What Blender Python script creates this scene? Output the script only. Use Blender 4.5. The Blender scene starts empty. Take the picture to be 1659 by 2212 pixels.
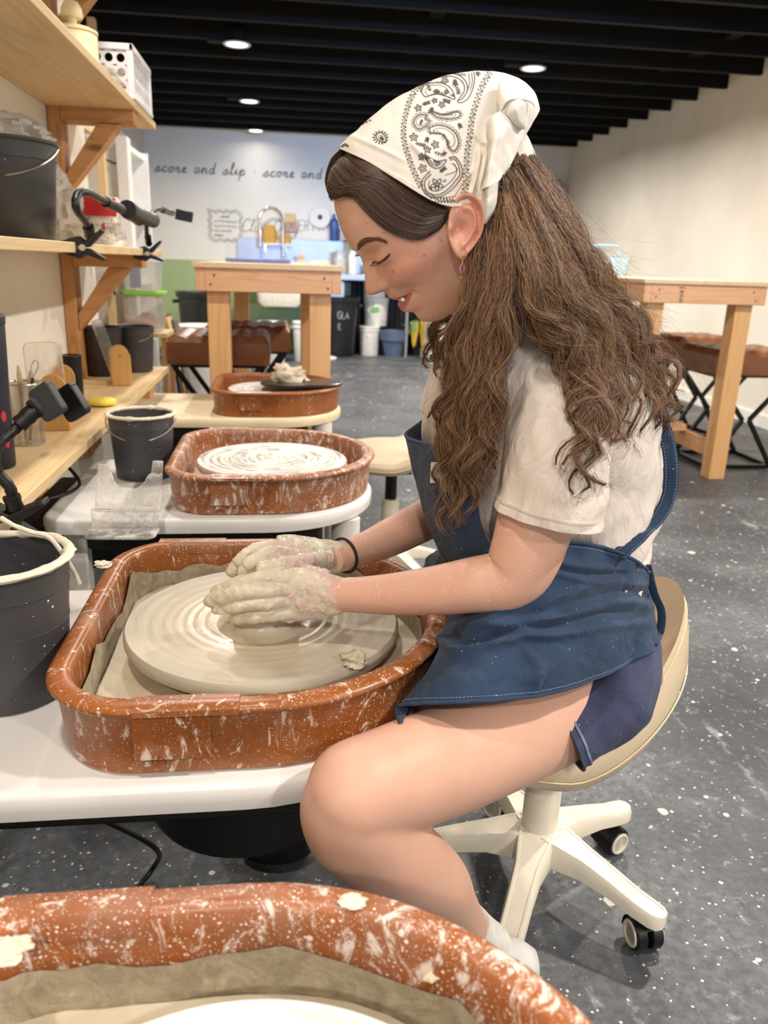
import bpy, bmesh, math, random
import numpy as np
from mathutils import Vector, Matrix, noise as mn
SC = bpy.context.scene
COL = SC.collection
random.seed(7); RNG = np.random.default_rng(7)
PI = math.pi
def rad(a): return a*PI/180
# ------------------------------------------------------------------ camera
FPX = 1690.0; CAMH = 1.05
_psi, _th, _ro = rad(7.5), rad(17.57), rad(1.83)
cF = Vector((math.sin(_psi)*math.cos(_th), math.cos(_psi)*math.cos(_th), -math.sin(_th)))
_R0 = Vector((math.cos(_psi), -math.sin(_psi), 0)); _D0 = cF.cross(_R0)
cR = math.cos(_ro)*_R0 - math.sin(_ro)*_D0
cD = math.sin(_ro)*_R0 + math.cos(_ro)*_D0
cO = Vector((0, 0, CAMH))
cam = bpy.data.cameras.new('camera'); camo = bpy.data.objects.new('camera', cam); COL.objects.link(camo)
m = Matrix((cR, -cD, -cF)).transposed().to_4x4(); m.translation = cO
camo.matrix_world = m
cam.sensor_fit = 'HORIZONTAL'; cam.sensor_width = 36.0; cam.lens = FPX/1659*36.0
cam.clip_start = 0.02; cam.clip_end = 100
cam.dof.use_dof = True; cam.dof.focus_distance = 0.98; cam.dof.aperture_fstop = 9.0
SC.camera = camo
def at(px, py, x=None, y=None, z=None):
    """world point seen at a photograph pixel, on the plane of the given coordinate"""
    px, py = float(px), float(py); x, y, z = (None if q is None else float(q) for q in (x, y, z))
    r = cF+(px-829.5)/FPX*cR+(py-1106)/FPX*cD
    t = (x-cO.x)/r.x if x is not None else (y-cO.y)/r.y if y is not None else (z-cO.z)/r.z
    return cO + r*t
# ------------------------------------------------------------------ world, light, exposure
SC.view_settings.view_transform = 'Standard'; SC.view_settings.look = 'None'
SC.view_settings.gamma = 1.0; SC.view_settings.use_curve_mapping = False
SC.view_settings.exposure = 0.30
w = bpy.data.worlds.new('world'); SC.world = w; w.use_nodes = True
w.node_tree.nodes['Background'].inputs[0].default_value = (0.55, 0.72, 1.0, 1)
w.node_tree.nodes['Background'].inputs[1].default_value = 1.2
LAMP_W = 19.0; LAMP_COL = (1.0, 0.92, 0.83)
LAMPS = [(-0.3, y) for y in (-1.65, 0.25, 2.15, 4.08, 6.0, 7.97, 9.66)] + [(1.78, y) for y in (-1.65, 0.25, 2.15, 4.2, 6.13, 8.0)]  # rearmost pair, behind the camera, is added as soft fill
dl = bpy.data.lights.new('daylight', 'AREA'); dl.shape = 'RECTANGLE'; dl.size = 1.2; dl.size_y = 0.5
dl.energy = 9.0; dl.color = (0.30, 0.50, 1.0); dl.spread = rad(26)
dlo = bpy.data.objects.new('daylight', dl); COL.objects.link(dlo)
dlo.location = (1.6, -3.3, 1.75); dlo.rotation_euler = (rad(91.5), 0, rad(5))
dlo['label'] = 'daylight from the shopfront window'
# ------------------------------------------------------------------ helpers
def lin(h):
    if isinstance(h, (tuple, list)): c = [v/255 for v in h]
    else: c = [int(h[i:i+2], 16)/255 for i in (1, 3, 5)]
    return tuple((v/12.92 if v <= .04045 else ((v+.055)/1.055)**2.4) for v in c) + (1.0,)
class NT:
    def __init__(s, name):
        s.m = bpy.data.materials.new(name); s.m.use_nodes = True
        s.n = s.m.node_tree.nodes; s.l = s.m.node_tree.links
        s.b = s.n['Principled BSDF']; s.tc = s.n.new('ShaderNodeTexCoord')
    def link(s, a, b): s.l.new(a, b)
    def map(s, scale=(1, 1, 1), rot=(0, 0, 0), out='Object'):
        mp = s.n.new('ShaderNodeMapping'); mp.inputs['Scale'].default_value = scale; mp.inputs['Rotation'].default_value = rot
        s.link(s.tc.outputs[out], mp.inputs[0]); return mp.outputs[0]
    def noise(s, vec, scale, detail=4, rough=.55, dist=0):
        t = s.n.new('ShaderNodeTexNoise'); t.inputs['Scale'].default_value = scale; t.inputs['Detail'].default_value = detail
        t.inputs['Roughness'].default_value = rough; t.inputs['Distortion'].default_value = dist
        s.link(vec, t.inputs['Vector']); return t.outputs['Fac']
    def voro(s, vec, scale, feature='F1', rnd=1.0):
        t = s.n.new('ShaderNodeTexVoronoi'); t.inputs['Scale'].default_value = scale; t.feature = feature
        t.inputs['Randomness'].default_value = rnd
        s.link(vec, t.inputs['Vector']); return t.outputs['Distance']
    def ramp(s, fac, stops, interp='LINEAR'):
        r = s.n.new('ShaderNodeValToRGB'); cr = r.color_ramp; cr.interpolation = interp
        while len(cr.elements) < len(stops): cr.elements.new(.5)
        for e, (p, c) in zip(cr.elements, stops):
            e.position = p; e.color = c if isinstance(c, tuple) else (c, c, c, 1)
        s.link(fac, r.inputs[0]); return r.outputs[0]
    def mix(s, fac, a, b, mode='MIX'):
        t = s.n.new('ShaderNodeMix'); t.data_type = 'RGBA'; t.blend_type = mode
        for i, v in ((0, fac), (6, a), (7, b)):
            if isinstance(v, (int, float)): t.inputs[i].default_value = v if i == 0 else (v, v, v, 1)
            elif isinstance(v, tuple): t.inputs[i].default_value = v
            else: s.link(v, t.inputs[i])
        return t.outputs[2]
    def math(s, op, a, b=0.0):
        t = s.n.new('ShaderNodeMath'); t.operation = op
        for i, v in enumerate((a, b)):
            if isinstance(v, (int, float)): t.inputs[i].default_value = v
            else: s.link(v, t.inputs[i])
        return t.outputs[0]
    def bump(s, h, strength, dist=.002, prev=None):
        t = s.n.new('ShaderNodeBump'); t.inputs['Strength'].default_value = strength; t.inputs['Distance'].default_value = dist
        s.link(h, t.inputs['Height'])
        if prev is not None: s.link(prev, t.inputs['Normal'])
        s.link(t.outputs[0], s.b.inputs['Normal']); return t.outputs[0]
    def set(s, **k):
        names = dict(color='Base Color', rough='Roughness', metal='Metallic', spec='Specular IOR Level', trans='Transmission Weight',
                     alpha='Alpha', coat='Coat Weight', ior='IOR', sss='Subsurface Weight', sheen='Sheen Weight', emit='Emission Strength', ecol='Emission Color')
        for a, v in k.items():
            i = s.b.inputs[names[a]]
            if isinstance(v, (int, float, tuple)): i.default_value = v
            else: s.link(v, i)
        return s
def plain(name, col, rough=.5, metal=0, var=.12, scale=18, bump=0, spec=.5, spots=None, coat=0):
    """one colour with a little mottling, optional clay spots = (colour, scale, size 0..1)"""
    t = NT(name); v = t.map(); c = lin(col)
    n = t.noise(v, scale, 5)
    dark = tuple(x*(1-var) for x in c[:3])+(1,); light = tuple(min(1, x*(1+var)) for x in c[:3])+(1,)
    colr = t.ramp(n, [(.3, dark), (.7, light)])
    rg = rough
    if spots:
        for sc_, sz, sp in spots:
            f = t.voro(v, sz); n2 = t.noise(v, sz*.35, 3)
            f = t.math('LESS_THAN', t.math('ADD', f, t.math('MULTIPLY', n2, .9)), sp)
            colr = t.mix(f, colr, lin(sc_)); rg = t.mix(f, rg, .8)
    t.set(color=colr, rough=rg, metal=metal, spec=spec, coat=coat)
    if bump: t.bump(t.noise(v, scale*4, 4), bump)
    return t.m
def wood(name, col, col2, along='y', scale=1.0, knots=True, rough=.55, dirt=None):
    t = NT(name); k = {'x': (.07, 1, 1), 'y': (1, .07, 1), 'z': (1, 1, .07)}[along]
    info = t.n.new('ShaderNodeObjectInfo')
    add = t.n.new('ShaderNodeVectorMath'); add.operation = 'ADD'
    sc = t.n.new('ShaderNodeVectorMath'); sc.operation = 'SCALE'; sc.inputs['Scale'].default_value = 1.0
    cmb = t.n.new('ShaderNodeCombineXYZ')
    for i in range(3): t.link(t.math('MULTIPLY', info.outputs['Random'], 3.7+i), cmb.inputs[i])
    t.link(t.tc.outputs['Object'], add.inputs[0]); t.link(cmb.outputs[0], add.inputs[1])
    mp = t.n.new('ShaderNodeMapping'); mp.inputs['Scale'].default_value = k; t.link(add.outputs[0], mp.inputs[0]); v = mp.outputs[0]
    big = t.noise(v, 9*scale, 2, .4, .6)
    rings = t.math('FRACT', t.math('MULTIPLY', big, 11.0))
    r1 = t.ramp(rings, [(0, 0.0), (.55, .35), (.86, 1.0), (1, 0.0)])
    fine = t.noise(v, 160*scale, 3)
    f = t.math('ADD', t.math('MULTIPLY', r1, .45), t.math('MULTIPLY', fine, .45))
    c = t.mix(f, lin(col), lin(col2))
    if knots:
        kp = {'x': (.35, 1, 1), 'y': (1, .35, 1), 'z': (1, 1, .35)}[along]
        mp2 = t.n.new('ShaderNodeMapping'); mp2.inputs['Scale'].default_value = kp; t.link(add.outputs[0], mp2.inputs[0])
        kn = t.voro(mp2.outputs[0], 5.5); c = t.mix(t.ramp(kn, [(.03, .8), (.085, 0.0)]), c, lin((110, 66, 34)))
    if dirt:
        c = t.mix(t.ramp(t.noise(t.map(), 7, 5), [(.55, 0.0), (.75, .6)]), c, lin(dirt))
    t.set(color=c, rough=rough, spec=.3); t.bump(f, .12, .001)
    return t.m
# ---- mesh helpers
class MB:
    def __init__(s): s.v = []; s.f = []; s.mi = []
    def add(s, V, Fs, mi=0):
        o = len(s.v); s.v += [tuple(p) for p in V]; s.f += [tuple(i+o for i in f) for f in Fs]; s.mi += [mi]*len(Fs); return s
    def box(s, c, d, rot=None, mi=0):
        x, y, z = d[0]/2, d[1]/2, d[2]/2
        V = [Vector(p) for p in ((-x,-y,-z),(x,-y,-z),(x,y,-z),(-x,y,-z),(-x,-y,z),(x,-y,z),(x,y,z),(-x,y,z))]
        if rot is not None: V = [rot @ p for p in V]
        V = [p+Vector(c) for p in V]
        return s.add(V, [(3,2,1,0),(4,5,6,7),(0,1,5,4),(1,2,6,5),(2,3,7,6),(3,0,4,7)], mi)
    def span(s, a, b, mi=0):
        return s.box([(a[i]+b[i])/2 for i in range(3)], [abs(b[i]-a[i]) for i in range(3)], None, mi)
    def beam(s, a, b, w, h, up=(0, 0, 1), mi=0):
        a, b = Vector(a), Vector(b); d = (b-a); L = d.length; d.normalize(); u = Vector(up); sd = d.cross(u).normalized(); u = sd.cross(d)
        return s.box((a+b)/2, (w, L, h), Matrix((sd, d, u)).transposed(), mi)
    def tube(s, P, r, n=10, cap=True, mi=0, squash=None, closed=False):
        P = [Vector(p) for p in P]; N = len(P)
        R = r if hasattr(r, '__len__') else [r]*N
        V = []; prev = None
        for i, p in enumerate(P):
            t = (P[(i+1) % N if closed else min(i+1, N-1)]-P[(i-1) % N if closed else max(i-1, 0)])
            if t.length < 1e-9: t = Vector((0, 0, 1))
            t.normalize()
            if prev is None: prev = t.orthogonal().normalized() if abs(t.z) > .95 else Vector((0, 0, 1))
            a = (prev-t*prev.dot(t))
            if a.length < 1e-6: a = t.orthogonal()
            a.normalize(); b = t.cross(a); prev = a
            for k in range(n):
                an = 2*PI*k/n; ra = R[i]; rb = R[i]*(squash if squash else 1)
                V.append(p+a*math.cos(an)*ra+b*math.sin(an)*rb)
        Fs = []
        for i in range(N if closed else N-1):
            j = (i+1) % N
            for k in range(n): Fs.append((i*n+k, i*n+(k+1) % n, j*n+(k+1) % n, j*n+k))
        if cap and not closed: Fs += [tuple(range(n-1, -1, -1)), tuple((N-1)*n+k for k in range(n))]
        return s.add(V, Fs, mi)
    def lathe(s, prof, n=48, c=(0, 0, 0), axis=None, mi=0, sx=1, sy=1):
        V = []; Fs = []; M = len(prof); c = Vector(c)
        for r, z in prof:
            for k in range(n):
                a = 2*PI*k/n; p = Vector((r*math.cos(a)*sx, r*math.sin(a)*sy, z))
                V.append(c+(axis @ p if axis else p))
        for i in range(M-1):
            for k in range(n): Fs.append((i*n+k, i*n+(k+1) % n, (i+1)*n+(k+1) % n, (i+1)*n+k))
        if prof[0][0] > 0: Fs.append(tuple(range(n-1, -1, -1)))
        if prof[-1][0] > 0: Fs.append(tuple((M-1)*n+k for k in range(n)))
        return s.add(V, Fs, mi)
    def rings(s, RR, cap0=True, cap1=True, mi=0):
        n = len(RR[0]); V = [p for r in RR for p in r]; Fs = []
        for i in range(len(RR)-1):
            for k in range(n): Fs.append((i*n+k, i*n+(k+1) % n, (i+1)*n+(k+1) % n, (i+1)*n+k))
        if cap0: Fs.append(tuple(range(n-1, -1, -1)))
        if cap1: Fs.append(tuple((len(RR)-1)*n+k for k in range(n)))
        return s.add(V, Fs, mi)
    def prism(s, poly, a, b, f=lambda u, v, w: (u, v, w), mi=0):
        return s.rings([[f(u, v, a) for u, v in poly], [f(u, v, b) for u, v in poly]], mi=mi)
    def grid(s, G, mi=0, closed_u=False):
        H = len(G); W = len(G[0]); V = [p for r in G for p in r]; Fs = []
        for i in range(H-1):
            for j in range(W if closed_u else W-1):
                k = (j+1) % W; Fs.append((i*W+j, i*W+k, (i+1)*W+k, (i+1)*W+j))
        return s.add(V, Fs, mi)
    def build(s, name, mats, parent=None, loc=None, rotz=0, smooth=35, bevel=0, weld=True, origin=None):
        me = bpy.data.meshes.new(name)
        V = s.v
        if origin is not None:
            o = Vector(origin); V = [(Vector(p)-o) for p in V]; loc = o
        me.from_pydata([tuple(p) for p in V], [], s.f)
        mats = mats if isinstance(mats, (list, tuple)) else [mats]
        for mt in mats: me.materials.append(mt)
        if len(mats) > 1:
            for p, i in zip(me.polygons, s.mi): p.material_index = i
        bm = bmesh.new(); bm.from_mesh(me); bmesh.ops.recalc_face_normals(bm, faces=bm.faces); bm.to_mesh(me); bm.free()
        if smooth:
            for p in me.polygons: p.use_smooth = True
            me.set_sharp_from_angle(angle=rad(smooth))
        ob = bpy.data.objects.new(name, me); COL.objects.link(ob)
        if parent is not None: ob.parent = parent
        if loc is not None: ob.location = loc
        if parent is not None and origin is not None: ob.location = Vector(loc)-parent_world(parent)
        ob.rotation_euler = (0, 0, rotz)
        if bevel:
            bv = ob.modifiers.new('bevel', 'BEVEL'); bv.width = bevel; bv.segments = 2; bv.limit_method = 'ANGLE'; bv.angle_limit = rad(40)
        return ob
def parent_world(p):
    v = Vector((0, 0, 0))
    while p is not None: v = v+Vector(p.location); p = p.parent
    return v
def tag(o, label=None, cat=None, group=None, kind=None):
    if label: o['label'] = label
    if cat: o['category'] = cat
    if group: o['group'] = group
    if kind: o['kind'] = kind
    return o
def thing(name, label, cat, loc=(0, 0, 0), rotz=0, group=None):
    o = bpy.data.objects.new(name, None); COL.objects.link(o); o.empty_display_size = .05
    o.location = loc; o.rotation_euler = (0, 0, rotz); return tag(o, label, cat, group)
def dup(root, loc, rotz=None, label=None, group=None):
    r = root.copy(); COL.objects.link(r); r.location = loc
    if rotz is not None: r.rotation_euler = (0, 0, rotz)
    if label: r['label'] = label
    if group: r['group'] = group
    for ch in [q for q in root.children if q.type != 'LIGHT']:
        c = ch.copy(); COL.objects.link(c); c.parent = r
        for g in list(ch.children):
            d = g.copy(); COL.objects.link(d); d.parent = c
    return r
def cr(P, n):
    """Catmull-Rom through points, n samples"""
    P = np.array([tuple(p) for p in P], float); N = len(P); out = []
    for q in np.linspace(0, N-1, n):
        i = min(int(q), N-2); t = q-i
        p0, p1, p2, p3 = P[max(i-1, 0)], P[i], P[i+1], P[min(i+2, N-1)]
        out.append(.5*((2*p1)+(-p0+p2)*t+(2*p0-5*p1+4*p2-p3)*t*t+(-p0+3*p1-3*p2+p3)*t**3))
    return np.array(out)
def surf(C, nu, nv):
    """C[i][j] control points -> nu x nv smooth grid"""
    rows = [cr(r, nv) for r in C]
    return np.stack([cr([rows[i][j] for i in range(len(C))], nu) for j in range(nv)], axis=1)
def nz(x, y=0, z=0): return mn.noise(Vector((x, y, z)))
def fbm(x, y=0, z=0, o=4): return mn.fractal(Vector((x, y, z)), .8, 2.1, o)
# ------------------------------------------------------------------ materials
CREAM = (240, 236, 224)
t = NT('wall_paint'); v = t.map()
t.set(color=t.ramp(t.noise(v, 1.5, 4), [(.3, lin((222, 217, 205))), (.7, lin((238, 233, 222)))]), rough=.6); t.bump(t.noise(v, 90, 3), .08); WALL = t.m
t = NT('wall_gloss_paint'); v = t.map()
t.set(color=t.ramp(t.noise(v, 1.2, 4), [(.3, lin((226, 222, 208))), (.7, lin((238, 234, 222)))]), rough=.35); t.bump(t.noise(v, 60, 3), .05); WALLG = t.m
GREEN = plain('green_wall_paint', (160, 180, 128), .5, var=.06, scale=2)
GREY = plain('grey_wainscot_paint', (196, 196, 194), .5, var=.06, scale=2)
WHITE = plain('white_trim_paint', (236, 234, 228), .4, var=.04)
BLACKJ = plain('black_joist_paint', (9, 9, 10), .75, var=.4, scale=6, bump=.2, spec=.25)
BLACK = plain('black_plastic', (9, 9, 10), .42, var=.15)
BLACKM = plain('black_metal', (12, 12, 13), .35, .3, var=.1)
CHROME = plain('chrome', (205, 205, 208), .22, 1.0, var=.05)
t = NT('painted_concrete_floor'); v = t.map()
base = t.ramp(t.noise(v, 2.2, 6, .6), [(.3, lin((48, 51, 56))), (.5, lin((76, 79, 84))), (.74, lin((112, 115, 118)))])
fine = t.noise(v, 55, 6, .7)
base = t.mix(t.ramp(fine, [(.42, 0.0), (.62, .55)]), base, lin((48, 50, 54)))
base = t.mix(t.ramp(t.noise(v, 30, 8, .75), [(.56, 0.0), (.68, .6)]), base, lin((150, 152, 152)))
for sc_, th_ in ((9, .16), (24, .17), (60, .2)):
    d = t.voro(v, sc_); n2 = t.noise(v, sc_*.6, 4, .7)
    f = t.math('LESS_THAN', t.math('ADD', d, t.math('MULTIPLY', n2, .62)), .22+th_)
    base = t.mix(t.math('MULTIPLY', f, .85), base, lin((205, 203, 196)))
smear = t.ramp(t.noise(t.map((1, .35, 1), (0, 0, .5)), 5, 7, .75), [(.60, 0.0), (.72, .7)])
base = t.mix(smear, base, lin((176, 178, 178)))
t.set(color=base, rough=t.ramp(fine, [(.3, .38), (.7, .6)])); t.bump(fine, .15, .001); FLOOR = t.m
PINE = wood('pale_pine', (232, 206, 162), (206, 172, 122), 'y', .9)
PINEX = wood('pale_pine_cross', (232, 206, 162), (206, 172, 122), 'x', .9)
PINEZ = wood('pale_pine_upright', (232, 206, 162), (206, 172, 122), 'z', .9)
FIRX = wood('fir_cross', (206, 156, 104), (168, 112, 62), 'x'); FIRY = wood('fir_long', (206, 156, 104), (168, 112, 62), 'y')
FIRZ = wood('fir_upright', (204, 154, 102), (166, 110, 60), 'z')
TFX = wood('table_fir_cross', (226, 182, 140), (200, 146, 104), 'x'); TFY = wood('table_fir_long', (226, 182, 140), (200, 146, 104), 'y')
TFZ = wood('table_fir_upright', (228, 184, 132), (202, 150, 98), 'z')
PLY = wood('plywood_top', (226, 200, 164), (206, 176, 136), 'y', .5, False)
BAMBOO = wood('bamboo', (214, 168, 104), (190, 140, 76), 'z', 1.5, False)
# ------------------------------------------------------------------ room shell
XL, XR, YB, YF, ZC, XN = -0.73, 3.45, 10.0, -3.5, 2.66, -1.57
def struct(name, mb, mats, **k):
    return tag(mb.build(name, mats, **k), kind='structure')
struct('floor', MB().span((-3, YF-.1, -.1), (XR+.1, YB+.1, 0)), FLOOR, smooth=0)
ceil = struct('ceiling', MB().span((-3, YF-.1, ZC), (XR+.1, YB+.1, ZC+.1)), BLACKJ, smooth=0)
j = 0; y = 9.78
while y > -3.4:
    b = MB().span((-2.2, y-.02, 2.44), (XR, y+.02, ZC)).build('joist', BLACKJ, ceil, smooth=0, origin=(0.6, y, 2.55)); y -= .472
for xx in (.95, 2.9):
    MB().span((xx-.045, -3.4, 2.52), (xx+.045, 9.7, 2.56)).build('cross_brace', BLACKJ, ceil, smooth=0, origin=(xx, 3, 2.54))
struct('wall_left', MB().span((XL-.12, YF, 0), (XL, 3.3, ZC)), WALL, smooth=0)
wl = MB().span((XN-.1, 3.3, 0), (XN, YB, ZC)); wl.span((XN, 3.2, 0), (XL-.12, 3.3, ZC)); wl.build('wall_left_niche', WALL, smooth=0)['kind'] = 'structure'
wb = struct('wall_back', MB().span((XN-.1, YB, 1.03), (XR+.1, YB+.1, ZC)), WALLG, smooth=0)
MB().span((XN-.1, YB-.012, 0), (XR+.1, YB+.1, 1.03)).build('green_dado', GREEN, wb, smooth=0)
struct('wall_right', MB().span((XR, YF, 0), (XR+.1, YB, ZC)), WALL, smooth=0)
struct('baseboard_right', MB().span((XR-.015, YF, 0), (XR, YB, .09)), WHITE, smooth=0)
wf = MB()
wf.span((-3, YF-.1, 0), (.0, YF, ZC)); wf.span((2.8, YF-.1, 0), (XR+.1, YF, ZC)); wf.span((0, YF-.1, 0), (2.8, YF, .6)); wf.span((0, YF-.1, 2.1), (2.8, YF, ZC))
struct('wall_front', wf, WALL, smooth=0)
# white projecting wall end and doorway at the right of the back wall
pl = MB().span((1.66, 8.7, 0), (1.76, YB-.02, 1.5)); pl.span((1.63, 8.67, 0), (1.79, YB-.02, .09))
struct('trim_1', pl, WHITE, smooth=0)
# door frame and door in the left niche
d1 = MB().span((XN, 8.25, 0), (XN+.03, 8.35, 2.1)); d1.span((XN, 9.25, 0), (XN+.03, 9.35, 2.1)); d1.span((XN, 8.25, 2.1), (XN+.03, 9.35, 2.2))
struct('trim_2', d1, WHITE, smooth=0)
dd = MB().span((XN, 8.35, .01), (XN+.02, 9.25, 2.1)); struct('door_1', dd, plain('door_paint', (205, 205, 190), .4), smooth=0)
# ------------------------------------------------------------------ ceiling lamps
LEM = NT('lamp_glass'); LEM.set(color=(1, 1, 1, 1), emit=5.0, ecol=(1, .95, .86, 1)); LEM = LEM.m
LRIM = plain('lamp_trim', (225, 225, 220), .35)
l0 = thing('recessed_lamp', '', 'lamp')
MB().lathe([(.066, .004), (.070, -.001), (.085, -.004), (.092, .001), (.090, .006), (.06, .008)], 40).build('lamp_trim', LRIM, l0)
MB().lathe([(.066, .006), (.066, .085), (0, .09)], 24).build('lamp_can', BLACKJ, l0)
MB().lathe([(0, -.004), (.04, -.003), (.066, .001), (.070, .006)], 32).build('lamp_lens', LEM, l0)
mb = MB().box((-.14, .03, .05), (.11, .09, .07)); mb.build('junction_box', BLACKJ, l0, bevel=.004)
MB().tube([(-.19, .03, .03), (-.24, .02, .1), (-.36, .02, .12)], .006, 6).build('cable', BLACKJ, l0)
MB().tube([(.09, 0, .0), (.1, 0, .12)], .005, 6).build('hanger_bar', BLACKJ, l0)
names = {(-0.3, 6.0): 'round ceiling lamp nearest the shelves, largest of the three in a row', (-0.3, 7.97): 'round ceiling lamp in the middle of the row of three',
         (-0.3, 9.66): 'round ceiling lamp farthest back, nearest the lettered wall', (1.78, 6.13): 'round ceiling lamp above and right of the head scarf, alone in its row'}
for i, (x, y) in enumerate(LAMPS):
    z = 2.415
    ld = bpy.data.lights.new('lamp_light', 'AREA'); ld.shape = 'DISK'; ld.size = .13; ld.energy = LAMP_W*(2.3 if x > 1 else .10 if y > 9 else 2.6 if y > 7 else .62 if 0 < y < 3 else 2.2 if y < 0 else 1.0); ld.color = LAMP_COL; ld.spread = rad(165)
    lo = bpy.data.objects.new('lamp_light', ld); COL.objects.link(lo)
    seen = (x, y) in names
    if seen:
        lab = names[(x, y)]
        if not l0.get('label'): l0['label'] = lab; l0.location = (x, y, z); r = l0
        else: r = dup(l0, (x, y, z), label=lab)
        r['group'] = 'recessed ceiling lamps'
        lo.parent = r; lo.location = (0, 0, -.008)
    else: lo.location = (x, y, z)
# ------------------------------------------------------------------ pottery wheels and splash pans
WC = (-.03, 0)      # wheel head centre in wheel space
def dshape(o, n=26):
    """D outline: straight-sided with rounded corners at the wall end, half round at the sitter's end; o = outward offset"""
    hw = .245; xl = -.25; r = .095
    P = []
    R = hw+o
    for k in range(n+1):                       # right half circle, from -90 to 90
        a = -PI/2+PI*k/n; P.append((-.03+math.cos(a)*(R-.012), math.sin(a)*R))
    for k in range(1, 5): P.append((-.03+(xl+r+.03)*k/5, R))
    for k in range(11):
        a = PI/2+PI/2*k/10; P.append((xl+r+math.cos(a)*(r+o), hw-r+math.sin(a)*(r+o)))
    for k in range(1, 8): P.append((xl-o, hw-r-(2*(hw-r))*k/8))
    for k in range(11):
        a = PI+PI/2*k/10; P.append((xl+r+math.cos(a)*(r+o), -hw+r+math.sin(a)*(r+o)))
    for k in range(1, 5): P.append((xl+r+(-.03-xl-r)*k/5, -R))
    return P
def pan_mat(name, clay, streak, heavy, base=(156, 90, 40)):
    t = NT(name); v = t.map()
    c = t.ramp(t.noise(v, 14, 4), [(.3, lin(tuple(int(x*.86) for x in base))), (.7, lin(base))])
    film = t.ramp(t.noise(v, 9, 7, .7, 1.2), [(.62-.2*heavy, 0.0), (.80-.12*heavy, .75)])
    c = t.mix(film, c, lin(streak))
    sm = t.ramp(t.noise(t.map((1, 1, .5)), 22, 8, .72, 2.5), [(.60-.07*heavy, 0.0), (.66-.05*heavy, .9)])
    c = t.mix(sm, c, lin(clay))
    msk = t.ramp(t.noise(v, 5, 3), [(.40, 0.0), (.55, 1.0)])
    for sc, th in ((420, .33), (230, .325), (80, .27)):
        f = t.math('LESS_THAN', t.math('ADD', t.voro(v, sc), t.math('MULTIPLY', t.noise(v, sc*.4, 2), .5)), th+.07*heavy+.03)
        c = t.mix(t.math('MULTIPLY', f, t.math('ADD', msk, .25)), c, lin(clay))
    rg = t.mix(film, .32, .7)
    t.set(color=c, rough=rg); t.bump(t.noise(v, 60, 5), .12, .001); return t.m
CLAY = (214, 202, 182)
t = NT('wet_clay'); v = t.map()
t.set(color=t.ramp(t.noise(v, 11, 5, .6, .6), [(.3, lin((188, 175, 150))), (.7, lin((212, 200, 177)))]), rough=t.ramp(t.noise(v, 16, 4), [(.35, .16), (.65, .42)]))
t.bump(t.noise(v, 40, 5), .25, .002); WETCLAY = t.m
t = NT('clay_residue'); v = t.map()
t.set(color=t.ramp(t.noise(v, 30, 6, .7, 1.5), [(.3, lin((138, 124, 104))), (.55, lin((170, 158, 134))), (.75, lin((200, 190, 168)))]), rough=.38)
t.bump(t.noise(v, 55, 6, .7, 1.0), .7, .004); RESID = t.m
DRYCLAY = plain('dry_clay', (226, 214, 192), .8, var=.1, scale=60, bump=.3)
def pan(name, label, loc, M, resid=.055, floor_m=None, floor_z=.022, seed=0, lump=True):
    root = thing(name, label, 'splash pan', loc)
    prof = [(-.012, .0), (-.006, .004), (-.0035, .03), (0.0, .074), (.004, .079), (.0075, .078), (.0095, .081), (.0085, .0845), (.003, .0875), (-.006, .0885), (-.0135, .0875), (-.0165, .083), (-.0175, .07), (-.021, .03), (-.024, .008)]
    MB().rings([[(x, y, z) for x, y in dshape(o)] for o, z in prof], True, True).build('pan_body', M, root, smooth=50)
    # overlapping seam plate, near side
    def side(x, o, sgn): return (x, sgn*(.245+o))
    for sgn, x0, x1 in ((-1, -.155, -.078), (1, -.20, -.125)):
        mb = MB()
        mb.span((x0, sgn*(.245-.006), .024), (x1, sgn*(.245+.0028), .076))
        mb.build('seam_plate', M, root, bevel=.0012)
        mb = MB().span((x0+.037, sgn*(.245-.012), .006), (x0+.0385, sgn*(.245-.0028), .024)); mb.span((x0+.01, sgn*.24, .016), (x0+.03, sgn*(.2462), .022))
        mb.build('seam_tab', M, root)
        # overlapping lip
        mb = MB()
        a = [(.0115, .0795), (.0105, .0855), (.004, .0892), (-.006, .0903), (-.0145, .0893), (-.0182, .084), (-.0185, .072), (-.0168, .072), (-.0165, .083), (-.0135, .0875), (-.006, .0885), (.003, .0875), (.0085, .0845), (.0095, .0805)]
        mb.rings([[(x, sgn*(.245+o), z) for o, z in a] for x in (x0+.002, x1+.03)])
        mb.build('lip_overlap', M, root)
    if resid:
        G = []
        outl = dshape(-.022); n = len(outl)
        for i in range(7):
            u = i/6; row = []
            for k, (x, y) in enumerate(outl):
                h = resid*(1+.35*fbm(x*9+seed, y*9, 1)+.2*nz(x*40, y*40, seed))
                z = .006+(h)*u; dx = 1-.004*(1-u)
                off = -.0015-.003*max(0, nz(x*50, y*50, z*70+seed))*(1 if u < 1 else 0)
                d = math.hypot(x+.03, y); row.append((x+(x+.03)/d*off, y+y/d*off, z))
            G.append(row)
        MB().grid(G, closed_u=True).build('clay_residue', RESID, root, smooth=60)
    if floor_m:
        outl = dshape(-.024); G = []
        for i in range(12):
            s = 1-i/12
            G.append([(-.03+(x+.03)*s, y*s, floor_z+.0035*fbm(x*s*14+seed, y*s*14)) for x, y in outl])
        MB().grid(G, closed_u=True).build('slip', floor_m, root, smooth=80)
    return root
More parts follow.
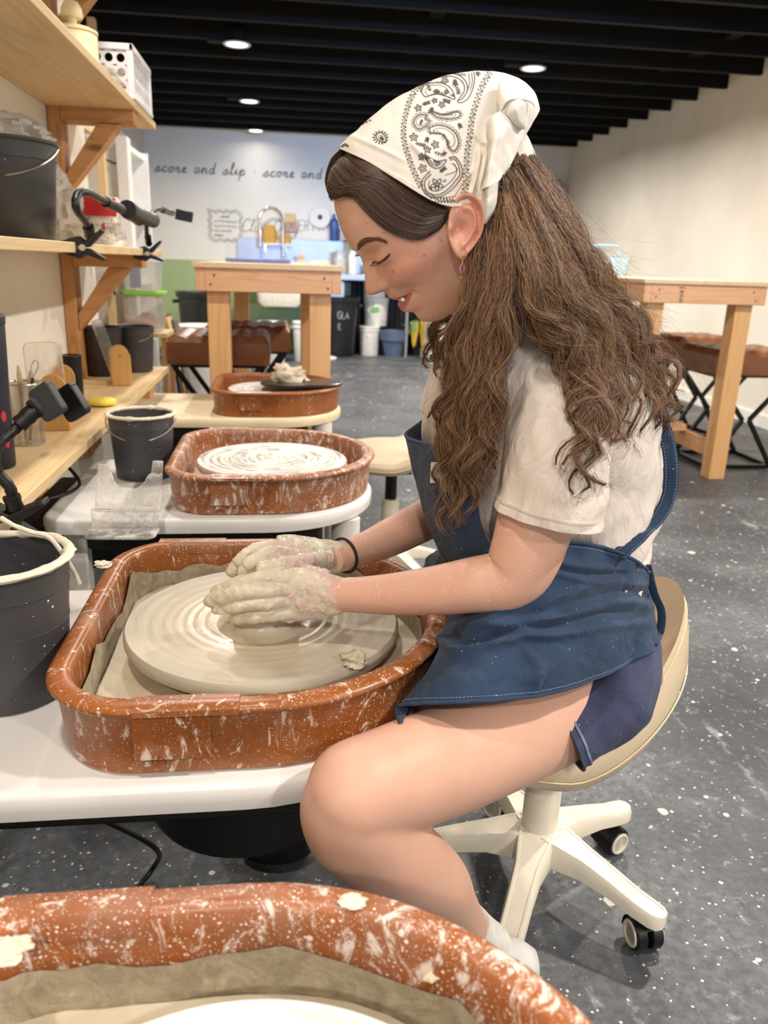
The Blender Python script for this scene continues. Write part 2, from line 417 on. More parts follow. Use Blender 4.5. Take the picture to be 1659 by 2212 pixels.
def head_mat(name, kind):
    t = NT(name); v = t.map()
    sp = t.n.new('ShaderNodeSeparateXYZ'); t.link(t.tc.outputs['Object'], sp.inputs[0])
    r = t.math('SQRT', t.math('ADD', t.math('MULTIPLY', sp.outputs[0], sp.outputs[0]), t.math('MULTIPLY', sp.outputs[1], sp.outputs[1])))
    cmb = t.n.new('ShaderNodeCombineXYZ'); t.link(r, cmb.inputs[0])
    ang = t.math('ARCTAN2', sp.outputs[1], sp.outputs[0]); t.link(t.math('MULTIPLY', ang, .012), cmb.inputs[1])
    rn = t.noise(cmb.outputs[0], 130, 5, .7, .4)
    if kind == 'clay':
        c = t.ramp(r, [(0, lin((200, 186, 160))), (.10, lin((194, 181, 156))), (.125, lin((184, 173, 153))), (.17, lin((176, 168, 152)))])
        c = t.mix(t.ramp(rn, [(.4, 0.0), (.7, .35)]), c, lin((214, 202, 178)))
        rg = t.ramp(r, [(.03, .12), (.09, .2), (.12, .45), (.17, .5)])
        t.set(color=c, rough=rg)
        t.bump(rn, .35, .0015)
    else:
        c = t.ramp(rn, [(.35, lin((150, 150, 146))), (.5, lin((205, 203, 196))), (.65, lin((228, 225, 214)))])
        if kind == 'clean': c = t.ramp(rn, [(.35, lin((196, 196, 194))), (.7, lin((226, 224, 218)))])
        t.set(color=c, rough=t.ramp(rn, [(.4, .18), (.6, .5)])); t.bump(rn, .3, .001)
    return t.m
TABLEW = plain('white_table_plastic', (226, 225, 222), .3, var=.06, scale=6, spots=[((206, 196, 170), 9, .42), ((190, 184, 170), 40, .32)])
TABLEWOOD = wood('wheel_table_board', (232, 218, 188), (216, 198, 160), 'x', .6, False)
LEGW = plain('white_leg_enamel', (220, 218, 212), .3)
HOUS = plain('black_housing', (10, 10, 11), .5, var=.3, scale=20, spots=[((90, 88, 84), 60, .42)])
def tabshape(o, xl=-.66, n=26):
    hw = .262; P = []; R = hw+o; r = .05
    for k in range(n+1):
        a = -PI/2+PI*k/n; P.append((-.045+math.cos(a)*(R-.01), math.sin(a)*R))
    for k in range(6):
        a = PI/2+PI/2*k/5; P.append((xl+r+math.cos(a)*(r+o), hw-r+math.sin(a)*(r+o)))
    for k in range(6):
        a = PI+PI/2*k/5; P.append((xl+r+math.cos(a)*(r+o), -hw+r+math.sin(a)*(r+o)))
    return P
TZ = .535
def wheel(label, loc, tabm, headm, ripple, seed, xl=-.66, headtop=.6, ties=True):
    root = thing('pottery_wheel_table', label, 'pottery wheel', loc)
    prof = [(-.012, TZ-.034), (-.002, TZ-.032), (0, TZ-.02), (0, TZ-.006), (-.004, TZ-.001), (-.012, TZ)]
    MB().rings([[(x, y, z) for x, y in tabshape(o, xl)] for o, z in prof]).build('tabletop', tabm, root, smooth=50)
    # black machine housing and motor under the table
    mb = MB().span((-.58, -.21, TZ-.085), (.08, .21, TZ-.034))
    mb.build('frame_tray', HOUS, root, bevel=.01)
    MB().lathe([(0, .30), (.13, .30), (.14, .32), (.14, TZ-.086), (0, TZ-.086)], 40).build('motor_housing', HOUS, root, loc=(-.06, .03, 0), bevel=.004)
    MB().span((-.50, -.02, .33), (-.28, .16, TZ-.086)).build('control_box', HOUS, root, bevel=.012)
    for (x, y) in ((.135, .15), (.135, -.15), (xl+.06, .2), (xl+.06, -.2)):
        if x > 0: MB().lathe([(.026, 0), (.026, TZ-.036)], 24, sx=1.25).build('leg', LEGW, root, loc=(x, y, 0))
        else: MB().span((-.022, -.022, 0), (.022, .022, TZ-.036)).build('leg', LEGW, root, loc=(x, y, 0), bevel=.004)
    # wheel head
    R = .178; z = headtop-TZ; prof = [(.05, -.045), (.06, -.02), (R-.012, -.02), (R-.003, -.018), (R, -.012), (R, -.005), (R-.003, 0)]
    for i in range(1, 60):
        r = (R-.003)*(1-i/60); h = 0
        if ripple: h = ripple*(.5+.5*math.sin(r*2*PI/.0155+1.3*math.sin(r*60)))*min(1, (R-r)/.02)
        prof.append((r, h))
    prof.append((0, 0))
    h = MB().lathe(prof, 96).build('wheel_head', headm, root, loc=(WC[0], 0, headtop))
    return root
PANM1 = pan_mat('terracotta_pan_speckled', (228, 212, 194), (176, 130, 104), .55)
PANM2 = pan_mat('terracotta_pan_streaked', (222, 208, 196), (168, 128, 108), 1.0)
PANM3 = pan_mat('terracotta_pan_clean', (214, 196, 184), (170, 116, 88), .1)
PANM0 = pan_mat('terracotta_pan_foreground', (232, 220, 206), (158, 116, 96), .95, (166, 94, 42))
W1Y, W2Y, W3Y, W0Y = .955, 1.835, 2.93, .213
wheel('pottery wheel in use, grey clay covered wheel head under the two hands', (0, W1Y, 0), TABLEW, head_mat('clay_covered_head', 'clay'), .0005, 1)
wheel('second pottery wheel, white table with pale ringed wheel head behind the one in use', (0, W2Y, 0), TABLEW, head_mat('ringed_clay_head', 'rings'), .0028, 2, xl=-.50)
wheel('farthest pottery wheel, pale wooden table board, nearest the tall work table', (0, W3Y, 0), TABLEWOOD, head_mat('bare_head', 'clean'), 0, 3)
wheel('nearest pottery wheel, cut by the bottom edge of the photo', (0, W0Y, 0), TABLEW, head_mat('foreground_head', 'clean'), .001, 4)
SLIP = WETCLAY
pan('splash_pan', 'terracotta brown splash pan around the wheel the hands work on', (0, W1Y, TZ), PANM1, .05, SLIP, .02, 1)
pan('splash_pan', 'clay streaked brown splash pan on the second wheel, behind the one in use', (0, W2Y, TZ), PANM2, 0, plain('slip_dry', (190, 160, 138), .5, spots=[((214, 202, 186), 20, .45)]), .01, 2)
pan('splash_pan', 'cleanest brown splash pan, on the farthest wheel with a dark bat on it', (0, W3Y, TZ), PANM3, 0, PANM3, .008, 3)
pan('splash_pan', 'nearest brown splash pan with dried clay on its rim, bottom edge of the photo', (0, W0Y, TZ), PANM0, .046, SLIP, .016, 4)
# clay mound being centred
prof = [(.060, 0), (.052, .003), (.045, .009), (.041, .020), (.039, .035), (.036, .045), (.028, .050), (.015, .050), (0, .048)]
cl = MB().lathe(prof, 64).build('clay_mound', WETCLAY, loc=(WC[0], W1Y-.016, .6))
tag(cl, 'wet clay mound being centred between the two hands', 'clay')
# clay crumbs / lumps on the wheel head and pans
def lump(name, label, loc, r, seed, flat=.6, mat=None, cat='clay'):
    mb = MB(); G = []
    for i in range(15):
        a = PI*i/14; row = []
        for k in range(26):
            b = 2*PI*k/26; d = Vector((math.sin(a)*math.cos(b), math.sin(a)*math.sin(b), math.cos(a)))
            q = r*(1+.55*fbm(d.x*1.6+seed, d.y*1.6, d.z*1.6)+.12*nz(d.x*7, d.y*7, d.z*7+seed)); row.append((d.x*q*1.25, d.y*q, max(-r*.35, d.z*q*flat)+r*.35))
        G.append(row)
    mb.grid(G, closed_u=True); return tag(mb.build(name, mat or DRYCLAY, loc=loc, smooth=70), label, cat)
p = at(765, 1434, z=.601); lump('clay_scrap', 'small torn scrap of clay on the wheel head by the pan rim', (p.x, p.y, .6015), .0125, 3, .7, WETCLAY)
p = at(610, 828, z=.635)
bat = MB().lathe([(0, 0), (.146, 0), (.15, .004), (.15, .008), (.146, .011), (0, .011)], 64).build('throwing_bat', plain('dark_bat', (34, 30, 28), .3, spots=[((190, 184, 176), 8, .40)]), loc=(.06, W3Y-.03, .618))
bat.rotation_euler = (rad(-3), rad(-1), 0); tag(bat, 'dark round bat resting tilted on the farthest wheel', 'bat')
lump('clay_lump', 'folded lump of beige clay on the dark bat, farthest wheel', (.015, W3Y-.01, .630), .052, 9, .75, plain('beige_clay', (196, 182, 160), .6, var=.12, scale=30, bump=.3))
p = at(250, 1640-420, z=.622)

for k, (qx, qy, r_, lab) in enumerate(((932, 2112, .0042, 'round pellet of dried clay inside the nearest splash pan, right part'), (760, 1952, .0075, 'smeared lump of pale clay on the far rim of the nearest splash pan'), (12, 2062, .011, 'thick patch of cream clay at the left end of the nearest splash pan rim'))):
    p = at(qx, qy, z=TZ+(.060 if k == 0 else .088)); lump('clay_scrap', lab, (p.x, p.y, p.z), r_, 50+k, .6 if k == 0 else .20)
# ------------------------------------------------------------------ wall shelving on the left
SX0, SX1 = XL, -.455            # wall side and front edge of the boards
SH = thing('wall_shelving', 'pale wooden shelves on fir brackets along the left wall', 'shelving')
for z, y0 in ((.64, -.6), (1.075, -.6), (1.51, -.6), (1.93, -.6)):
    MB().span((SX0+.002, y0, z-.022), (SX1, 3.19, z)).build('shelf_board', PINE, SH, bevel=.002, origin=(-.59, 1.3, z-.011))
for y in (2.80, .35):
    MB().span((SX0+.002, y, .36), (SX0+.040, y+.089, 1.906)).build('upright', FIRZ, SH, bevel=.002, origin=(SX0+.02, y+.045, 1.1))
    for z in (.618, 1.053, 1.488, 1.908):
        MB().span((SX0+.041, y, z-.040), (SX1-.012, y+.089, z)).build('bracket_arm', FIRX, SH, bevel=.002, origin=(-.59, y+.045, z-.02))
        a, b = (SX0+.060, y+.045, z-.235), (SX1-.085, y+.045, z-.055)
        o = (Vector(a)+Vector(b))/2
        d = (Vector(b)-Vector(a)).normalized()
        MB().prism([(SX0+.041, z-.25), (SX0+.041, z-.195), (SX1-.125, z-.041), (SX1-.055, z-.041)], y+.012, y+.077, lambda u, v, w: (u, w, v)).build('bracket_brace', FIRX, SH, bevel=.002, origin=o)
MB().span((-.70, 2.02, .0), (-.63, 2.11, .617)).build('shelf_leg', FIRZ, SH, bevel=.002, origin=(-.66, 2.06, .3))
MB().span((SX0+.001, 1.2, 0), (SX0+.018, 1.26, 1.05)).build('wall_conduit', plain('grey_conduit', (150, 148, 142), .5), smooth=0)['kind'] = 'structure'
# ---------------- generic bucket
BUCK = plain('dark_grey_bucket_plastic', (62, 62, 66), .42, var=.12, scale=8, spots=[((214, 206, 190), 60, .44), ((200, 192, 176), 150, .455)])
BUCK2 = plain('dark_bucket_clean', (58, 57, 58), .45, var=.12, scale=8, spots=[((214, 206, 190), 60, .43)])
WIRE = plain('galvanised_wire', (190, 188, 182), .35, .8)
CRUST = plain('clay_crust', (214, 204, 184), .6, var=.12, scale=50, bump=.5)
def bucket(label, loc, r, h, mat, fill=None, rim=None, handle='down', seed=0, cat='bucket', hang=0, flare=.84, group=None, name='bucket'):
    root = thing(name, label, cat, loc, 0, group)
    rb = r*flare; P = [(0, 0), (rb-.004, 0), (rb, .004), (r*.955, h*.80), (r*.975, h*.805), (r*.975, h*.86), (r*.985, h*.965), (r*1.03, h*.968), (r*1.035, h*.995), (r*1.0, h), (r*.955, h*.99), (r*.94, h*.8), (rb*.96, .012), (0, .012)]
    MB().lathe(P, 56).build('bucket_body', mat, root, smooth=40)
    if fill: MB().lathe([(r*.93, h*fill[1]), (r*.4, h*fill[1]+.004), (0, h*fill[1])], 32).build('bucket_contents', fill[0], root)
    if rim:
        G = []; n = 80
        for i in range(9):
            a = 2*PI*i/8
            G.append([((r*1.0+math.cos(a)*(.006+.004*max(0, fbm(math.cos(b)*3, math.sin(b)*3, seed))))*math.cos(b), (r*1.0+math.cos(a)*(.006+.004*max(0, fbm(math.cos(b)*3, math.sin(b)*3, seed))))*math.sin(b),
                       h*.995+.001+math.sin(a)*(.004+.004*max(0, fbm(math.cos(b)*4, math.sin(b)*4, seed+3)))) for b in [2*PI*k/n for k in range(n)]])
        MB().grid(G, closed_u=True).build('clay_rim_crust', CRUST, root, smooth=70)
    if handle:
        zz = h*.93; P = []
        for k in range(25):
            a = PI*k/24; P.append((math.cos(a)*r*1.05, -math.sin(a)*r*1.06 if handle == 'down' else 0, 0))
        P = [Vector(p) for p in P]
        th = {'down': rad(-32), 'up': rad(80)}[handle] if not hang else hang
        Q = []
        for p in P:
            s = -p.y if handle == 'down' else math.sqrt(max(0, 1-(p.x/(r*1.05))**2))*r*1.06
            Q.append((p.x, -s*math.cos(th), zz+s*math.sin(th)))
        MB().tube(Q, .0017, 6).build('wire_handle', WIRE, root)
    return root
b1 = bucket('slip bucket with clay crusted rim and raised handle, left of the wheel in use', (-.338, .905, TZ), .081, .175, BUCK, (plain('murky_water', (96, 94, 88), .1), .55), True, None, 2)
# raised handle of this bucket, crusted with clay
P = [at(*q, y=.93) for q in ((0, 1118), (30, 1135), (70, 1150), (105, 1160), (135, 1195), (160, 1235), (172, 1262))]
hb = MB().tube([tuple(p-Vector(b1.location)) for p in cr(P, 28)], [.0028+.0015*abs(nz(i*.6)) for i in range(28)], 8).build('wire_handle', CRUST, b1)
bucket('small grey bucket with pale crusted rim standing beside the second wheel', (-.345, 1.925, TZ), .078, .155, BUCK, (CRUST, .72), True, 'down', 5)
bucket('dark bucket with a plastic bag in it and sagging wire handle, middle shelf', (-.600, 1.90, 1.0755), .118, .20, BUCK2, None, False, 'down', 5)
bucket('grey bucket with wire handle, right one of two ending the lowest shelf', (-.555, 3.05, .6405), .075, .165, BUCK2, None, False, 'down', 7)
bucket('black bucket, left one of two at the end of the lowest shelf', (-.645, 2.93, .6405), .072, .17, plain('black_bucket', (38, 36, 34), .5), None, False, None, 7)
# ---------------- plastic bags
t = NT('clear_film'); v = t.map(); t.set(color=lin((214, 210, 200)), rough=.35, trans=.35, alpha=.62); t.bump(t.noise(v, 22, 5, .6, 1), .8, .01); FILM = t.m
def bag(label, loc, dims, seed, mat=FILM, amp=.35, name='plastic_bag', cat='bag'):
    G = []
    for i in range(26):
        a = PI*i/25; row = []
        for k in range(44):
            b = 2*PI*k/44; d = Vector((math.sin(a)*math.cos(b), math.sin(a)*math.sin(b), math.cos(a)))
            q = 1+amp*fbm(d.x*1.8+seed, d.y*1.8, d.z*1.8, 5)+.10*abs(nz(d.x*6+seed, d.y*6, d.z*6))
            row.append((d.x*q*dims[0], d.y*q*dims[1], max(0, dims[2]*(1+d.z*q))))
        G.append(row)
    return tag(MB().grid(G, closed_u=True).build(name, mat, loc=loc, smooth=40), label, cat)
bag('crumpled clear plastic bag bulging out of the dark bucket on the middle shelf', (-.60, 1.92, 1.235), (.105, .12, .045), 3)
bag('crumpled translucent plastic bag beside the bucket on the middle shelf', (-.585, 2.235, 1.076), (.065, .11, .085), 8)
bag('clear plastic wrap lying before the white crate on the top shelf', (-.51, 2.66, 1.511), (.035, .05, .03), 12)
# red topped printed cloth bag
REDM = plain('red_card', (196, 36, 34), .5); PRM = None
t = NT('printed_cotton'); v = t.map((1, 1, 1.6)); n = t.voro(v, 34, 'DISTANCE_TO_EDGE'); t.set(color=t.mix(t.ramp(n, [(.012, .9), (.035, 0.0)]), lin((236, 230, 218)), lin((96, 92, 88))), rough=.9); t.bump(t.noise(v, 30, 4), .5, .004); PRM = t.m
rb = thing('printed_bag', 'white printed bag with red card top on the middle shelf end', 'bag', (-.545, 2.53, 1.076))
G = []
for i in range(16):
    z = .135*i/15; row = []
    for k in range(36):
        b = 2*PI*k/36; q = 1+.18*fbm(math.cos(b)*2, math.sin(b)*2, z*22)*(1-i/18); wx = .075*(1-.12*i/15)*q; wy = .05*q*(1-.5*i/15)
        row.append((math.copysign(abs(math.cos(b))**.6, math.cos(b))*wx, math.copysign(abs(math.sin(b))**.6, math.sin(b))*wy, z))
    G.append(row)
mb = MB().grid(G, closed_u=True); mb.build('bag_body', PRM, rb, smooth=50)
MB().box((.004, -.050, .106), (.128, .006, .050)).build('red_card', REDM, rb, bevel=.001)
MB().lathe([(.0, 0), (.006, .002), (.0, .004)], 12).build('red_heart', REDM, rb, loc=(.03, -.052, .05)).rotation_euler = (rad(90), 0, 0)
# lidded jar on top shelf
JM = plain('cream_glaze', (236, 222, 180), .45, var=.05)
jr = thing('lidded_jar', 'cream ceramic jar with mushroom shaped lid knob on the top shelf', 'jar', (-.562, 2.50, 1.511))
MB().lathe([(0, 0), (.058, 0), (.062, .004), (.062, .105), (.06, .11), (.052, .112), (.05, .108), (0, .1)], 48).build('jar_body', JM, jr)
MB().lathe([(.064, .110), (.064, .116), (.05, .122), (.014, .126), (.012, .128), (.012, .146), (.026, .146), (.029, .152), (.027, .168), (.018, .184), (.008, .188), (0, .188)], 40).build('jar_lid', JM, jr)
# white crate with round holes
CRM = plain('white_crate_plastic', (238, 236, 236), .3)
cw = thing('plastic_crate', 'white plastic crate with rows of round holes on the top shelf', 'crate', (-.575, 2.93, 1.511))
def holed(w, h, nx, nz_, hr, name, f, skip=0):
    """plate w x h, with nx x nz_ round holes, f maps (u, v, depth)"""
    mb = MB(); cx, cz = w/nx, h/nz_; n = 16
    for i in range(nx):
        for k in range(nz_):
            ox, oz = -w/2+cx*(i+.5), cz*(k+.5)
            for d0, d1 in ((0, .004),):
                inn = [(ox+hr*math.cos(2*PI*a/n), oz+hr*math.sin(2*PI*a/n)) for a in range(n)]
                out = []
                for a in range(n):
                    c, s = math.cos(2*PI*a/n), math.sin(2*PI*a/n); q = max(abs(c)/(cx/2), abs(s)/(cz/2)); out.append((ox+c/q, oz+s/q))
                mb.rings([[f(u, v, d0) for u, v in out], [f(u, v, d0) for u, v in inn], [f(u, v, d1) for u, v in inn], [f(u, v, d1) for u, v in out]], False, False)
    return mb.build(name, CRM, cw, smooth=0)
W_, D_, H_ = .24, .34, .150
holed(W_-.03, H_-.03, 6, 3, .0125, 'side_panel', lambda u, v, d: (u, -D_/2+d, .012+v)); holed(W_-.03, H_-.03, 6, 3, .0125, 'side_panel', lambda u, v, d: (u, D_/2-d, .012+v))
holed(D_-.03, H_-.03, 8, 3, .0125, 'side_panel', lambda u, v, d: (W_/2-d, u, .012+v)); holed(D_-.03, H_-.03, 8, 3, .0125, 'side_panel', lambda u, v, d: (-W_/2+d, u, .012+v))
for sx in (-1, 1):
    for sy in (-1, 1): MB().box((0, 0, 0), (.02, .02, H_)).build('corner_post', CRM, cw, loc=(sx*(W_/2-.006), sy*(D_/2-.006), H_/2), bevel=.003)
mb = MB()
for sy in (-1, 1): mb.box((0, sy*(D_/2), H_-.008), (W_+.012, .012, .018)); mb.box((0, sy*D_/2, .006), (W_+.006, .012, .012))
for sx in (-1, 1): mb.box((sx*W_/2, 0, H_-.008), (.012, D_+.012, .018)); mb.box((sx*W_/2, 0, .006), (.012, D_, .012))
mb.build('crate_frame', CRM, cw, bevel=.002)
# ---------------- things on the lowest shelf
t = NT('navy_cherry_sleeve'); v = t.map((1, 1, .55)); vo = t.n.new('ShaderNodeTexVoronoi'); vo.inputs['Scale'].default_value = 42; vo.inputs['Randomness'].default_value = .45; t.link(v, vo.inputs['Vector'])
d = vo.outputs['Distance']; sp = t.n.new('ShaderNodeSeparateColor'); t.link(vo.outputs['Color'], sp.inputs[0])
f = t.math('MULTIPLY', t.math('LESS_THAN', d, .24), t.math('GREATER_THAN', sp.outputs[0], .45))
t.set(color=t.mix(f, lin((26, 28, 48)), lin((206, 40, 60))), rough=.5); CHER = t.m
tm = thing('tumbler', 'navy tumbler with small red cherries at the left edge of the shelf', 'tumbler', (-.575, 1.60, .641))
MB().lathe([(0, 0), (.036, 0), (.038, .004), (.040, .10), (.0395, .13), (.043, .20), (.046, .28), (.045, .282)], 40).build('tumbler_body', CHER, tm)
MB().lathe([(.047, .278), (.048, .29), (.045, .296), (0, .298)], 40).build('tumbler_lid', plain('navy_lid', (20, 22, 36), .35), tm)
t = NT('wire_mesh_metal'); v = t.map()
br = t.n.new('ShaderNodeTexBrick'); t.set(color=lin((186, 180, 168)), rough=.35, metal=.85)
gv = t.n.new('ShaderNodeVectorMath'); 
ang = t.n.new('ShaderNodeSeparateXYZ'); t.link(t.tc.outputs['Object'], ang.inputs[0])
aa = t.math('MULTIPLY', t.math('ARCTAN2', ang.outputs[1], ang.outputs[0]), 30.0); zz = t.math('MULTIPLY', ang.outputs[2], 700.0)
g1 = t.math('ABSOLUTE', t.math('SINE', t.math('ADD', aa, zz))); g2 = t.math('ABSOLUTE', t.math('SINE', t.math('SUBTRACT', aa, zz)))
t.set(alpha=t.math('MAXIMUM', t.math('LESS_THAN', g1, .42), t.math('LESS_THAN', g2, .42))); MESHM = t.m
def meshcup(label, loc, r, h, mat, ring):
    root = thing('mesh_cup', label, 'cup', loc)
    MB().lathe([(r*.92, .003), (r, h)], 40).build('mesh_wall', mat, root)
    MB().lathe([(0, 0), (r*.93, 0), (r*.94, .004), (0, .004)], 32).build('cup_base', ring, root)
    MB().tube([(r*math.cos(2*PI*k/40), r*math.sin(2*PI*k/40), h) for k in range(40)], .0022, 8, closed=True).build('rim_ring', ring, root)
    return root
SILV = plain('dull_silver', (196, 190, 178), .3, .9)
meshcup('silver wire mesh cup holding pottery tools beside the tumbler', (-.575, 1.815, .641), .0385, .135, MESHM, SILV)
WT = plain('tool_wood', (196, 170, 136), .6, var=.15)
for i, (dx, dy, lx, ly, w_) in enumerate(((-.018, 0, -.012, .0, .007), (-.006, .006, -.002, .01, .006), (.004, -.004, .008, .0, .005))):
    a, b = Vector((-.575+dx, 1.815+dy, .648)), Vector((-.575+dx+lx*2, 1.815+dy+ly, .82-.008*i))
    P = [a.lerp(b, k/8) for k in range(9)]
    tag(MB().tube(P, [w_*.7]*5+[w_*.9, w_, w_, w_*.4], 10, squash=.35).build('pottery_tool', WT, smooth=60), ['wide flat wooden pottery tool at the left of the mesh cup', 'slim wooden pottery tool in the middle of the mesh cup', 'short dark wooden pottery tool in the mesh cup'][i], 'tool', 'tools in the mesh cup')
lt = thing('loop_tool', 'metal loop trimming tool leaning out of the mesh cup', 'tool', (-.57, 1.81, .648), 0, 'tools in the mesh cup')
MB().tube([(0, 0, 0), (.02, 0, .14)], .003, 8).build('tool_handle', plain('dark_tool_handle', (70, 60, 56), .5), lt)
MB().tube([(.02, 0, .14), (.018, 0, .165), (.026, 0, .178), (.034, 0, .176), (.034, 0, .165), (.021, 0, .142)], .0013, 6).build('wire_loop', SILV, lt)
meshcup('dark wire mesh cup behind the nearer wooden rack', (-.615, 2.375, .641), .033, .13, BLACKM, BLACKM)
# wooden racks with clear plates
t = NT('clear_acrylic'); v = t.map(); t.set(color=(.98, .97, .95, 1), rough=t.ramp(t.noise(v, 30, 5), [(.4, .06), (.7, .5)]), trans=.92, ior=1.45, alpha=.75); ACR = t.m
def rack(label, loc, rotz, w, h, d):
    root = thing('wooden_rack', label, 'rack', loc, rotz)
    for s in (-1, 1):
        P = [(-w/2, 0), (w/2, 0), (w/2, h*.75)]+[(w/2*math.cos(a), h*.75+h*.25*math.sin(a)) for a in [PI*k/10 for k in range(1, 10)]]+[(-w/2, h*.75)]
        MB().prism(P, s*d/2-.006, s*d/2+.006, lambda u, v, q: (u, q, v)).build('rack_side', BAMBOO, root, bevel=.0012)
        MB().lathe([(0, 0), (.005, 0), (.004, .002), (0, .0025)], 14).build('brass_screw', plain('brass', (206, 170, 100), .3, .9), root, loc=(0, s*d/2-.006 if s < 0 else d/2+.006, h*.82)).rotation_euler = (rad(90*(1 if s < 0 else -1)), 0, 0)
    MB().box((0, 0, .006), (w, d-.013, .012)).build('rack_base', BAMBOO, root, bevel=.001)
    return root
rack('wooden rack holding a clear rounded lid, beside the wire mesh cup', (-.565, 2.05, .641), rad(8), .062, .135, .19)
rack('wooden rack holding a slanting clear ruler plate, farther along the lowest shelf', (-.548, 2.74, .641), rad(14), .062, .12, .12)
def plate(name, label, poly, loc, rx, ry, rz, th=.004, cat='lid'):
    o = MB().prism(poly, -th/2, th/2, lambda u, v, q: (u, q, v)).build(name, ACR, loc=loc, bevel=.0015, smooth=50); o.rotation_euler = (rx, ry, rz); return tag(o, label, cat)
def rrect(w, h, r, n=6):
    P = []
    for cx, cy, a0 in ((w/2-r, h-r, 0), (-w/2+r, h-r, 90), (-w/2+r, r, 180), (w/2-r, r, 270)):
        for k in range(n+1): a = rad(a0+90*k/n); P.append((cx+math.cos(a)*r, cy+math.sin(a)*r))
    return P
plate('clear_cover', 'clear plastic rounded lid standing in the nearer wooden rack', rrect(.085, .19, .018), (-.575, 2.0, .660), rad(6), rad(-1), rad(12))
plate('clear_plate', 'long clear plastic plate leaning in the farther wooden rack', rrect(.035, .20, .008), (-.545, 2.68, .660), rad(-8), rad(-17), rad(8), cat='plate')
# sponge
G = []
for i in range(13):
    a = PI*i/12; row = []
    for k in range(36):
        b = 2*PI*k/36; s = abs(math.sin(a))**.6; row.append((.040*s*math.cos(b), .036*s*math.sin(b), .011+.011*math.cos(a)*abs(math.cos(a))**-.3 if abs(math.cos(a)) > .01 else .011))
    G.append(row)
tag(MB().grid(G, closed_u=True).build('sponge', plain('yellow_sponge', (236, 216, 96), .9, var=.06, scale=40, bump=.6), loc=(-.518, 2.30, .642), smooth=60), 'round yellow sponge lying on the lowest shelf', 'sponge')
# ---------------- gooseneck phone holders clamped on the shelves
def clamp(root, base, L, dx=1.0, tilt=0.0, open_=.35, sc=1.0, mat=BLACK):
    base = Vector(base)
    for s in (1, -1):
        P = [(-L, s*.012*sc), (-L*.2, s*.024*sc), (L*.1, s*.014*sc), (L*.9, s*.034*sc+open_*.02), (L*.95, s*.028*sc+open_*.02), (L*.25, s*.002*sc), (-L*.15, s*.004*sc), (-L, s*.004*sc)]
        c, sn = math.cos(tilt), math.sin(tilt)
        mb = MB().prism([(u*c-v*sn, u*sn+v*c) for u, v in P], -.014*sc, .014*sc, lambda u, v, q: (base.x+u*dx, base.y+q, base.z+v))
        mb.build('clamp_jaw', mat, root, bevel=.002, origin=base)
    MB().lathe([(0, -.019*sc), (.007*sc, -.019*sc), (.008*sc, -.016*sc), (.008*sc, .016*sc), (.007*sc, .019*sc), (0, .019*sc)], 20).build('clamp_pivot', CHROME, root, loc=base-parent_world(root)).rotation_euler = (rad(90), 0, 0)
def neck(root, pts, r, name='gooseneck', mat=BLACK, n=40):
    P = cr(pts, n); o = Vector(P[0])
    R = [r*(1+.06*math.sin(i*2.4)) for i in range(n)]
    MB().tube([tuple(p) for p in P], R, 12).build(name, mat, root, origin=o, smooth=60)
g1 = thing('phone_holder', 'black gooseneck holder clamped to the middle shelf, left one, with round head', 'phone holder', at(182, 535, x=-.44))
clamp(g1, g1.location, .047)
neck(g1, [at(197, 515, x=-.44), at(188, 485, x=-.44), at(165, 450, x=-.43), at(168, 420, x=-.43), at(190, 416, x=-.42), at(222, 432, x=-.42), at(250, 444, x=-.41)], .0085)
neck(g1, [at(228, 436, x=-.42), at(262, 452, x=-.41)], .0125, 'neck_sleeve', n=6); neck(g1, [at(190, 488, x=-.44), at(196, 512, x=-.44)], .0125, 'neck_collar', n=5)
a, b = at(275, 452, x=-.41), at(300, 468, x=-.405)
neck(g1, [a, b], .024, 'holder_head', n=4); neck(g1, [at(302, 465, x=-.405), at(330, 476, x=-.4)], .0215, 'holder_cap', n=4)
g2 = thing('phone_holder', 'black gooseneck holder with blue-black clamp at the end of the middle shelf', 'phone holder', at(321, 548, x=-.44))
clamp(g2, g2.location, .048, tilt=0.05, mat=plain('blue_black_gloss', (20, 26, 44), .18))
neck(g2, [at(322, 530, x=-.44), at(317, 505, x=-.44), at(318, 480, x=-.43), at(330, 458, x=-.43), at(348, 452, x=-.42), at(372, 461, x=-.41)], .007)
neck(g2, [at(319, 510, x=-.44), at(322, 528, x=-.44)], .011, 'neck_collar', n=5); neck(g2, [at(350, 453, x=-.42), at(372, 460, x=-.41)], .011, 'neck_sleeve', n=5)
p = at(398, 466, x=-.39); mb = MB().box((0, 0, 0), (.066, .03, .040), Matrix.Rotation(rad(10), 3, 'Y')); mb.build('phone_grip', BLACK, g2, loc=p-Vector(g2.location), bevel=.004)
g3 = thing('phone_holder', 'black gooseneck phone holder clamped to the lowest shelf, largest and nearest', 'phone holder', at(15, 1120, y=1.22))
clamp(g3, at(20, 1130, y=1.22), .065, tilt=.05, open_=-.3, sc=1.25)
Y3 = 1.22
neck(g3, [at(32, 1100, y=Y3), at(22, 1055, y=Y3), at(-5, 1020, y=Y3), at(-12, 980, y=Y3), at(5, 950, y=1.24), at(35, 925, y=1.26), at(55, 902, y=1.27)], .0088)
neck(g3, [at(40, 918, y=1.26), at(72, 888, y=1.27)], .0135, 'neck_sleeve', n=6); neck(g3, [at(24, 1070, y=Y3), at(34, 1102, y=Y3)], .013, 'neck_collar', n=5)
neck(g3, [at(65, 862, y=1.27), at(108, 900, y=1.27)], .0105, 'grip_knob', n=7); neck(g3, [at(72, 892, y=1.27), at(100, 866, y=1.28)], .012, 'ball_joint', n=5)
p = at(106, 866, y=1.27)
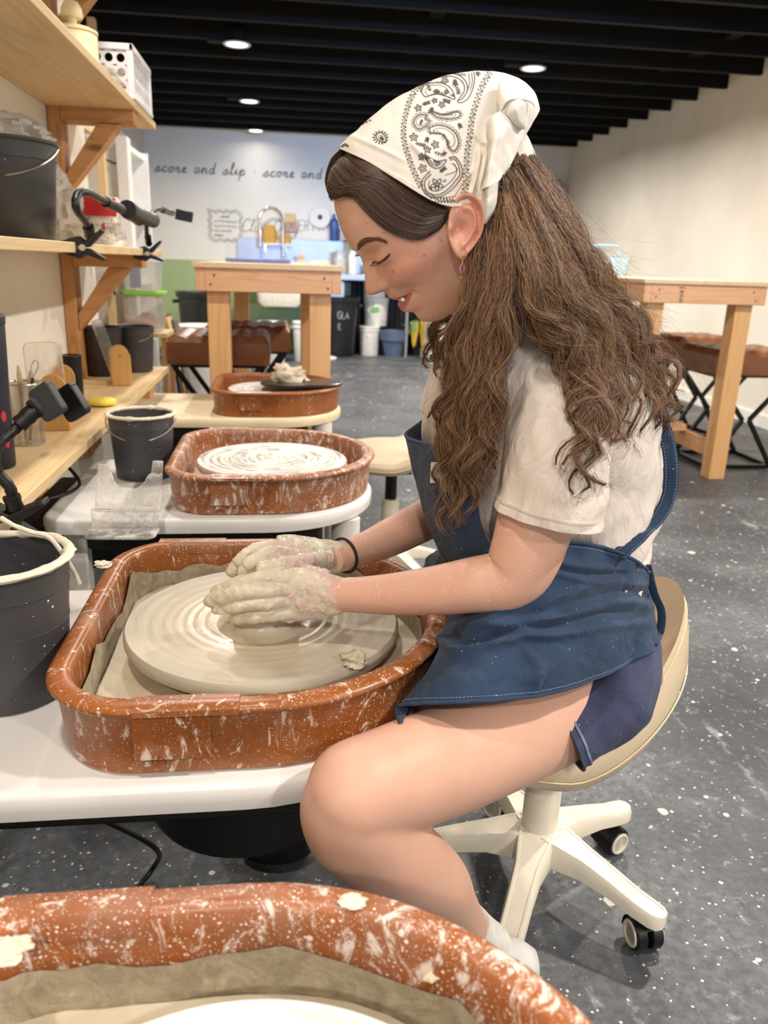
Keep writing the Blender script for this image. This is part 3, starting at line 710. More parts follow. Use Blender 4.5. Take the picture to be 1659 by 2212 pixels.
for dx, lab in ((0, 'grip_pad'), (.028, 'grip_pad')):
    mb = MB().prism([(u, v-.027) for u, v in rrect(.042, .054, .008)], -.008, .008, lambda u, v, q: (u, q, v)); o = mb.build(lab, plain('rubber_grip', (46, 48, 52), .5) if dx == 0 else BLACK, g3, loc=p+Vector((dx, .022 if dx else -.004, -.006 if dx else 0))-Vector(g3.location), bevel=.002); o.rotation_euler = (0, rad(-32), rad(-20))
# clear acrylic tray on the second wheel table
ac = thing('acrylic_rest', 'clay smeared clear acrylic arm rest with curved cut-out beside the second wheel', 'rest', (-.315, 1.49, TZ), rad(-3))
P = [(-.064, 0), (.064, 0), (.064, .105), (.044, .105), (.042, .080)]+[(.036*math.cos(a), .085-.042*math.sin(a)) for a in [PI*k/12 for k in range(1, 12)]]+[(-.040, .088), (-.046, .095), (-.064, .098)]
t = NT('smeared_acrylic'); v = t.map(); n = t.ramp(t.noise(v, 24, 5, .7, 1), [(.46, 0.0), (.72, 1.0)])
t.set(color=t.mix(n, (1, 1, .99, 1), lin((232, 224, 206))), rough=t.mix(n, .05, .5), trans=t.mix(n, .9, .15), ior=1.45); t.bump(t.noise(v, 30, 4), .3, .003); SACR = t.m
o = MB().prism(P, 0, .005, lambda u, v, q: (u, q, v)).build('back_plate', SACR, ac, loc=(0, .045, .03), bevel=.001); o.rotation_euler = (rad(-28), 0, 0)
MB().prism([(u, v-.04) for u, v in rrect(.135, .075, .022)], .0, .006, lambda u, v, q: (u, v, q)).build('base_plate', SACR, ac, bevel=.0015)
MB().box((0, .022, .024), (.128, .005, .036)).build('front_plate', SACR, ac, bevel=.001)
# cables and clutter on second wheel table
cab = MB().tube([tuple(q) for q in cr([(-.60, 2.0, .60), (-.56, 1.9, .60), (-.50, 1.85, .57), (-.47, 1.80, .545), (-.50, 1.72, .541), (-.56, 1.66, .541)], 40)], .004, 8)
tag(cab.build('power_cable', BLACK, smooth=60), 'black cable curling down behind the small bucket', 'cable')
cab = MB().tube([tuple(q) for q in cr([(-.30, 1.03, .25), (-.22, 1.10, .12), (-.24, 1.16, .02), (-.30, 1.05, .007), (-.36, .80, .007), (-.34, .62, .007), (-.30, .45, .007)], 50)], .0045, 8)
tag(cab.build('floor_cable', BLACK, smooth=60), 'black cable lying on the dark floor under the wheel', 'cable')
tag(MB().lathe([(0, 0), (.045, 0), (.045, .05), (.03, .06), (0, .06)], 24, sx=1.5).build('foot_pedal', HOUS, loc=(-.02, 1.22, 0), bevel=.004), 'black foot pedal on the floor beneath the wheel', 'pedal')
lump('clay_scrap', 'thin flake of clay stuck on the far left rim of the splash pan in use', (-.262, 1.09, TZ+.088), .010, 17, .35)
# ------------------------------------------------------------------ tall work tables
def worktable(label, x0, x1, y0, y1, H, stamp=False, rails=True):
    o = (0.5*(x0+x1), 0.5*(y0+y1), 0); root = thing('work_table', label, 'table', o)
    def p(mb, name, m, **k):
        c = np.mean(np.array(mb.v), axis=0); return mb.build(name, m, root, origin=c, bevel=.0025, **k)
    th = .022
    p(MB().span((x0-.012, y0-.012, H-th), (x1+.012, y1+.012, H)), 'tabletop', PLY)
    for y in (y0, y1-.038): p(MB().span((x0+.038, y, H-th-.09), (x1-.038, y+.038, H-th)), 'apron_rail', TFX)
    for x in (x0, x1-.038): p(MB().span((x, y0+.001, H-th-.09), (x+.038, y1-.001, H-th)), 'apron_rail', TFY)
    for x in (x0+.04, x1-.04-.089):
        for y in (y0+.04, y1-.129): p(MB().span((x, y, 0), (x+.089, y+.089, H-th-.002)), 'leg', TFZ)
    for x in (x0+.062, x1-.10): p(MB().span((x, y0+.129, .10), (x+.038, y1-.129, .19)), 'stretcher', TFY)
    for y in (y0+.40, y1-.45): p(MB().span((x0+.1, y, .19), (x1-.1, y+.089, .228)), 'stretcher', TFX)
    sc = plain('screw_head', (70, 62, 56), .5, .5)
    for k, (x, z) in enumerate(((x0+.075, H-.05), (x0+.06, H-.085), (x1-.07, H-.05), (x1-.055, H-.09))):
        MB().lathe([(0, 0), (.0045, 0), (.0045, .0015), (0, .0015)], 12).build('screw', sc, root, origin=None, loc=Vector((x, y0, z))-Vector(root.location)).rotation_euler = (rad(90), 0, 0)
    return root
T1 = worktable('tall fir work table behind the farthest wheel, in front of the sink', -.352, .232, 3.32, 5.3, 1.037)
T2 = worktable('tall fir work table at the right of the room, by the plain wall', 1.745, 2.385, 3.78, 6.1, 1.022)
MB().span((-.352+.17, 3.4, .0), (-.352+.17+.05, 3.45, .99)).build('leg', TFZ, T1, origin=(-.157, 3.425, .5)) if False else None
# middle support post and footboard of the first table
MB().span((.075, 3.62, 0), (.113, 3.71, .925)).build('support_post', TFZ, T1, origin=(.094, 3.66, .46), bevel=.002)
MB().span((-.115, 3.60, .228), (.0, 5.0, .246)).build('foot_board', TFY, T1, origin=(-.06, 4.3, .237), bevel=.002)
# stamped letters on the right table
INK = plain('black_ink', (38, 34, 32), .6)
def stroke(name, polys, f, r, mat, parent=None, origin=None, n=6, kind=None):
    mb = MB()
    for P in polys: mb.tube([f(*q) for q in P], r, n, squash=None)
    o = mb.build(name, mat, parent, origin=origin, smooth=60)
    if kind: o['kind'] = kind
    return o
fy = 3.779
st = [[(1.920, .985), (1.950, .985)], [(1.935, .972), (1.935, .960), (1.943, .955)], [(1.925, .968), (1.949, .966)], [(1.927, .95), (1.949, .946), (1.929, .938)], [(1.927, .932), (1.947, .928)], [(1.927, .922), (1.945, .918), (1.937, .91)]]
stroke('ink_stamp', st, lambda u, v: (u, fy, v), .002, INK, T2, origin=(1.935, fy, .95), kind='stuff')
# ---------------- leather bench stools with folded black frames
LEATHER = plain('brown_leather', (124, 78, 48), .33, var=.2, scale=6, bump=.12)
def stool(label, loc, rotz, w=.46, d=.42, H=.70):
    root = thing('leather_stool', label, 'stool', loc, rotz, 'brown leather stools at the work tables')
    N = 44; G = []; zt = H
    def top(u, v):
        a = abs(math.sin(PI*(u*3)+0*v)); s = .018*(abs(math.sin(PI*u*5))**.5)*(1-.0*v)
        e = min(1, (min(u, 1-u)/.06)) ** .5 * min(1, (min(v, 1-v)/.06))**.5
        return (.022*e)+s*e*.8-.010*(abs(math.cos(PI*v*3))**12)*e
    for i in range(N+1):
        G.append([((j/N-.5)*w, (i/N-.5)*d, zt-.03+top(j/N, i/N)) for j in range(N+1)])
    mb = MB().grid(G)
    edge = [G[0][j] for j in range(N+1)]+[G[i][N] for i in range(1, N+1)]+[G[N][j] for j in range(N-1, -1, -1)]+[G[i][0] for i in range(N-1, 0, -1)]
    lo = [[(x*(1+q*.02), y*(1+q*.02), z-(z-(zt-.13))*(q)) for x, y, z in edge] for q in (0, .3, .7, 1)]
    lo[3] = [(x*.98, y*.98, z) for x, y, z in lo[3]]
    mb.rings(lo, False, True)
    mb.build('seat_cushion', LEATHER, root, smooth=45)
    MB().box((0, 0, H-.137), (w*.94, d*.94, .014)).build('seat_frame', BLACKM, root)
    r = .0125
    for s in (-1, 1):
        y = s*d*.44; zt2 = H-.143
        P = [(-w*.44, y, zt2), (-.02, y, zt2*.5+.02), (-w*.38, y, .02), (w*.38, y, .02), (.02, y, zt2*.5+.02), (w*.44, y, zt2)]
        a = [(P[0], P[1]), (P[1], P[2])]; b = [(P[5], P[4]), (P[4], P[3])]
        for q in (a, b):
            mb = MB()
            for A, B in q: mb.beam(A, B, .022, .022)
            mb.build('leg', BLACKM, root, origin=q[0][1], bevel=.002)
        MB().beam((-w*.40, y, .012), (w*.40, y, .012), .022, .022).build('foot_bar', BLACKM, root, origin=(0, y, .012)) if False else MB().box((0, 0, 0), (w*.80, .022, .022)).build('foot_bar', BLACKM, root, loc=(0, y, .013))
    for s in (-1, 1): MB().box((0, 0, 0), (.022, d*.88, .022)).build('foot_bar', BLACKM, root, loc=(s*w*.39, 0, .013))
    return root
# builder above uses local coordinates for the legs
def fixlegs(root):
    for c in root.children:
        if c.name.startswith('leg'): c.location = Vector(c.location)+Vector(root.location)
def at_stool(label, loc, rz, **k):
    r = stool(label, (0, 0, 0), rz, **k); r.location = loc; return r
at_stool('brown leather stool on black folded frame, left of the table nearest the wheels', (-.30, 3.90, 0), rad(0), H=.715)
at_stool('second brown leather stool, behind the first and half under the same table', (-.20, 4.50, 0), rad(0), H=.715)
at_stool('brown leather stool with black folded frame, beside the right hand table leg', (2.56, 4.24, 0), rad(0), w=.50, H=.66)
at_stool('brown leather stool farther back along the right hand table', (2.70, 5.05, 0), rad(4), H=.66)
# hanging cloth/plastic on right table left side
bag('crumpled translucent plastic bag hanging at the right table, beside the hair', (1.84, 3.775, .52), (.075, .05, .05), 21)
# light blue caddy with handle
BLUE = plain('pale_blue_plastic', (168, 194, 204), .45)
cd = thing('tool_caddy', 'pale blue plastic caddy with handle on the right hand table', 'caddy', (2.08, 5.15, 1.023))
RR = [[(x*s_, (y-.1)*s_, z) for x, y in rrect(.30, .20, .03)] for s_, z in ((.82, 0), (.9, .07), (1.0, .12), (1.04, .122), (1.04, .126), (.98, .126), (.86, .06), (.8, .01))]
MB().rings(RR).build('caddy_body', BLUE, cd)
MB().tube([tuple(q) for q in cr([(-.09, 0, .12), (-.085, 0, .175), (-.06, 0, .185), (.06, 0, .185), (.085, 0, .175), (.09, 0, .12)], 24)], .008, 8).build('caddy_handle', BLUE, cd)
MB().box((0, -.086, .06), (.016, .012, .06)).build('caddy_notch', plain('dark_notch', (60, 64, 66), .6), cd)
# ---------------- second rolling stool with beige cushion and the one sat on
BEIGE = NT('beige_vinyl'); v = BEIGE.map(); BEIGE.set(color=BEIGE.ramp(BEIGE.noise(v, 7, 4), [(.3, lin((196, 178, 148))), (.7, lin((208, 192, 164)))]), rough=.42); BEIGE.bump(BEIGE.noise(v, 160, 3), .12, .001); BEIGE = BEIGE.m
OFFW = plain('ivory_plastic', (222, 214, 196), .35, var=.05)
STI = plain('pale_stitch_thread', (226, 208, 170), .6)
def saddle(root, r=.178, z=.40, back=.15, ang=0, thick=.05):
    """round cushion whose rear edge sweeps up into a low back; ang = direction of the back"""
    NU, NV = 30, 72
    def pt(s, a, off):
        ca = math.cos(a-ang); rr = r*s
        w_ = max(0, ca)**1.5
        lift = back*w_*max(0, (s-.45)/.55)**1.8
        out = 1+.14*w_*max(0, s-.5)*2
        x = rr*math.cos(a)*out; y = rr*math.sin(a)*out
        zt = z+.012*(1-s**2)-.010*s**8*(1-w_)+lift
        # underside: bowl
        zb = z-thick-.03*(1-s)-.0+lift*.55
        return x, y, zt, zb
    top, bot = [], []
    for i in range(NU+1):
        s = i/NU; rt, rb_ = [], []
        for k in range(NV):
            a = 2*PI*k/NV; x, y, zt, zb = pt(s, a, 0); rt.append((x, y, zt)); rb_.append((x, y, zb))
        top.append(rt); bot.append(rb_)
    side = []
    for q in (.1, .25, .5, .75, .9):
        row = []
        for k in range(NV):
            a = 2*PI*k/NV; x, y, zt, zb = pt(1, a, 0); bul = .016*math.sin(PI*q); d = math.hypot(x, y)
            row.append((x+x/d*bul, y+y/d*bul, zt+(zb-zt)*q))
        side.append(row)
    G = top+side+bot[::-1]
    MB().grid(G, closed_u=True).build('seat_cushion', BEIGE, root, smooth=80)
    # seam lines
    for q, nm in ((.08, 'seam_piping'), (.62, 'seam_piping')):
        P = []
        for k in range(NV):
            a = 2*PI*k/NV; x, y, zt, zb = pt(1, a, 0); bul = .017*math.sin(PI*q)+.0006; d = math.hypot(x, y); P.append((x+x/d*bul, y+y/d*bul, zt+(zb-zt)*q))
        MB().tube(P, .0012, 6, closed=True).build(nm, STI, root)
def castor_base(root, R=.205, rot=0, hubz=.13):
    # five arms
    for k in range(5):
        a = rot+2*PI*k/5; c, s = math.cos(a), math.sin(a)
        rings = []
        for q, w_, zt, h in ((.02, .034, hubz+.005, .05), (.05, .030, hubz, .045), (.09, .0235, hubz-.008, .036), (.14, .0215, hubz-.022, .028), (.18, .021, hubz-.035, .025), (R, .0205, hubz-.041, .024), (R+.013, .017, hubz-.042, .024), (R+.020, .008, hubz-.043, .022)):
            sec = [(-w_, 0), (-w_, h*.75), (-w_+.004, h), (-w_+.008, h), (-w_+.009, h-.0015), (w_-.009, h-.0015), (w_-.008, h), (w_-.004, h), (w_, h*.75), (w_, 0)] if w_ > .01 else [(-w_, 0), (-w_, h*.75), (-w_*.8, h), (-w_*.6, h), (-w_*.5, h), (w_*.5, h), (w_*.6, h), (w_*.8, h), (w_, h*.75), (w_, 0)]
            rings.append([(c*q-s*u, s*q+c*u, zt-h+v) for u, v in sec])
        MB().rings(rings).build('base_arm', OFFW, root, smooth=40)
        # castor
        R2 = R-.002; cx, cy = c*R2, s*R2
        cr_ = MB().lathe([(0, .050), (.006, .050), (.006, hubz-.064), (0, hubz-.064)], 12).build('castor', BLACKM, root, loc=(cx, cy, 0))
        b = a+rad(50+40*k)
        if k == CAST_A[0]: b = CAST_A[1]
        ax = Vector((math.cos(b), math.sin(b), 0)); fw = Vector((-math.sin(b), math.cos(b), 0)); off = fw*.014
        # hood
        G = []
        for i in range(9):
            u = -.024+.048*i/8; G.append([tuple(ax*u+off+fw*(math.cos(t_)*.0275)+Vector((0, 0, .0265+math.sin(t_)*.0275))) for t_ in [rad(-15)+rad(150)*j/12 for j in range(13)]])
        MB().grid(G).build('castor_hood', BLACK, cr_)
        for sgn in (-1, 1):
            M3 = Matrix((fw, Vector((0, 0, 1)), ax*sgn)).transposed()
            o = off+Vector((0, 0, .0262))
            wh = MB().lathe([(0, .004), (.024, .004), (.0262, .006), (.0262, .020), (.024, .023), (.0, .023)], 36, c=o, axis=M3).build('wheel', BLACK, cr_)
            MB().lathe([(.0165, .0232), (.0165, .0255), (.0205, .0255), (.0215, .0232)], 36, c=o, axis=M3).build('white_ring', OFFW, cr_)
CAST_A = (9, 0)
def rolling_stool(label, loc, rotb, R=.205, z=.40, back=.15, ang=0, r=.178, thick=.05, sx=0, sy=0):
    root = thing('rolling_stool', label, 'stool', loc, 0, 'beige rolling stools')
    castor_base(root, R, rotb)
    MB().lathe([(0, .10), (.040, .10), (.042, .13), (.036, .133), (.031, .135), (.030, .30), (.0, .30)], 40).build('gas_lift_cover', OFFW, root)
    MB().lathe([(0, .28), (.020, .28), (.020, z-.075), (0, z-.075)], 24).build('gas_lift', BLACKM, root)
    MB().box((0, 0, z-.072), (.12, .12, .012)).build('seat_bracket', BLACKM, root, bevel=.003)
    saddle(root, r, z, back, ang, thick)
    for c_ in root.children:
        if c_.name.startswith(('seat_cushion', 'seam_piping')): c_.location = (sx, sy, 0)
    return root
CAST_A = (9, 0)
RS1 = rolling_stool('beige cushioned rolling stool with low back that the person sits on', (.432, 1.085, 0), rad(-47), .210, .425, .175, rad(-4), .165, thick=.075, sx=-.028, sy=-.03)
rolling_stool('beige cushioned rolling stool in front of the second wheel, empty', (.35, 2.50, 0), rad(10), .205, .475, .13, rad(-8), .185)
# ---------------- far end: sink, bins, tubs
STEEL = plain('brushed_steel', (176, 180, 186), .38, .75, var=.08, scale=3)
sk = thing('utility_sink', 'steel utility sink with high splashback along the far wall', 'sink', (.35, 9.62, 0))
MB().span((-.90, .33, .93), (1.12, .36, 1.30)).build('splashback', STEEL, sk, bevel=.004)
mb = MB().span((-.90, -.3, .86), (1.12, .34, .93)); mb.build('sink_deck', STEEL, sk, bevel=.008)
MB().span((-.25, -.25, .60), (.35, .25, .86)).build('sink_bowl', STEEL, sk, bevel=.02)
for x in (-.86, 1.08):
    for y in (-.26, .3): MB().lathe([(.018, 0), (.018, .86)], 14).build('leg', STEEL, sk, loc=(x, y, 0))
MB().span((-.85, -.26, .30), (.34, .3, .33)).build('under_shelf', plain('green_shelf', (170, 186, 150), .5), sk, bevel=.003)
fz = MB().tube([tuple(q) for q in cr([(-.36, .2, .93), (-.36, .2, 1.35), (-.38, .18, 1.56), (-.50, .12, 1.63), (-.62, .08, 1.54), (-.62, .06, 1.36)], 40)], .017, 10)
fz.build('spring_faucet', CHROME, sk, smooth=60); MB().lathe([(.022, 1.20), (.024, 1.36), (.016, 1.38)], 14, c=(-.62, .06, 0)).build('spray_head', CHROME, sk)
ws = thing('wall_shelf', 'small white wall shelf under the faucet holding round sponges', 'shelf', (-.10, 9.93, 1.235))
MB().box((0, 0, 0), (.36, .12, .02)).build('shelf_board', WHITE, ws); MB().beam((-.12, .04, -.1), (-.12, 0, 0), .02, .02).build('shelf_bracket', CHROME, ws); MB().beam((.12, .04, -.1), (.12, 0, 0), .02, .02).build('shelf_bracket', CHROME, ws)
SPO = plain('ochre_sponge', (206, 160, 78), .9, bump=.6)
tag(MB().lathe([(0, 0), (.07, .0), (.085, .05), (.08, .15), (.05, .2), (0, .21)], 28, sy=.5).build('sponge', SPO, loc=(-.165, 9.93, 1.246)), 'ochre round sponge on the wall shelf, left and taller', 'sponge')
tag(MB().lathe([(0, 0), (.07, .0), (.08, .05), (.07, .10), (0, .14)], 28, sy=.5).build('sponge', SPO, loc=(.01, 9.93, 1.246)), 'ochre round sponge on the wall shelf, right and lower', 'sponge')
sc = thing('scrub_brush', 'pale wooden scrubbing brush hung on the far wall right of the faucet', 'brush', (.08, 9.97, 1.46))
MB().box((0, 0, .08), (.12, .02, .10)).build('brush_back', PINEX, sc, bevel=.01)
for k in range(4): MB().box((0, -.012, -.06+k*.028), (.17, .02, .012)).build('bristle_row', TFX, sc)
# small vessels on sink deck right
def vessel(name, label, x, y, z, prof, m, cat, **k): return tag(MB().lathe(prof, 24).build(name, m, loc=(x, y, z)), label, cat)
vessel('blue_bottle', 'blue pump bottle standing on top of the steel splashback', .60, 9.97, 1.302, [(0, 0), (.055, 0), (.055, .2), (.04, .24), (.015, .25), (.015, .3), (0, .3)], plain('blue_plastic', (42, 78, 150), .3), 'bottle')
vessel('green_bottle', 'white spray bottle with green top by the nose of the person', .79, 9.5, .931, [(0, 0), (.05, 0), (.05, .2), (.03, .24), (.03, .27), (0, .27)], plain('milky_plastic', (226, 228, 222), .4), 'bottle')
vessel('bottle_top', 'green cap of the spray bottle by the sink', .79, 9.5, 1.202, [(0, 0), (.05, 0), (.052, .1), (.03, .16), (0, .17)], plain('green_plastic', (60, 172, 96), .4), 'bottle top')
vessel('cream_tub', 'wide cream tub on the sink deck', .40, 9.4, .931, [(0, 0), (.13, 0), (.14, .13), (.12, .14), (0, .14)], plain('cream_tub_plastic', (232, 222, 196), .4), 'tub')
vessel('soap_bottle', 'small amber soap bottle with white pump beside the cream tub', .20, 9.4, .931, [(0, 0), (.04, 0), (.04, .10), (.02, .12), (.02, .15), (.03, .16), (.03, .2), (0, .2)], plain('amber', (214, 180, 116), .3), 'bottle')
vessel('glass_jar', 'grey glass jar on the sink deck left of the green topped bottle', .64, 9.45, .931, [(0, 0), (.07, 0), (.07, .16), (.05, .19), (.05, .26), (0, .26)], plain('grey_jar', (176, 180, 182), .25), 'jar')
rk = thing('drying_rack', 'white wire drying rack behind the blue bottle', 'rack', (.85, 9.93, 1.302))
for k in range(4): MB().box((0, 0, .02+k*.035), (.36, .1, .012)).build('rack_bar', WHITE, rk)
for x in (-.17, .17): MB().box((x, 0, .07), (.012, .1, .14)).build('rack_post', WHITE, rk)
# wall scroll holder / round dispenser
dp = thing('paper_roll', 'white round paper roll holder on the far wall beside the blue bottle', 'paper roll', (.43, 9.98, 1.56))
MB().lathe([(.03, 0), (.12, 0), (.12, .03), (.03, .03)], 32).build('roll', WHITE, dp).rotation_euler = (rad(90), 0, 0)
MB().lathe([(0, 0), (.028, 0), (.028, .04), (0, .04)], 20).build('roll_core', plain('dark_core', (70, 70, 60), .6), dp).rotation_euler = (rad(90), 0, 0)
tr = MB().box((0, 0, 0), (.30, .22, .018)); tag(tr.build('tray', plain('blue_tray', (112, 122, 176), .4), loc=(-.12, 4.0, 1.047), bevel=.004), 'blue flat tray lying on the nearer work table', 'tray')
cb = thing('white_comb_rack', 'low white rack with teeth on the nearer work table', 'rack', (.10, 3.9, 1.038))
MB().box((0, 0, .003), (.13, .05, .006)).build('rack_base', WHITE, cb)
for k in range(9): MB().box((-.056+k*.014, 0, .011), (.004, .04, .012)).build('tooth', WHITE, cb)
# bins and pots on the floor at the far end
BIN = plain('black_bin_plastic', (24, 24, 26), .4, var=.2)
def bin_(label, loc, r, h, m=BIN):
    root = thing('bin', label, 'bin', loc)
    MB().lathe([(0, 0), (r*.8, 0), (r*.82, .02), (r*.98, h-.06), (r*1.06, h-.055), (r*1.08, h), (r*.98, h), (r*.93, h-.03), (r*.7, .05), (0, .05)], 40).build('bin_body', m, root)
    for s in (-1, 1): MB().box((s*r*1.08, 0, h-.10), (.05, .12, .035)).build('bin_handle', m, root, bevel=.006)
    return root
bn = bin_('large black round bin lettered in white, beside the stacked tubs', (.62, 9.42, 0), .24, .68)
bin_('black plant pot shaped bin on the left before the green wall', (-.86, 8.6, 0), .24, .72)
CHALK = plain('white_chalk', (190, 192, 190), .8)
TUBW = plain('white_tub_plastic', (228, 228, 222), .4, var=.05)
TUBP = plain('paper_label_tub', (222, 220, 212), .5, spots=[((104, 108, 120), 16, .48), ((86, 120, 160), 9, .42)])
def tub(label, loc, r, h, m=TUBW, lid=True):
    root = thing('tub', label, 'tub', loc)
    MB().lathe([(0, 0), (r*.86, 0), (r*.88, .006), (r*.97, h*.86), (r*1.02, h*.87), (r*1.02, h*.90), (r*.98, h*.91), (r*.99, h-.012), (0, h-.012)], 36).build('tub_body', m, root)
    if lid: MB().lathe([(0, h-.012), (r*1.03, h-.012), (r*1.04, h+.006), (r*.98, h+.01), (0, h+.005)], 36).build('tub_lid', TUBW, root)
    return root
tub('small white tub with dark print at the foot of the stack', (1.01, 9.52, 0), .12, .33, TUBP)
tub('labelled white tub with green print, middle of the stack of tubs', (1.10, 9.70, .335), .15, .32, TUBP)
MB().box((0, 0, 0), (.10, .01, .05)).build('green_label', plain('green_print', (110, 170, 90), .5), bpy.data.objects['tub.001'], loc=(-.03, -.148, .20))
tub('tall white lidded tub on top of the stack of tubs', (1.08, 9.72, .667), .15, .36)
tub('white tub with lid on the floor in front of the green wall', (-.70, 6.6, .0), .17, .53)
tub('white lidded bucket under the sink, seen through the nearer table legs', (-.13, 8.7, 0), .15, .42)
tub('white lidded bucket under the sink at the right, half hidden by the table post', (.24, 8.8, 0), .15, .42)
tag(MB().lathe([(0, 0), (.16, 0), (.17, .02), (.15, .03), (0, .03)], 32).build('lid', TUBW, loc=(.42, 9.0, .0)), 'round white lid lying on the floor right of the nearer table leg', 'lid')
ct = thing('canvas_bin', 'cream woven canvas basket hanging under the sink', 'basket', (-.05, 9.2, .56))
RR = [[(x*s_, (y-.1)*s_, z) for x, y in rrect(.52, .2, .05)] for s_, z in ((.8, 0), (.95, .05), (1, .26), (.97, .26))]
MB().rings(RR).build('basket_body', plain('woven_cream', (214, 208, 192), .8, scale=90, var=.25, bump=.6), ct)
pp = thing('flower_pot', 'slate blue plastic flower pot on the floor before the dark recess', 'pot', (1.29, 9.45, 0))
MB().lathe([(0, 0), (.10, 0), (.135, .19), (.155, .19), (.165, .30), (.150, .30), (.13, .2), (0, .2)], 40).build('pot_body', plain('slate_blue', (84, 100, 124), .5), pp)
pt = thing('potted_plant', 'leafy plant with green and yellowing leaves drooping right of the blue pot', 'plant', (1.60, 9.62, 0))
MB().lathe([(0, 0), (.09, 0), (.12, .22), (.125, .24), (0, .22)], 28).build('plant_pot', BIN, pt)
LG = plain('leaf_green', (88, 128, 52), .4, var=.3, scale=9); LY = plain('leaf_yellow', (222, 182, 44), .45, var=.2, scale=9); LP = plain('leaf_pale', (150, 170, 96), .45, var=.3, scale=9)
rg = random.Random(5)
for k in range(15):
    a = rg.uniform(0, 2*PI) if k > 6 else rg.uniform(PI*.9, PI*2.0); L = rg.uniform(.26, .40); h0 = .30+rg.uniform(0, .1); drop = rg.uniform(.12, .34)
    P = cr([(0, 0, .22), (.10*math.cos(a), .10*math.sin(a), h0), (.20*math.cos(a), .18*math.sin(a), h0+.01), ((.22+.03)*math.cos(a), .2*math.sin(a), h0-drop)], 14)
    sd = Vector((-math.sin(a), math.cos(a), 0)); G = []
    for i, p in enumerate(P):
        w_ = .042*math.sin(PI*min(1, max(0, (i-3)/10)))**.8+.003 if i > 3 else .004
        G.append([tuple(Vector(p)+sd*w_*q+Vector((0, 0, -.25*w_*abs(q)))) for q in (-1, -.5, 0, .5, 1)])
    MB().grid(G).build('leaf', (LG, LY, LP)[0 if k % 3 == 1 else 1 if k % 3 == 0 else 2], pt, smooth=80)
# black panel that paints the shade of the recess behind the tubs
dk = thing('recess_shade_panel', 'black panel painting the shade of the recess behind stacked tubs and plant', 'sheet', (1.28, 9.86, 0))
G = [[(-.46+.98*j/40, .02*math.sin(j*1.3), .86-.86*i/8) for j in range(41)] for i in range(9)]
MB().grid(G).build('sheet', plain('recess_shade_black', (26, 27, 30), .6), dk, smooth=70)
# ---------------- niche on the left: shelf units and stored things
nu = thing('niche_shelving', 'pale wooden shelf frame in the niche behind the wall shelves', 'shelving', (-1.2, 4.6, 0))
for x, y in ((XN+1.2+.03, -1.0), (.13, -.98), (.13, .5), (XN+1.2+.03, .5)): MB().span((x, y, 0), (x+.04, y+.06, 2.3)).build('post', PINEZ, nu)
for z in (.45, .86, 1.22, 1.72): MB().span((XN+1.2+.02, -.98, z), (.15, .56, z+.02)).build('shelf_board', PINE, nu); MB().span((.15, -.98, z-.04), (.17, .56, z+.02)).build('front_rail', PINE, nu)
wp = MB().span((-1.02, 5.41, 0), (-.95, 5.53, 1.75)); tag(wp.build('white_post', WHITE, bevel=.004), 'white upright cabinet edge at the end of the niche shelves', 'post')
wc = thing('white_cabinet', 'white open cubby cabinet behind the wall shelf brackets', 'cabinet', (-1.28, 5.9, 0))
MB().span((-.28, -.35, 0), (.30, .35, .03)).build('cabinet_base', WHITE, wc)
for z in (.45, .86, 1.3, 1.70): MB().span((-.28, -.35, z), (.30, .35, z+.03)).build('shelf_board', WHITE, wc)
for y in (-.36, .34): MB().span((-.28, y, 0), (.32, y+.03, 1.75)).build('cabinet_side', WHITE, wc)
FL2 = NT('cloudy_tub_plastic'); FL2.set(color=lin((216, 214, 208)), rough=.3, alpha=.5, trans=.3); FL2 = FL2.m
st = thing('storage_tub', 'cloudy storage tub with lime green lid at the end of the niche', 'storage tub', (-.875, 5.25, .60))
MB().rings([[(x*s_, y*s_-.12, z) for x, y in rrect(.24, .26, .05)] for s_, z in ((.8, 0), (.95, .03), (1, .22))]).build('tub_body', FL2, st)
MB().rings([[(x, y-.13, z) for x, y in rrect(.26, .28, .05)] for z in (.221, .245)]).build('tub_lid', plain('lime_lid', (132, 190, 60), .4), st, bevel=.004)
lump('folded_cloth', 'pink and white cloth bundle inside the cloudy tub', (-.875, 5.22, .62), .07, 31, .8, plain('pink_cloth', (222, 188, 170), .8), cat='cloth')
st2 = thing('storage_tub', 'cloudy storage tub with blue contents stacked above the lime lid', 'storage tub', (-.875, 5.25, .850))
MB().rings([[(x*s_, y*s_-.12, z) for x, y in rrect(.22, .24, .03)] for s_, z in ((.9, 0), (1, .17))]).build('tub_body', FL2, st2)
MB().rings([[(x, y-.12, z) for x, y in rrect(.23, .25, .03)] for z in (.171, .19)]).build('tub_lid', TUBW, st2)
MB().box((-.03, -.09, .08), (.06, .04, .13)).build('blue_packet', plain('blue_packet', (74, 96, 150), .5), st2)
cart = thing('niche_table', 'small low table holding the storage tubs at the niche end', 'table', (-.875, 5.25, 0))
MB().box((0, 0, .585), (.30, .34, .026)).build('tabletop', PINE, cart)
for x in (-.13, .13):
    for y in (-.15, .15): MB().box((x, y, .286), (.03, .03, .572)).build('leg', FIRZ, cart)
for k, (x, m_, an) in enumerate(((-.775, 'dark', 8), (-.71, 'fir', 11), (-.66, 'grey', 9))):
    mt = {'dark': plain('dark_board', (58, 46, 38), .6), 'fir': TFZ, 'grey': plain('grey_board', (104, 104, 92), .6)}[m_]
    o = MB().box((0, 0, .33), (.02, .22, .66)).build('leaning_board', mt, loc=(x+.02, 6.0-.2*k, 0)); o.rotation_euler = (0, rad(-an), 0)
    tag(o, ['dark narrow board leaning at the niche end, leftmost of three boards', 'fir board leaning between the dark and the grey board', 'grey board leaning at the niche end, rightmost of three boards'][k], 'board')
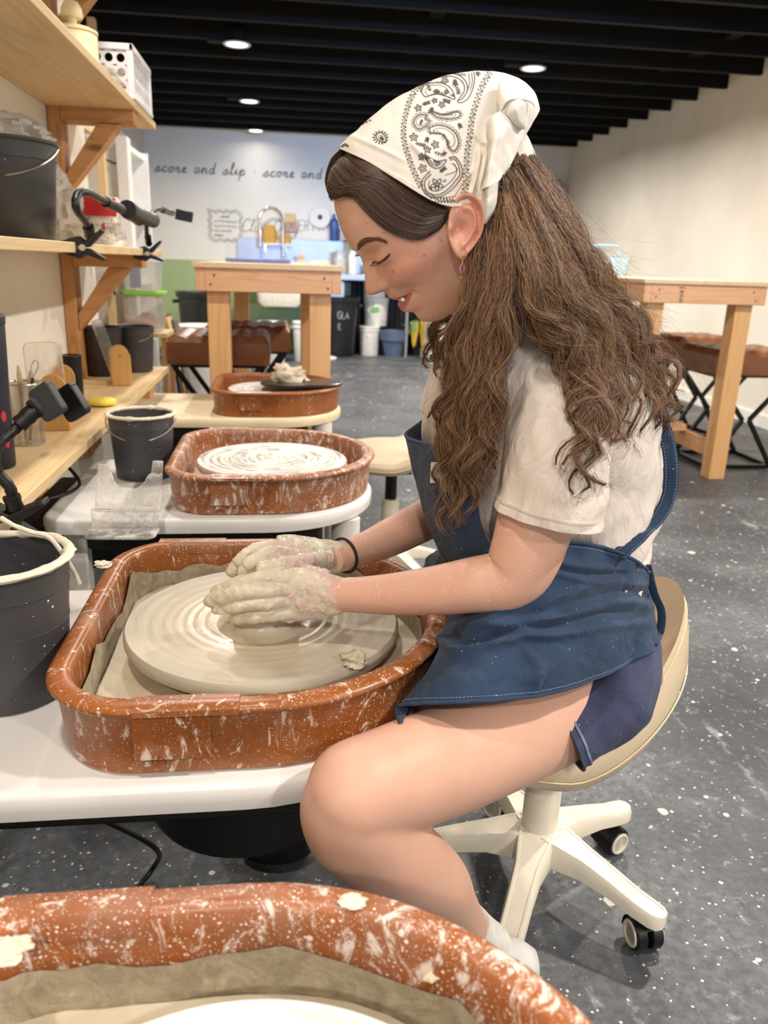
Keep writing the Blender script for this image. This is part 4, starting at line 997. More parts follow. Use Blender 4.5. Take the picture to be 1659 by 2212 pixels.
lump('orange_packet', 'orange packet lying on the niche shelf', (-1.1, 5.75, .89), .06, 41, .7, plain('orange_packet', (226, 128, 92), .5), cat='packet')
hk = thing('coat_hook', 'thin dark hook rail on the white post beside the lettered wall', 'hook', (-1.0, 5.48, 1.60))
MB().tube([(-.15, 0, .04), (-.05, 0, .0), (.03, 0, 0), (.05, 0, -.03)], .005, 8).build('hook_bar', BLACKM, hk)
# framed strip near door
tag(MB().box((0, 0, 0), (.03, .05, 1.1)).build('wooden_strip', PINEZ, loc=(XN+.06, 8.1, 1.45)), 'narrow pale wooden strip on the wall before the door', 'strip')
# pink hanging behind the hair
ph = thing('pink_hanging', 'dusky pink rounded hanging with dark fuzzy trim on the far wall', 'hanging', (3.24, 9.93, 1.45))
P = [(.24*math.cos(rad(a))*1.0, .62*math.sin(rad(a))) for a in range(-90, 91, 10)]+[(-.35, .62), (-.35, -.62)]
MB().prism(P, 0, .03, lambda u, v, q: (u, q, v)).build('pink_cloth_panel', plain('dusky_pink', (190, 120, 124), .8, bump=.4), ph, bevel=.006)
for k in range(26):
    a = rad(-70+150*k/25); d = Vector((.25*math.cos(a), 0, .63*math.sin(a))); e = d+Vector((.035+.03*rg.random(), -.01, .03*rg.uniform(-1, 1)))
    MB().tube([d, (d+e)/2+Vector((0, 0, .012)), e], [.007, .005, .002], 6).build('fuzzy_tuft', plain('dark_tuft', (58, 52, 52), .9) if k == 0 else bpy.data.materials['dark_tuft'], ph)
# ---------------- lettering on the far wall
GL = {'s': (.5, [[(0, .02), (.12, .2), (.30, .42), (.34, .30), (.38, .12), (.26, 0), (.10, .03)], [(.26, 0), (.5, .1)]]),
 'c': (.42, [[(0, .08), (.08, .3), (.24, .42), (.36, .36)], [(.24, .42), (.08, .3), (.08, .1), (.2, 0), (.42, .1)]]),
 'o': (.5, [[(.2, .42), (.06, .3), (.06, .1), (.2, 0), (.34, .12), (.34, .3), (.2, .42), (.36, .34), (.5, .38)]]),
 'r': (.42, [[(0, .1), (.08, .42), (.1, .36), (.26, .38), (.24, .1), (.3, 0), (.42, .1)]]),
 'e': (.42, [[(0, .08), (.2, .22), (.3, .36), (.2, .43), (.1, .3), (.1, .1), (.2, 0), (.42, .1)]]),
 'a': (.5, [[(.34, .38), (.18, .42), (.06, .28), (.08, .06), (.2, 0), (.34, .14), (.36, .42), (.36, .1), (.5, .05)]]),
 'n': (.55, [[(0, .1), (.1, .42), (.1, 0), (.1, .2), (.24, .42), (.36, .34), (.38, .06), (.55, .08)]]),
 'd': (.52, [[(.34, .34), (.18, .4), (.06, .26), (.08, .06), (.2, 0), (.34, .14), (.38, .9), (.36, .1), (.52, .06)]]),
 'l': (.3, [[(0, .1), (.18, .6), (.2, .9), (.1, .86), (.08, .2), (.14, 0), (.3, .1)]]),
 'i': (.28, [[(0, .1), (.12, .42), (.12, .06), (.28, .1)], [(.13, .56), (.15, .58)]]),
 'p': (.5, [[(0, .1), (.12, .42), (.10, -.45)], [(.10, .1), (.22, .42), (.38, .34), (.36, .08), (.2, 0), (.12, .06)], [(.3, .02), (.5, .1)]]),
 'y': (.5, [[(0, .38), (.1, .1), (.24, .02), (.36, .4), (.34, -.4), (.2, -.45), (.16, -.3), (.5, .1)]]),
 'C': (.62, [[(.56, .8), (.36, .95), (.12, .8), (.04, .45), (.12, .1), (.34, 0), (.62, .12)]]),
 'O': (.62, [[(.3, .95), (.1, .8), (.04, .45), (.14, .1), (.34, 0), (.54, .2), (.56, .6), (.44, .88), (.3, .95)]]),
 'E': (.5, [[(.45, .9), (.06, .9), (.06, 0), (.46, 0)], [(.06, .46), (.38, .46)]]), 'V': (.52, [[(0, .9), (.24, 0), (.48, .9)]]),
 'R': (.52, [[(.06, 0), (.06, .9), (.34, .88), (.42, .68), (.3, .5), (.06, .46)], [(.2, .46), (.46, 0)]]), 'Y': (.52, [[(0, .9), (.24, .45), (.48, .9)], [(.24, .45), (.24, 0)]]),
 'T': (.5, [[(0, .9), (.48, .9)], [(.24, .9), (.24, 0)]]), 'H': (.54, [[(.06, .9), (.06, 0)], [(.46, .9), (.46, 0)], [(.06, .46), (.46, .46)]]),
 'I': (.2, [[(.1, .9), (.1, 0)]]), 'N': (.56, [[(.06, 0), (.06, .9), (.46, 0), (.46, .9)]]), 'G': (.58, [[(.5, .78), (.3, .92), (.1, .75), (.04, .4), (.16, .06), (.38, 0), (.5, .16), (.5, .42), (.32, .42)]]),
 'L': (.45, [[(.06, .9), (.06, 0), (.42, 0)]]), 'A': (.52, [[(0, 0), (.24, .9), (.48, 0)], [(.1, .34), (.38, .34)]]), 'S': (.48, [[(.42, .8), (.24, .92), (.06, .74), (.2, .5), (.42, .3), (.3, .02), (.04, .1)]]),
 ' ': (.42, []), '.': (.3, [[(.1, .28), (.16, .3), (.12, .34)]])}
def write(s, x, z, h, f=None, slant=.25, sp=0.0, smooth=True):
    polys = []
    for ch in s:
        w_, st_ = GL[ch]
        for P in st_:
            Q = [(x+h*(p[0]+slant*p[1]), z+h*p[1]) for p in P]
            if smooth and len(Q) > 2 and ch.islower() or ch in 'COGS':
                Q = [tuple(q[:2]) for q in cr([(a, b, 0) for a, b in Q], 3*len(Q))]
            polys.append(Q)
        x += h*(w_+sp)
    return polys, x
LET = plain('dark_lettering', (52, 50, 50), .6)
wall = lambda u, v: (u, YB-.004, v)
def lettering(label, words, x, z, h, r, mat, **k):
    root = thing('wall_lettering', label, 'lettering', (x, YB-.004, z))
    for wd in words.split():
        pp, x2 = write(wd, x, z, h, **k); stroke('word', pp, wall, r, mat, root, origin=((x+x2)/2, YB-.004, z+.05), n=5); x = x2+h*(.42+k.get('sp', 0))
lettering('dark handwritten words score and slip repeated along the top of the far wall', 'score and slip . score and slip . score and slip . score and slip', -1.47, 1.985, .138, .0055, LET, sp=.09)
PEN = plain('thin_pen_lettering', (120, 113, 102), .6)
lettering('thin handwritten words Clay Only above the sink, left of the faucet', 'Clay Only', -.50, 1.37, .15, .0035, PEN, sp=.02)
lettering('thin handwritten capitals EVERYTHING above the sink, right of the faucet', 'EVERYTHING', .02, 1.40, .13, .0035, PEN, slant=.05, sp=.06)
# wavy edged note drawn on the wall
q0 = at(487, 488, y=YB); cx, cz = q0.x, q0.z
P = []
for k in range(97):
    a = 2*PI*k/96; s_ = max(abs(math.cos(a)), abs(math.sin(a))); r_ = (1+.07*math.sin(a*14))/s_; P.append((cx+.19*math.cos(a)*r_, cz+.17*math.sin(a)*r_))
polys = [P, [(cx+(u-cx)*.88, cz+(v-cz)*.88) for u, v in P]]
rg2 = random.Random(3)
for k, wd in enumerate((.10, .26, .26, .20, .10)):
    x0 = cx-.13 if k else cx-.05; z0 = cz+.10-.052*k
    polys.append([(x0+wd*i/40, z0+.012*rg2.uniform(-1, 1)) for i in range(41)])
tag(stroke('wall_note', polys, wall, .003, PEN, None, origin=(cx, YB-.004, cz), n=5), 'wavy bordered handwritten note on the far wall left of the sink', 'note')
# white words on the black bin
bl, _ = write('GLA', -.07, .44, .085, slant=0, sp=.02); bl2, _ = write('E', -.06, .32, .07, slant=0)
for nm, pp_ in (('bin_lettering', bl), ('bin_lettering', bl2)):
    stroke(nm, pp_, lambda u, v: (u+.05, -.226-.02*(v-.3), v), .0035, CHALK, bn, n=5)
# ================================================================== the person
PER = thing('person', 'person in white tee and denim apron, paisley head scarf, shaping clay at the wheel', 'person', (.43, 1.0, 0))
PO = Vector(PER.location)
YH = .895                                   # middle plane of the head
def A3(p): return np.array(at(p[0], p[1], y=p[2]))
def obj_np(name, V, F, mat, parent, smooth=180, cols=None, uv=None, center=None):
    V = np.asarray(V, float); c = Vector(center) if center is not None else Vector(V.mean(axis=0))
    me = bpy.data.meshes.new(name); me.from_pydata((V-np.array(c)).tolist(), [], F); me.materials.append(mat)
    me.polygons.foreach_set('use_smooth', [True]*len(me.polygons))
    if smooth < 180: me.set_sharp_from_angle(angle=rad(smooth))
    if cols is not None:
        ca = me.color_attributes.new('tint', 'FLOAT_COLOR', 'POINT'); ca.data.foreach_set('color', np.asarray(cols, np.float32).ravel())
    ob = bpy.data.objects.new(name, me); COL.objects.link(ob); ob.parent = parent; ob.location = c-parent_world(parent)
    return ob
def remesh(mb, voxel, smooth=3, fac=.5):
    """union of closed pieces as one smooth surface"""
    me = bpy.data.meshes.new('tmp'); me.from_pydata([tuple(p) for p in mb.v], [], mb.f)
    bm = bmesh.new(); bm.from_mesh(me); bmesh.ops.remove_doubles(bm, verts=bm.verts, dist=1e-5)
    bmesh.ops.recalc_face_normals(bm, faces=bm.faces); bm.to_mesh(me); bm.free()
    o = bpy.data.objects.new('tmp', me); COL.objects.link(o)
    r = o.modifiers.new('r', 'REMESH'); r.mode = 'VOXEL'; r.voxel_size = voxel; r.adaptivity = 0
    if smooth: s = o.modifiers.new('s', 'SMOOTH'); s.iterations = smooth; s.factor = fac
    dg = bpy.context.evaluated_depsgraph_get(); ev = o.evaluated_get(dg); m2 = ev.to_mesh()
    n = len(m2.vertices); V = np.empty(n*3, np.float64); m2.vertices.foreach_get('co', V); V = V.reshape(-1, 3)
    Fc = [tuple(p.vertices) for p in m2.polygons]
    ev.to_mesh_clear(); bpy.data.objects.remove(o); bpy.data.meshes.remove(me)
    return V, Fc
def ring(p1, p2, cy, hy, n=32, e=2.0, dy1=0, dy2=0):
    """elliptic section: p1/p2 photograph pixels of its front and back edge at depth cy"""
    a = A3((p1[0], p1[1], cy+dy1)); b = A3((p2[0], p2[1], cy+dy2)); c = (a+b)/2; u = (a-b)/2; w_ = np.array([0, hy, 0.])
    out = []
    for k in range(n):
        t_ = 2*PI*k/n; ct, st_ = math.cos(t_), math.sin(t_); q = (abs(ct)**e+abs(st_)**e)**(-1/e)
        out.append(c+u*ct*q+w_*st_*q)
    return out
def rings_interp(RR, m):
    RR = np.array(RR); return [cr(RR[:, k], m) for k in range(RR.shape[1])]
def loft(mb, RR, m=None, cap0=True, cap1=True):
    if m: Q = np.array(rings_interp(RR, m)).transpose(1, 0, 2); RR = [list(r) for r in Q]
    mb.rings(RR, cap0, cap1); return mb
def px_of(V):
    d = V-np.array(cO); w_ = d @ np.array(cF); return 829.5+FPX*(d @ np.array(cR))/w_, 1106+FPX*(d @ np.array(cD))/w_
# ---------------- head, built in head coordinates (f forward, l to her left, u up)
pF = A3((721, 428, YH)); pC = A3((905, 690, YH)); U = (pF-pC)/np.linalg.norm(pF-pC)
Fv = np.array([-U[2], 0, U[0]]); Fv = Fv if Fv[0] < 0 else -Fv; Lv = np.array([0, -1., 0])
HO = A3((1000, 490, YH))
def loc(p): d = A3((p[0], p[1], YH))-HO; return d @ Fv, d @ U
PROF = [(721, 431.5), (724, 453.5), (731.7, 478.6), (739.6, 500.5), (749, 520.9), (760.9, 535.6), (772.5, 546), (779.7, 558.5), (785, 575.7), (787.2, 591.4), (788.2, 610.2), (789.3, 627), (794.5, 635.7), (803, 638.4), (813.2, 635.8), (824.2, 630.7), (832, 626.6), (834.5, 634), (839, 641.6), (848.3, 647), (854.5, 649.6), (858.5, 657), (863.5, 667), (870.1, 673.3), (880.6, 674.9), (892.2, 673.3), (898.4, 680.2), (904, 688.5), (914.5, 694.6), (928.6, 695.9), (946.5, 692.2)]
PL = sorted([loc(p) for p in PROF], key=lambda q: q[1]); PU = np.array([q[1] for q in PL]); PFv = np.array([q[0] for q in PL])
uT = PU[-1]; uChin = PU[0]
def loc2(px, py, l): d = A3((px, py, YH-l))-HO; return np.array([d @ Fv, d @ U])
scalp = [(.040, .004), (.030, .024), (.012, .042), (-.012, .054), (-.04, .0595)]
f_top, u_top = PL[-1]
UB = np.concatenate([PU, [.116, .124, .130, .134, .1357]])
FB = np.concatenate([PFv, [.0915, .0810, .0640, .0370, .004]])
def smoothed(X, Y, s):
    xs = np.linspace(X[0], X[-1], 500); ys = np.interp(xs, X, Y); h = (xs[1]-xs[0]); k = np.exp(-.5*((np.arange(-80, 81)*h)/s)**2); k /= k.sum()
    yp = np.concatenate([2*ys[0]-ys[80:0:-1], ys, 2*ys[-1]-ys[-2:-82:-1]]); return xs, np.convolve(yp, k, 'valid')
_fx, _fy = smoothed(UB, FB, .0011)
def ff(u): return np.interp(u, _fx, _fy)
# smooth base without nose, lips, chin knob
bu = [loc(p) for p in ((721, 431), (739.6, 500.5), (766, 541), (783, 561))]
sn = loc((832, 626.6)); ml = loc((862, 650)); cn = loc((893, 673)); ch = loc((921, 690))
BU = np.array([uChin, ch[1], cn[1], ml[1], sn[1], (bu[3][1]*.5+sn[1]*.5), bu[3][1], bu[2][1], bu[1][1], bu[0][1]]); BF = np.array([PL[0][0]-.004, ch[0]-.005, cn[0]-.004, ml[0]-.006, sn[0]-.003, (bu[3][0]*.5+sn[0]*.5)-.004, bu[3][0]-.004, bu[2][0]-.002, bu[1][0], bu[0][0]])
o_ = np.argsort(BU); BU = BU[o_]; BF = BF[o_]
_bx, _by = smoothed(np.concatenate([BU, UB[UB > BU[-1]+.001]]), np.concatenate([BF, FB[UB > BU[-1]+.001]]), .003)
def fb(u): return np.interp(u, _bx, _by)
W_U = [uChin-.01, uChin, ch[1], cn[1], ml[1], sn[1], 0.0, .03, .06, .085, .105, .120, .130, .1357]
W_W = [.050, .052, .054, .058, .062, .0665, .070, .073, .0735, .0715, .0655, .052, .034, .008]
_s = np.argsort(W_U); W_U = np.array(W_U)[_s]; W_W = np.array(W_W)[_s]
_wx, _wy = smoothed(W_U, W_W, .005)
def wid(u): return max(.006, np.interp(u, _wx, _wy))
K_U = [uChin-.01, uChin, ch[1], cn[1], ml[1], sn[1], .0, .09]; K_K = [.30, .42, .62, .80, .90, .96, 1.0, 1.0]
_s = np.argsort(K_U); K_U = np.array(K_U)[_s]; K_K = np.array(K_K)[_s]
FCB_U = [uChin-.01, -.05, -.02, .0, .04, .08, .10, .115, .125, .131, .1357]; FCB = [-.040, -.054, -.074, -.086, -.095, -.092, -.081, -.066, -.049, -.031, -.006]
FCB_U, FCB = smoothed(np.array(FCB_U), np.array(FCB), .004); K_U, K_K = smoothed(K_U, np.array(K_K), .005)
eyeu = loc2(826, 555, .034)[1]
def g2(x, s, p=2.0): return math.exp(-abs(x/s)**p)
rows = np.concatenate([np.linspace(uChin, .12, 150), np.linspace(.121, .1356, 24)]); NA = 180
mb = MB(); G = []
u_sn = sn[1]; u_tip = loc((796, 635))[1]; u_br = loc((779, 557))[1]
u_mouth = loc((858, 652))[1]; u_ch = ch[1]
for u in rows:
    F0 = fb(u); N0 = ff(u)-F0; bk = np.interp(u, FCB_U, FCB); w_ = wid(u); kf = np.interp(u, K_U, K_K); r_ = []
    fc = 0.0 if u > -.05 else 0.0
    fc = min(0.0, F0-.02) if u < .1 else (1-(u-.1)/.036)*0+(-.010)*((u-.1)/.036)
    for k in range(NA):
        a = 2*PI*k/NA; c, s = math.cos(a), math.sin(a)
        n_ = 2.35 if c > 0 else 2.1
        q = (abs(c)**n_+abs(s)**n_)**(-1/n_)
        f = fc+(F0-fc)*c*q if c > 0 else fc+(fc-bk)*c*q
        cc = max(0, c); wk = w_*(1+(kf-1)*(cc**1.2)); l = wk*s*q
        if c > 0:
            al = abs(l)
            if u_sn-.002 <= u <= u_br+.010:                                   # nose
                tt = min(1, max(0, (u_br-u)/(u_br-u_tip))); sg = .0075+.0055*tt**1.5
                f += N0*g2(l, sg, 2.2+.6*tt)
                f += .0045*g2(u-(u_sn+.008), .0065)*g2(al-.0125, .0050)       # wings
            elif u < u_sn-.002 and u > cn[1]-.002: f += N0*g2(l, .0175, 2.2)
            elif u <= cn[1]-.002: f += N0*g2(l, .021, 2.2)
            else: f += N0*g2(l, .045, 4)
            f -= .0105*g2(u-eyeu-.002, .013)*g2(al-.029, .015)                # socket
            f += .0115*g2(u-eyeu+.000, .0085)*g2(al-.032, .0125, 2.4)         # lid over eyeball
            f -= .0030*g2(u-eyeu-.0088, .0020)*g2(al-.032, .014, 4); f -= .0030*g2(u-eyeu+.0088, .0018)*g2(al-.033, .013, 4)           # crease
            f += .0030*g2(u-eyeu-.020, .007)*g2(al-.030, .024, 3)             # brow ridge
            f += .0050*g2(u-(u_sn+.006), .017)*g2(al-.043, .017)              # smiling cheek
            l += math.copysign(.0035, s)*g2(u-(u_sn+.012), .022)*g2(al-.055, .02)
            f -= .0028*g2((u-(u_mouth+.009))-.35*(.032-al), .006)*g2(al-.030, .009) # fold beside mouth
            f -= .0060*g2(u-u_mouth-.0005, .0017)*g2(l, .024, 6)       # mouth line
            f -= .0045*g2(u-u_mouth-.001, .005)*g2(al-.0265, .005)            # corner
            f -= .0045*g2(u-(u_sn-.0005), .0028)*g2(al-.0068, .0032)          # nostrils
        r_.append(HO+Fv*f+Lv*l+U*u)
    G.append(r_)
mb.rings(G)
# neck: from inside the skull down to the shoulders
nk = [ring((962, 600), (1095, 520), YH, .050), ring((972, 655), (1105, 610), .90, .050), ring((985, 700), (1130, 665), .915, .052), ring((1000, 745), (1165, 715), .93, .060), ring((990, 800), (1200, 780), .95, .085)]
loft(mb, nk, 14)
# ears
def ear(sgn):
    top, bot = loc2(1003, 431, .080), loc2(992, 548, .080)
    cpt = loc2(1000, 489, .080); H_ = .031; Wd = .0185
    up = (top-bot)/np.linalg.norm(top-bot); bkv = np.array([-up[1], up[0]]) if up[0]*0-up[1] < 0 else np.array([up[1], -up[0]])
    bkv = np.array([-abs(up[1]), up[0]*(1 if up[1] > 0 else -1)]); l0 = .0752
    NR, NT_ = 22, 64; Gt, Gb = [], []
    for i in range(NR+1):
        r = i/NR; a_, b_ = [], []
        for k in range(NT_):
            th = 2*PI*k/NT_; c, s = math.cos(th), math.sin(th)          # c: towards back, s: up
            ow = Wd*(1+.16*s if c > 0 else .86+.05*s)*(1 if s > -.2 else 1-.30*min(1, (-s-.2)/.8)); oh = H_*(1.0)
            x = ow*c*r; y = oh*s*r
            rimf = max(0, min(1, (c+.75)/.6)) if s > -.55 else max(0, (c+.5))*max(0, 1+(s+.55)/.45*1)
            rimf = max(0, min(1, rimf))
            h = .0075+.0050*g2(r-.93, .085)*rimf-.0035*g2(r-.74, .09)*rimf+.0030*g2(r-.55, .10)*(1 if c > -.3 else .2)
            h -= .0085*g2(math.hypot(x+.003, y+.004), .0088)
            h += .0045*g2(math.hypot(x+.0125, y+.003), .0042)           # tragus
            h += .0020*g2(math.hypot(x+.002, y+.024), .008)             # lobe
            h += .30*max(0, x+.008)                                     # ear stands away at its back edge
            base = max(-.004, .0015+.30*max(0, x+.010)-.003) if r < .97 else h-.0035
            fu = cpt+bkv*x+up*y
            e = h-(.0022 if i == NR else 0)
            a_.append(HO+Fv*fu[0]+U*fu[1]+Lv*sgn*(l0+e)); b_.append(HO+Fv*fu[0]+U*fu[1]+Lv*sgn*(l0+min(base, e-.003)-(.004 if r < .8 else 0)))
        Gt.append(a_); Gb.append(b_)
    G_ = [Gt[0]]+Gt[1:]+Gb[::-1]
    return G_
for sgn in (1, -1):
    G_ = ear(sgn); mb.rings(G_[1:-1], True, True)
HV, HF = remesh(mb, .00115, 2, .5)
# ---------------- arms with hands
def limb(mb, pts, n=28):
    """pts: (px, py, y, half height in m, half depth in m)"""
    C = np.array([A3(p) for p in pts]); m = 6*len(pts); Cc = cr(C, m); R1 = cr([(p[3], p[4], 0) for p in pts], m); RR = []; prev = None
    for i in range(m):
        t_ = Cc[min(i+1, m-1)]-Cc[max(i-1, 0)]; t_ = t_/np.linalg.norm(t_)
        b = np.array([0, 1., 0]); b = b-t_*(b @ t_); b /= np.linalg.norm(b); a = np.cross(t_, b)
        RR.append([Cc[i]+a*math.cos(q)*R1[i][0]+b*math.sin(q)*R1[i][1] for q in [2*PI*k/n for k in range(n)]])
    mb.rings(RR)
def finger(mb, pts, r0, r1, joints=True):
    C = cr([A3(p) for p in pts], 26); R = []
    for i in range(26):
        s = i/25; r = r0+(r1-r0)*s
        if joints: r *= 1+.09*g2(s-.38, .06)+.07*g2(s-.70, .05)-.03*g2(s-.55, .07)
        if s > .93: r *= math.sqrt(max(.02, 1-((s-.93)/.075)**2))
        R.append(r)
    # extra end cap point
    mb.tube([tuple(p) for p in C], R, 14)
am = MB()
limb(am, [(1195, 870, .820, .043, .043), (1180, 950, .81, .044, .044), (1170, 1030, .80, .043, .043), (1160, 1110, .79, .0425, .042), (1146, 1165, .786, .041, .040), (1132, 1205, .785, .0395, .039), (1116, 1236, .786, .037, .037), (1090, 1254, .789, .0345, .0355), (1060, 1259, .793, .033, .034), (1025, 1263, .798, .0315, .033), (950, 1274, .815, .0285, .030), (850, 1283, .842, .0245, .026), (775, 1285, .860, .0215, .022), (735, 1285, .868, .0205, .019), (700, 1282, .874, .0225, .016)], 36)
# left (near) hand: palm
P_ = [ring((738, 1250), (738, 1324), .868, .0175, 28), ring((715, 1243), (718, 1328), .870, .0165, 28), ring((680, 1233), (688, 1334), .873, .0155, 28), ring((640, 1228), (650, 1339), .876, .0145, 28), ring((605, 1232), (618, 1341), .878, .0125, 28), ring((588, 1238), (603, 1338), .880, .0105, 28)]
loft(am, P_, 16)
finger(am, [(640, 1246, .876), (590, 1247, .874), (545, 1254, .872), (500, 1266, .884), (461, 1281, .906)], .0100, .0072)
finger(am, [(640, 1270, .876), (588, 1273, .868), (535, 1278, .862), (490, 1288, .872), (447, 1300, .896)], .0102, .0074)
finger(am, [(645, 1295, .876), (597, 1298, .868), (545, 1303, .862), (505, 1309, .868), (463, 1315, .890)], .0098, .0070)
finger(am, [(655, 1320, .876), (612, 1324, .870), (570, 1329, .866), (535, 1333, .870), (500, 1336, .888)], .0088, .0062)
finger(am, [(705, 1255, .880), (665, 1240, .895), (620, 1228, .908), (570, 1226, .915), (515, 1240, .922)], .0120, .0080)
# right (far) arm
limb(am, [(1150, 860, 1.12, .043, .043), (1110, 930, 1.14, .043, .043), (1070, 1000, 1.15, .041, .041), (1040, 1045, 1.15, .038, .038), (1005, 1078, 1.143, .035, .036), (930, 1117, 1.11, .0315, .032), (845, 1160, 1.06, .0275, .028), (790, 1184, 1.025, .0225, .024), (750, 1199, 1.0, .0200, .022), (715, 1206, .985, .0170, .026)])
def ring_h(c, ax, hw, th, n=28):
    """section with centre c (px,py,y), width direction ax (world vector), half width hw, half thickness th"""
    c = A3(c); ax = np.array(ax, float); ax /= np.linalg.norm(ax); nrm = np.cross(ax, np.array([-1., -.25, -.1])); nrm /= np.linalg.norm(nrm)
    return [c+ax*hw*math.cos(q)+nrm*th*math.sin(q) for q in [2*PI*k/n for k in range(n)]]
wv = (-.2, .93, .45)
loft(am, [ring_h((750, 1199, 1.0), wv, .021, .017), ring_h((715, 1203, .985), wv, .026, .016), ring_h((675, 1203, .968), wv, .034, .0155), ring_h((640, 1203, .955), wv, .038, .0145), ring_h((610, 1204, .945), wv, .038, .012)], 16)
finger(am, [(640, 1205, .920), (605, 1196, .905), (575, 1199, .893), (552, 1210, .888), (528, 1224, .886)], .0098, .0074)
finger(am, [(650, 1212, .935), (600, 1186, .945), (555, 1190, .938), (528, 1205, .930), (510, 1222, .925)], .0100, .0074)
finger(am, [(650, 1205, .960), (590, 1192, .968), (540, 1203, .962), (512, 1222, .955), (497, 1245, .948)], .0098, .0070)
finger(am, [(655, 1203, .978), (600, 1202, .990), (555, 1215, .985), (528, 1235, .975), (510, 1255, .966)], .0088, .0062)
finger(am, [(712, 1208, .955), (675, 1212, .925), (640, 1218, .900), (600, 1222, .884), (556, 1228, .876)], .0115, .0078)
AV, AF = remesh(am, .0015, 3, .5)
# ---------------- legs and trunk (mostly under clothes)
lm = MB()
limb(lm, [(1330, 1400, .92, .075, .075), (1290, 1450, .90, .075, .075), (1200, 1525, .85, .071, .070), (1120, 1568, .812, .068, .067), (1040, 1607, .775, .0655, .063), (960, 1643, .740, .0625, .059), (880, 1672, .705, .060, .055), (815, 1694, .682, .056, .052), (765, 1712, .667, .054, .050), (738, 1728, .661, .047, .047), (722, 1742, .660, .036, .038)], 40)
limb(lm, [(755, 1690, .664, .034, .038), (760, 1752, .664, .047, .046), (802, 1808, .680, .052, .049), (862, 1862, .705, .0525, .050), (930, 1910, .740, .047, .045), (972, 1955, .785, .036, .036), (1008, 1995, .820, .0275, .029), (1034, 2025, .845, .0255, .027)], 40)
limb(lm, [(1330, 1400, 1.06, .078, .078), (1200, 1440, 1.13, .072, .070), (1100, 1400, 1.22, .066, .064), (1000, 1350, 1.27, .060, .057), (945, 1330, 1.29, .048, .050)], 36)
limb(lm, [(945, 1320, 1.29, .04, .045), (950, 1390, 1.29, .050, .048), (985, 1500, 1.26, .050, .046), (1020, 1620, 1.22, .034, .034), (1035, 1690, 1.20, .028, .028)], 36)
TR = [ring((1180, 1450), (1343, 1480), .985, .125, 40), ring((1130, 1330), (1350, 1360), .98, .135, 40), ring((1090, 1210), (1330, 1235), .975, .130, 40), ring((1010, 1100), (1333, 1100), .975, .138, 40), ring((970, 960), (1338, 950), .97, .142, 40), ring((985, 850), (1308, 850), .96, .155, 40), ring((1005, 790), (1270, 790), .955, .13, 40), ring((1020, 760), (1160, 760), .945, .07, 40)]
loft(lm, TR, 30)
limb(lm, [(752, 1680, .664, .036, .038), (746, 1735, .662, .046, .046), (752, 1790, .666, .044, .044), (775, 1840, .677, .034, .036)], 32)
LV, LF = remesh(lm, .003, 26, .5)
# ---------------- one body mesh, colour per vertex
SK = np.array(lin((212, 168, 146))); PINKC = np.array(lin((198, 122, 104))); LIPC = np.array(lin((176, 92, 88))); CLAYC = np.array(lin((216, 205, 182))); CLAYP = np.array(lin((210, 180, 172))); CLAYD = np.array(lin((176, 160, 132)))
def sm(x, a, b): t_ = np.clip((x-a)/(b-a), 0, 1); return t_*t_*(3-2*t_)
BV = np.concatenate([HV, AV, LV]); o1, o2 = len(HV), len(HV)+len(AV)
BF_ = HF+[tuple(i+o1 for i in f) for f in AF]+[tuple(i+o2 for i in f) for f in LF]
cols = np.tile(SK, (len(BV), 1))
def blend(m, c): 
    global cols
    cols = cols*(1-m[:, None])+c[None, :]*m[:, None]
hd = BV-HO; hf, hl, hu = hd @ Fv, hd @ Lv, hd @ U; isH = np.zeros(len(BV)); isH[:o1] = 1
blend(isH*.55*np.exp(-(((hu-(u_sn+.012))/.020)**2+((np.abs(hl)-.050)/.020)**2)), PINKC)
blend(isH*.45*np.exp(-(((hu-u_tip)/.010)**2+(hl/.014)**2))*(hf > .07), PINKC)
blend(isH*.6*(np.abs(hl) > .0765)*np.exp(-(hf/.03)**2), PINKC)
upl = u_mouth+.0020; lowl = u_mouth-.0125
tp_ = np.clip(1-(hl/.025)**2, 0, 1); lip = isH*sm(hu, u_mouth-.0125*tp_-.001, u_mouth-.0115*tp_+.001)*(1-sm(hu, u_mouth+.0058*tp_, u_mouth+.0078*tp_+.0005))*(1-sm(np.abs(hl), .0225, .025))*(hf > .055)
blend(lip*.9, LIPC)
pxx, pyy = px_of(BV)
near = (BV[:, 1] < YH-.01)
for mx, my, mr in ((916.5, 552, 2.8), (847.5, 587, 3.0), (935, 682, 2.0), (829, 503, 1.6), (795, 481, 1.2), (890, 522, 1.4), (757, 1276, 2.0), (733, 1194, 1.6)):
    blend((near | (my > 1100))*.75*np.exp(-(((pxx-mx)**2+(pyy-my)**2)/mr**2)), np.array(lin((110, 66, 50))))
# clay on the hands
arm = np.zeros(len(BV)); arm[o1:o2] = 1
nn = np.array([fbm(*(v*42), 5) for v in BV[o1:o2]]); n2 = np.array([fbm(*(v*95+7), 4) for v in BV[o1:o2]]); n3 = np.array([nz(*(v*330)) for v in BV[o1:o2]])
av = BV[o1:o2]; axx = pxx[o1:o2]
farm = av[:, 1] > .955
wr = np.where(farm & (pyy[o1:o2] < 1245), 742, 728)
cov = 1-sm(axx+nn*34, wr-14, wr+14)
pk = sm(nn+.25*n2, .02, .10)*sm(axx, 560, 620)*(1-farm)
ac_ = SK[None, :]*(1-cov[:, None])+(CLAYC[None, :]*(.93+.14*n2[:, None]))*cov[:, None]
ac_ = ac_*(1-(pk*cov*.8)[:, None])+CLAYP[None, :]*(pk*cov*.8)[:, None]
edge = np.exp(-((nn+.25*n2-.02)/.035)**2)*cov*sm(axx, 540, 600)*.55
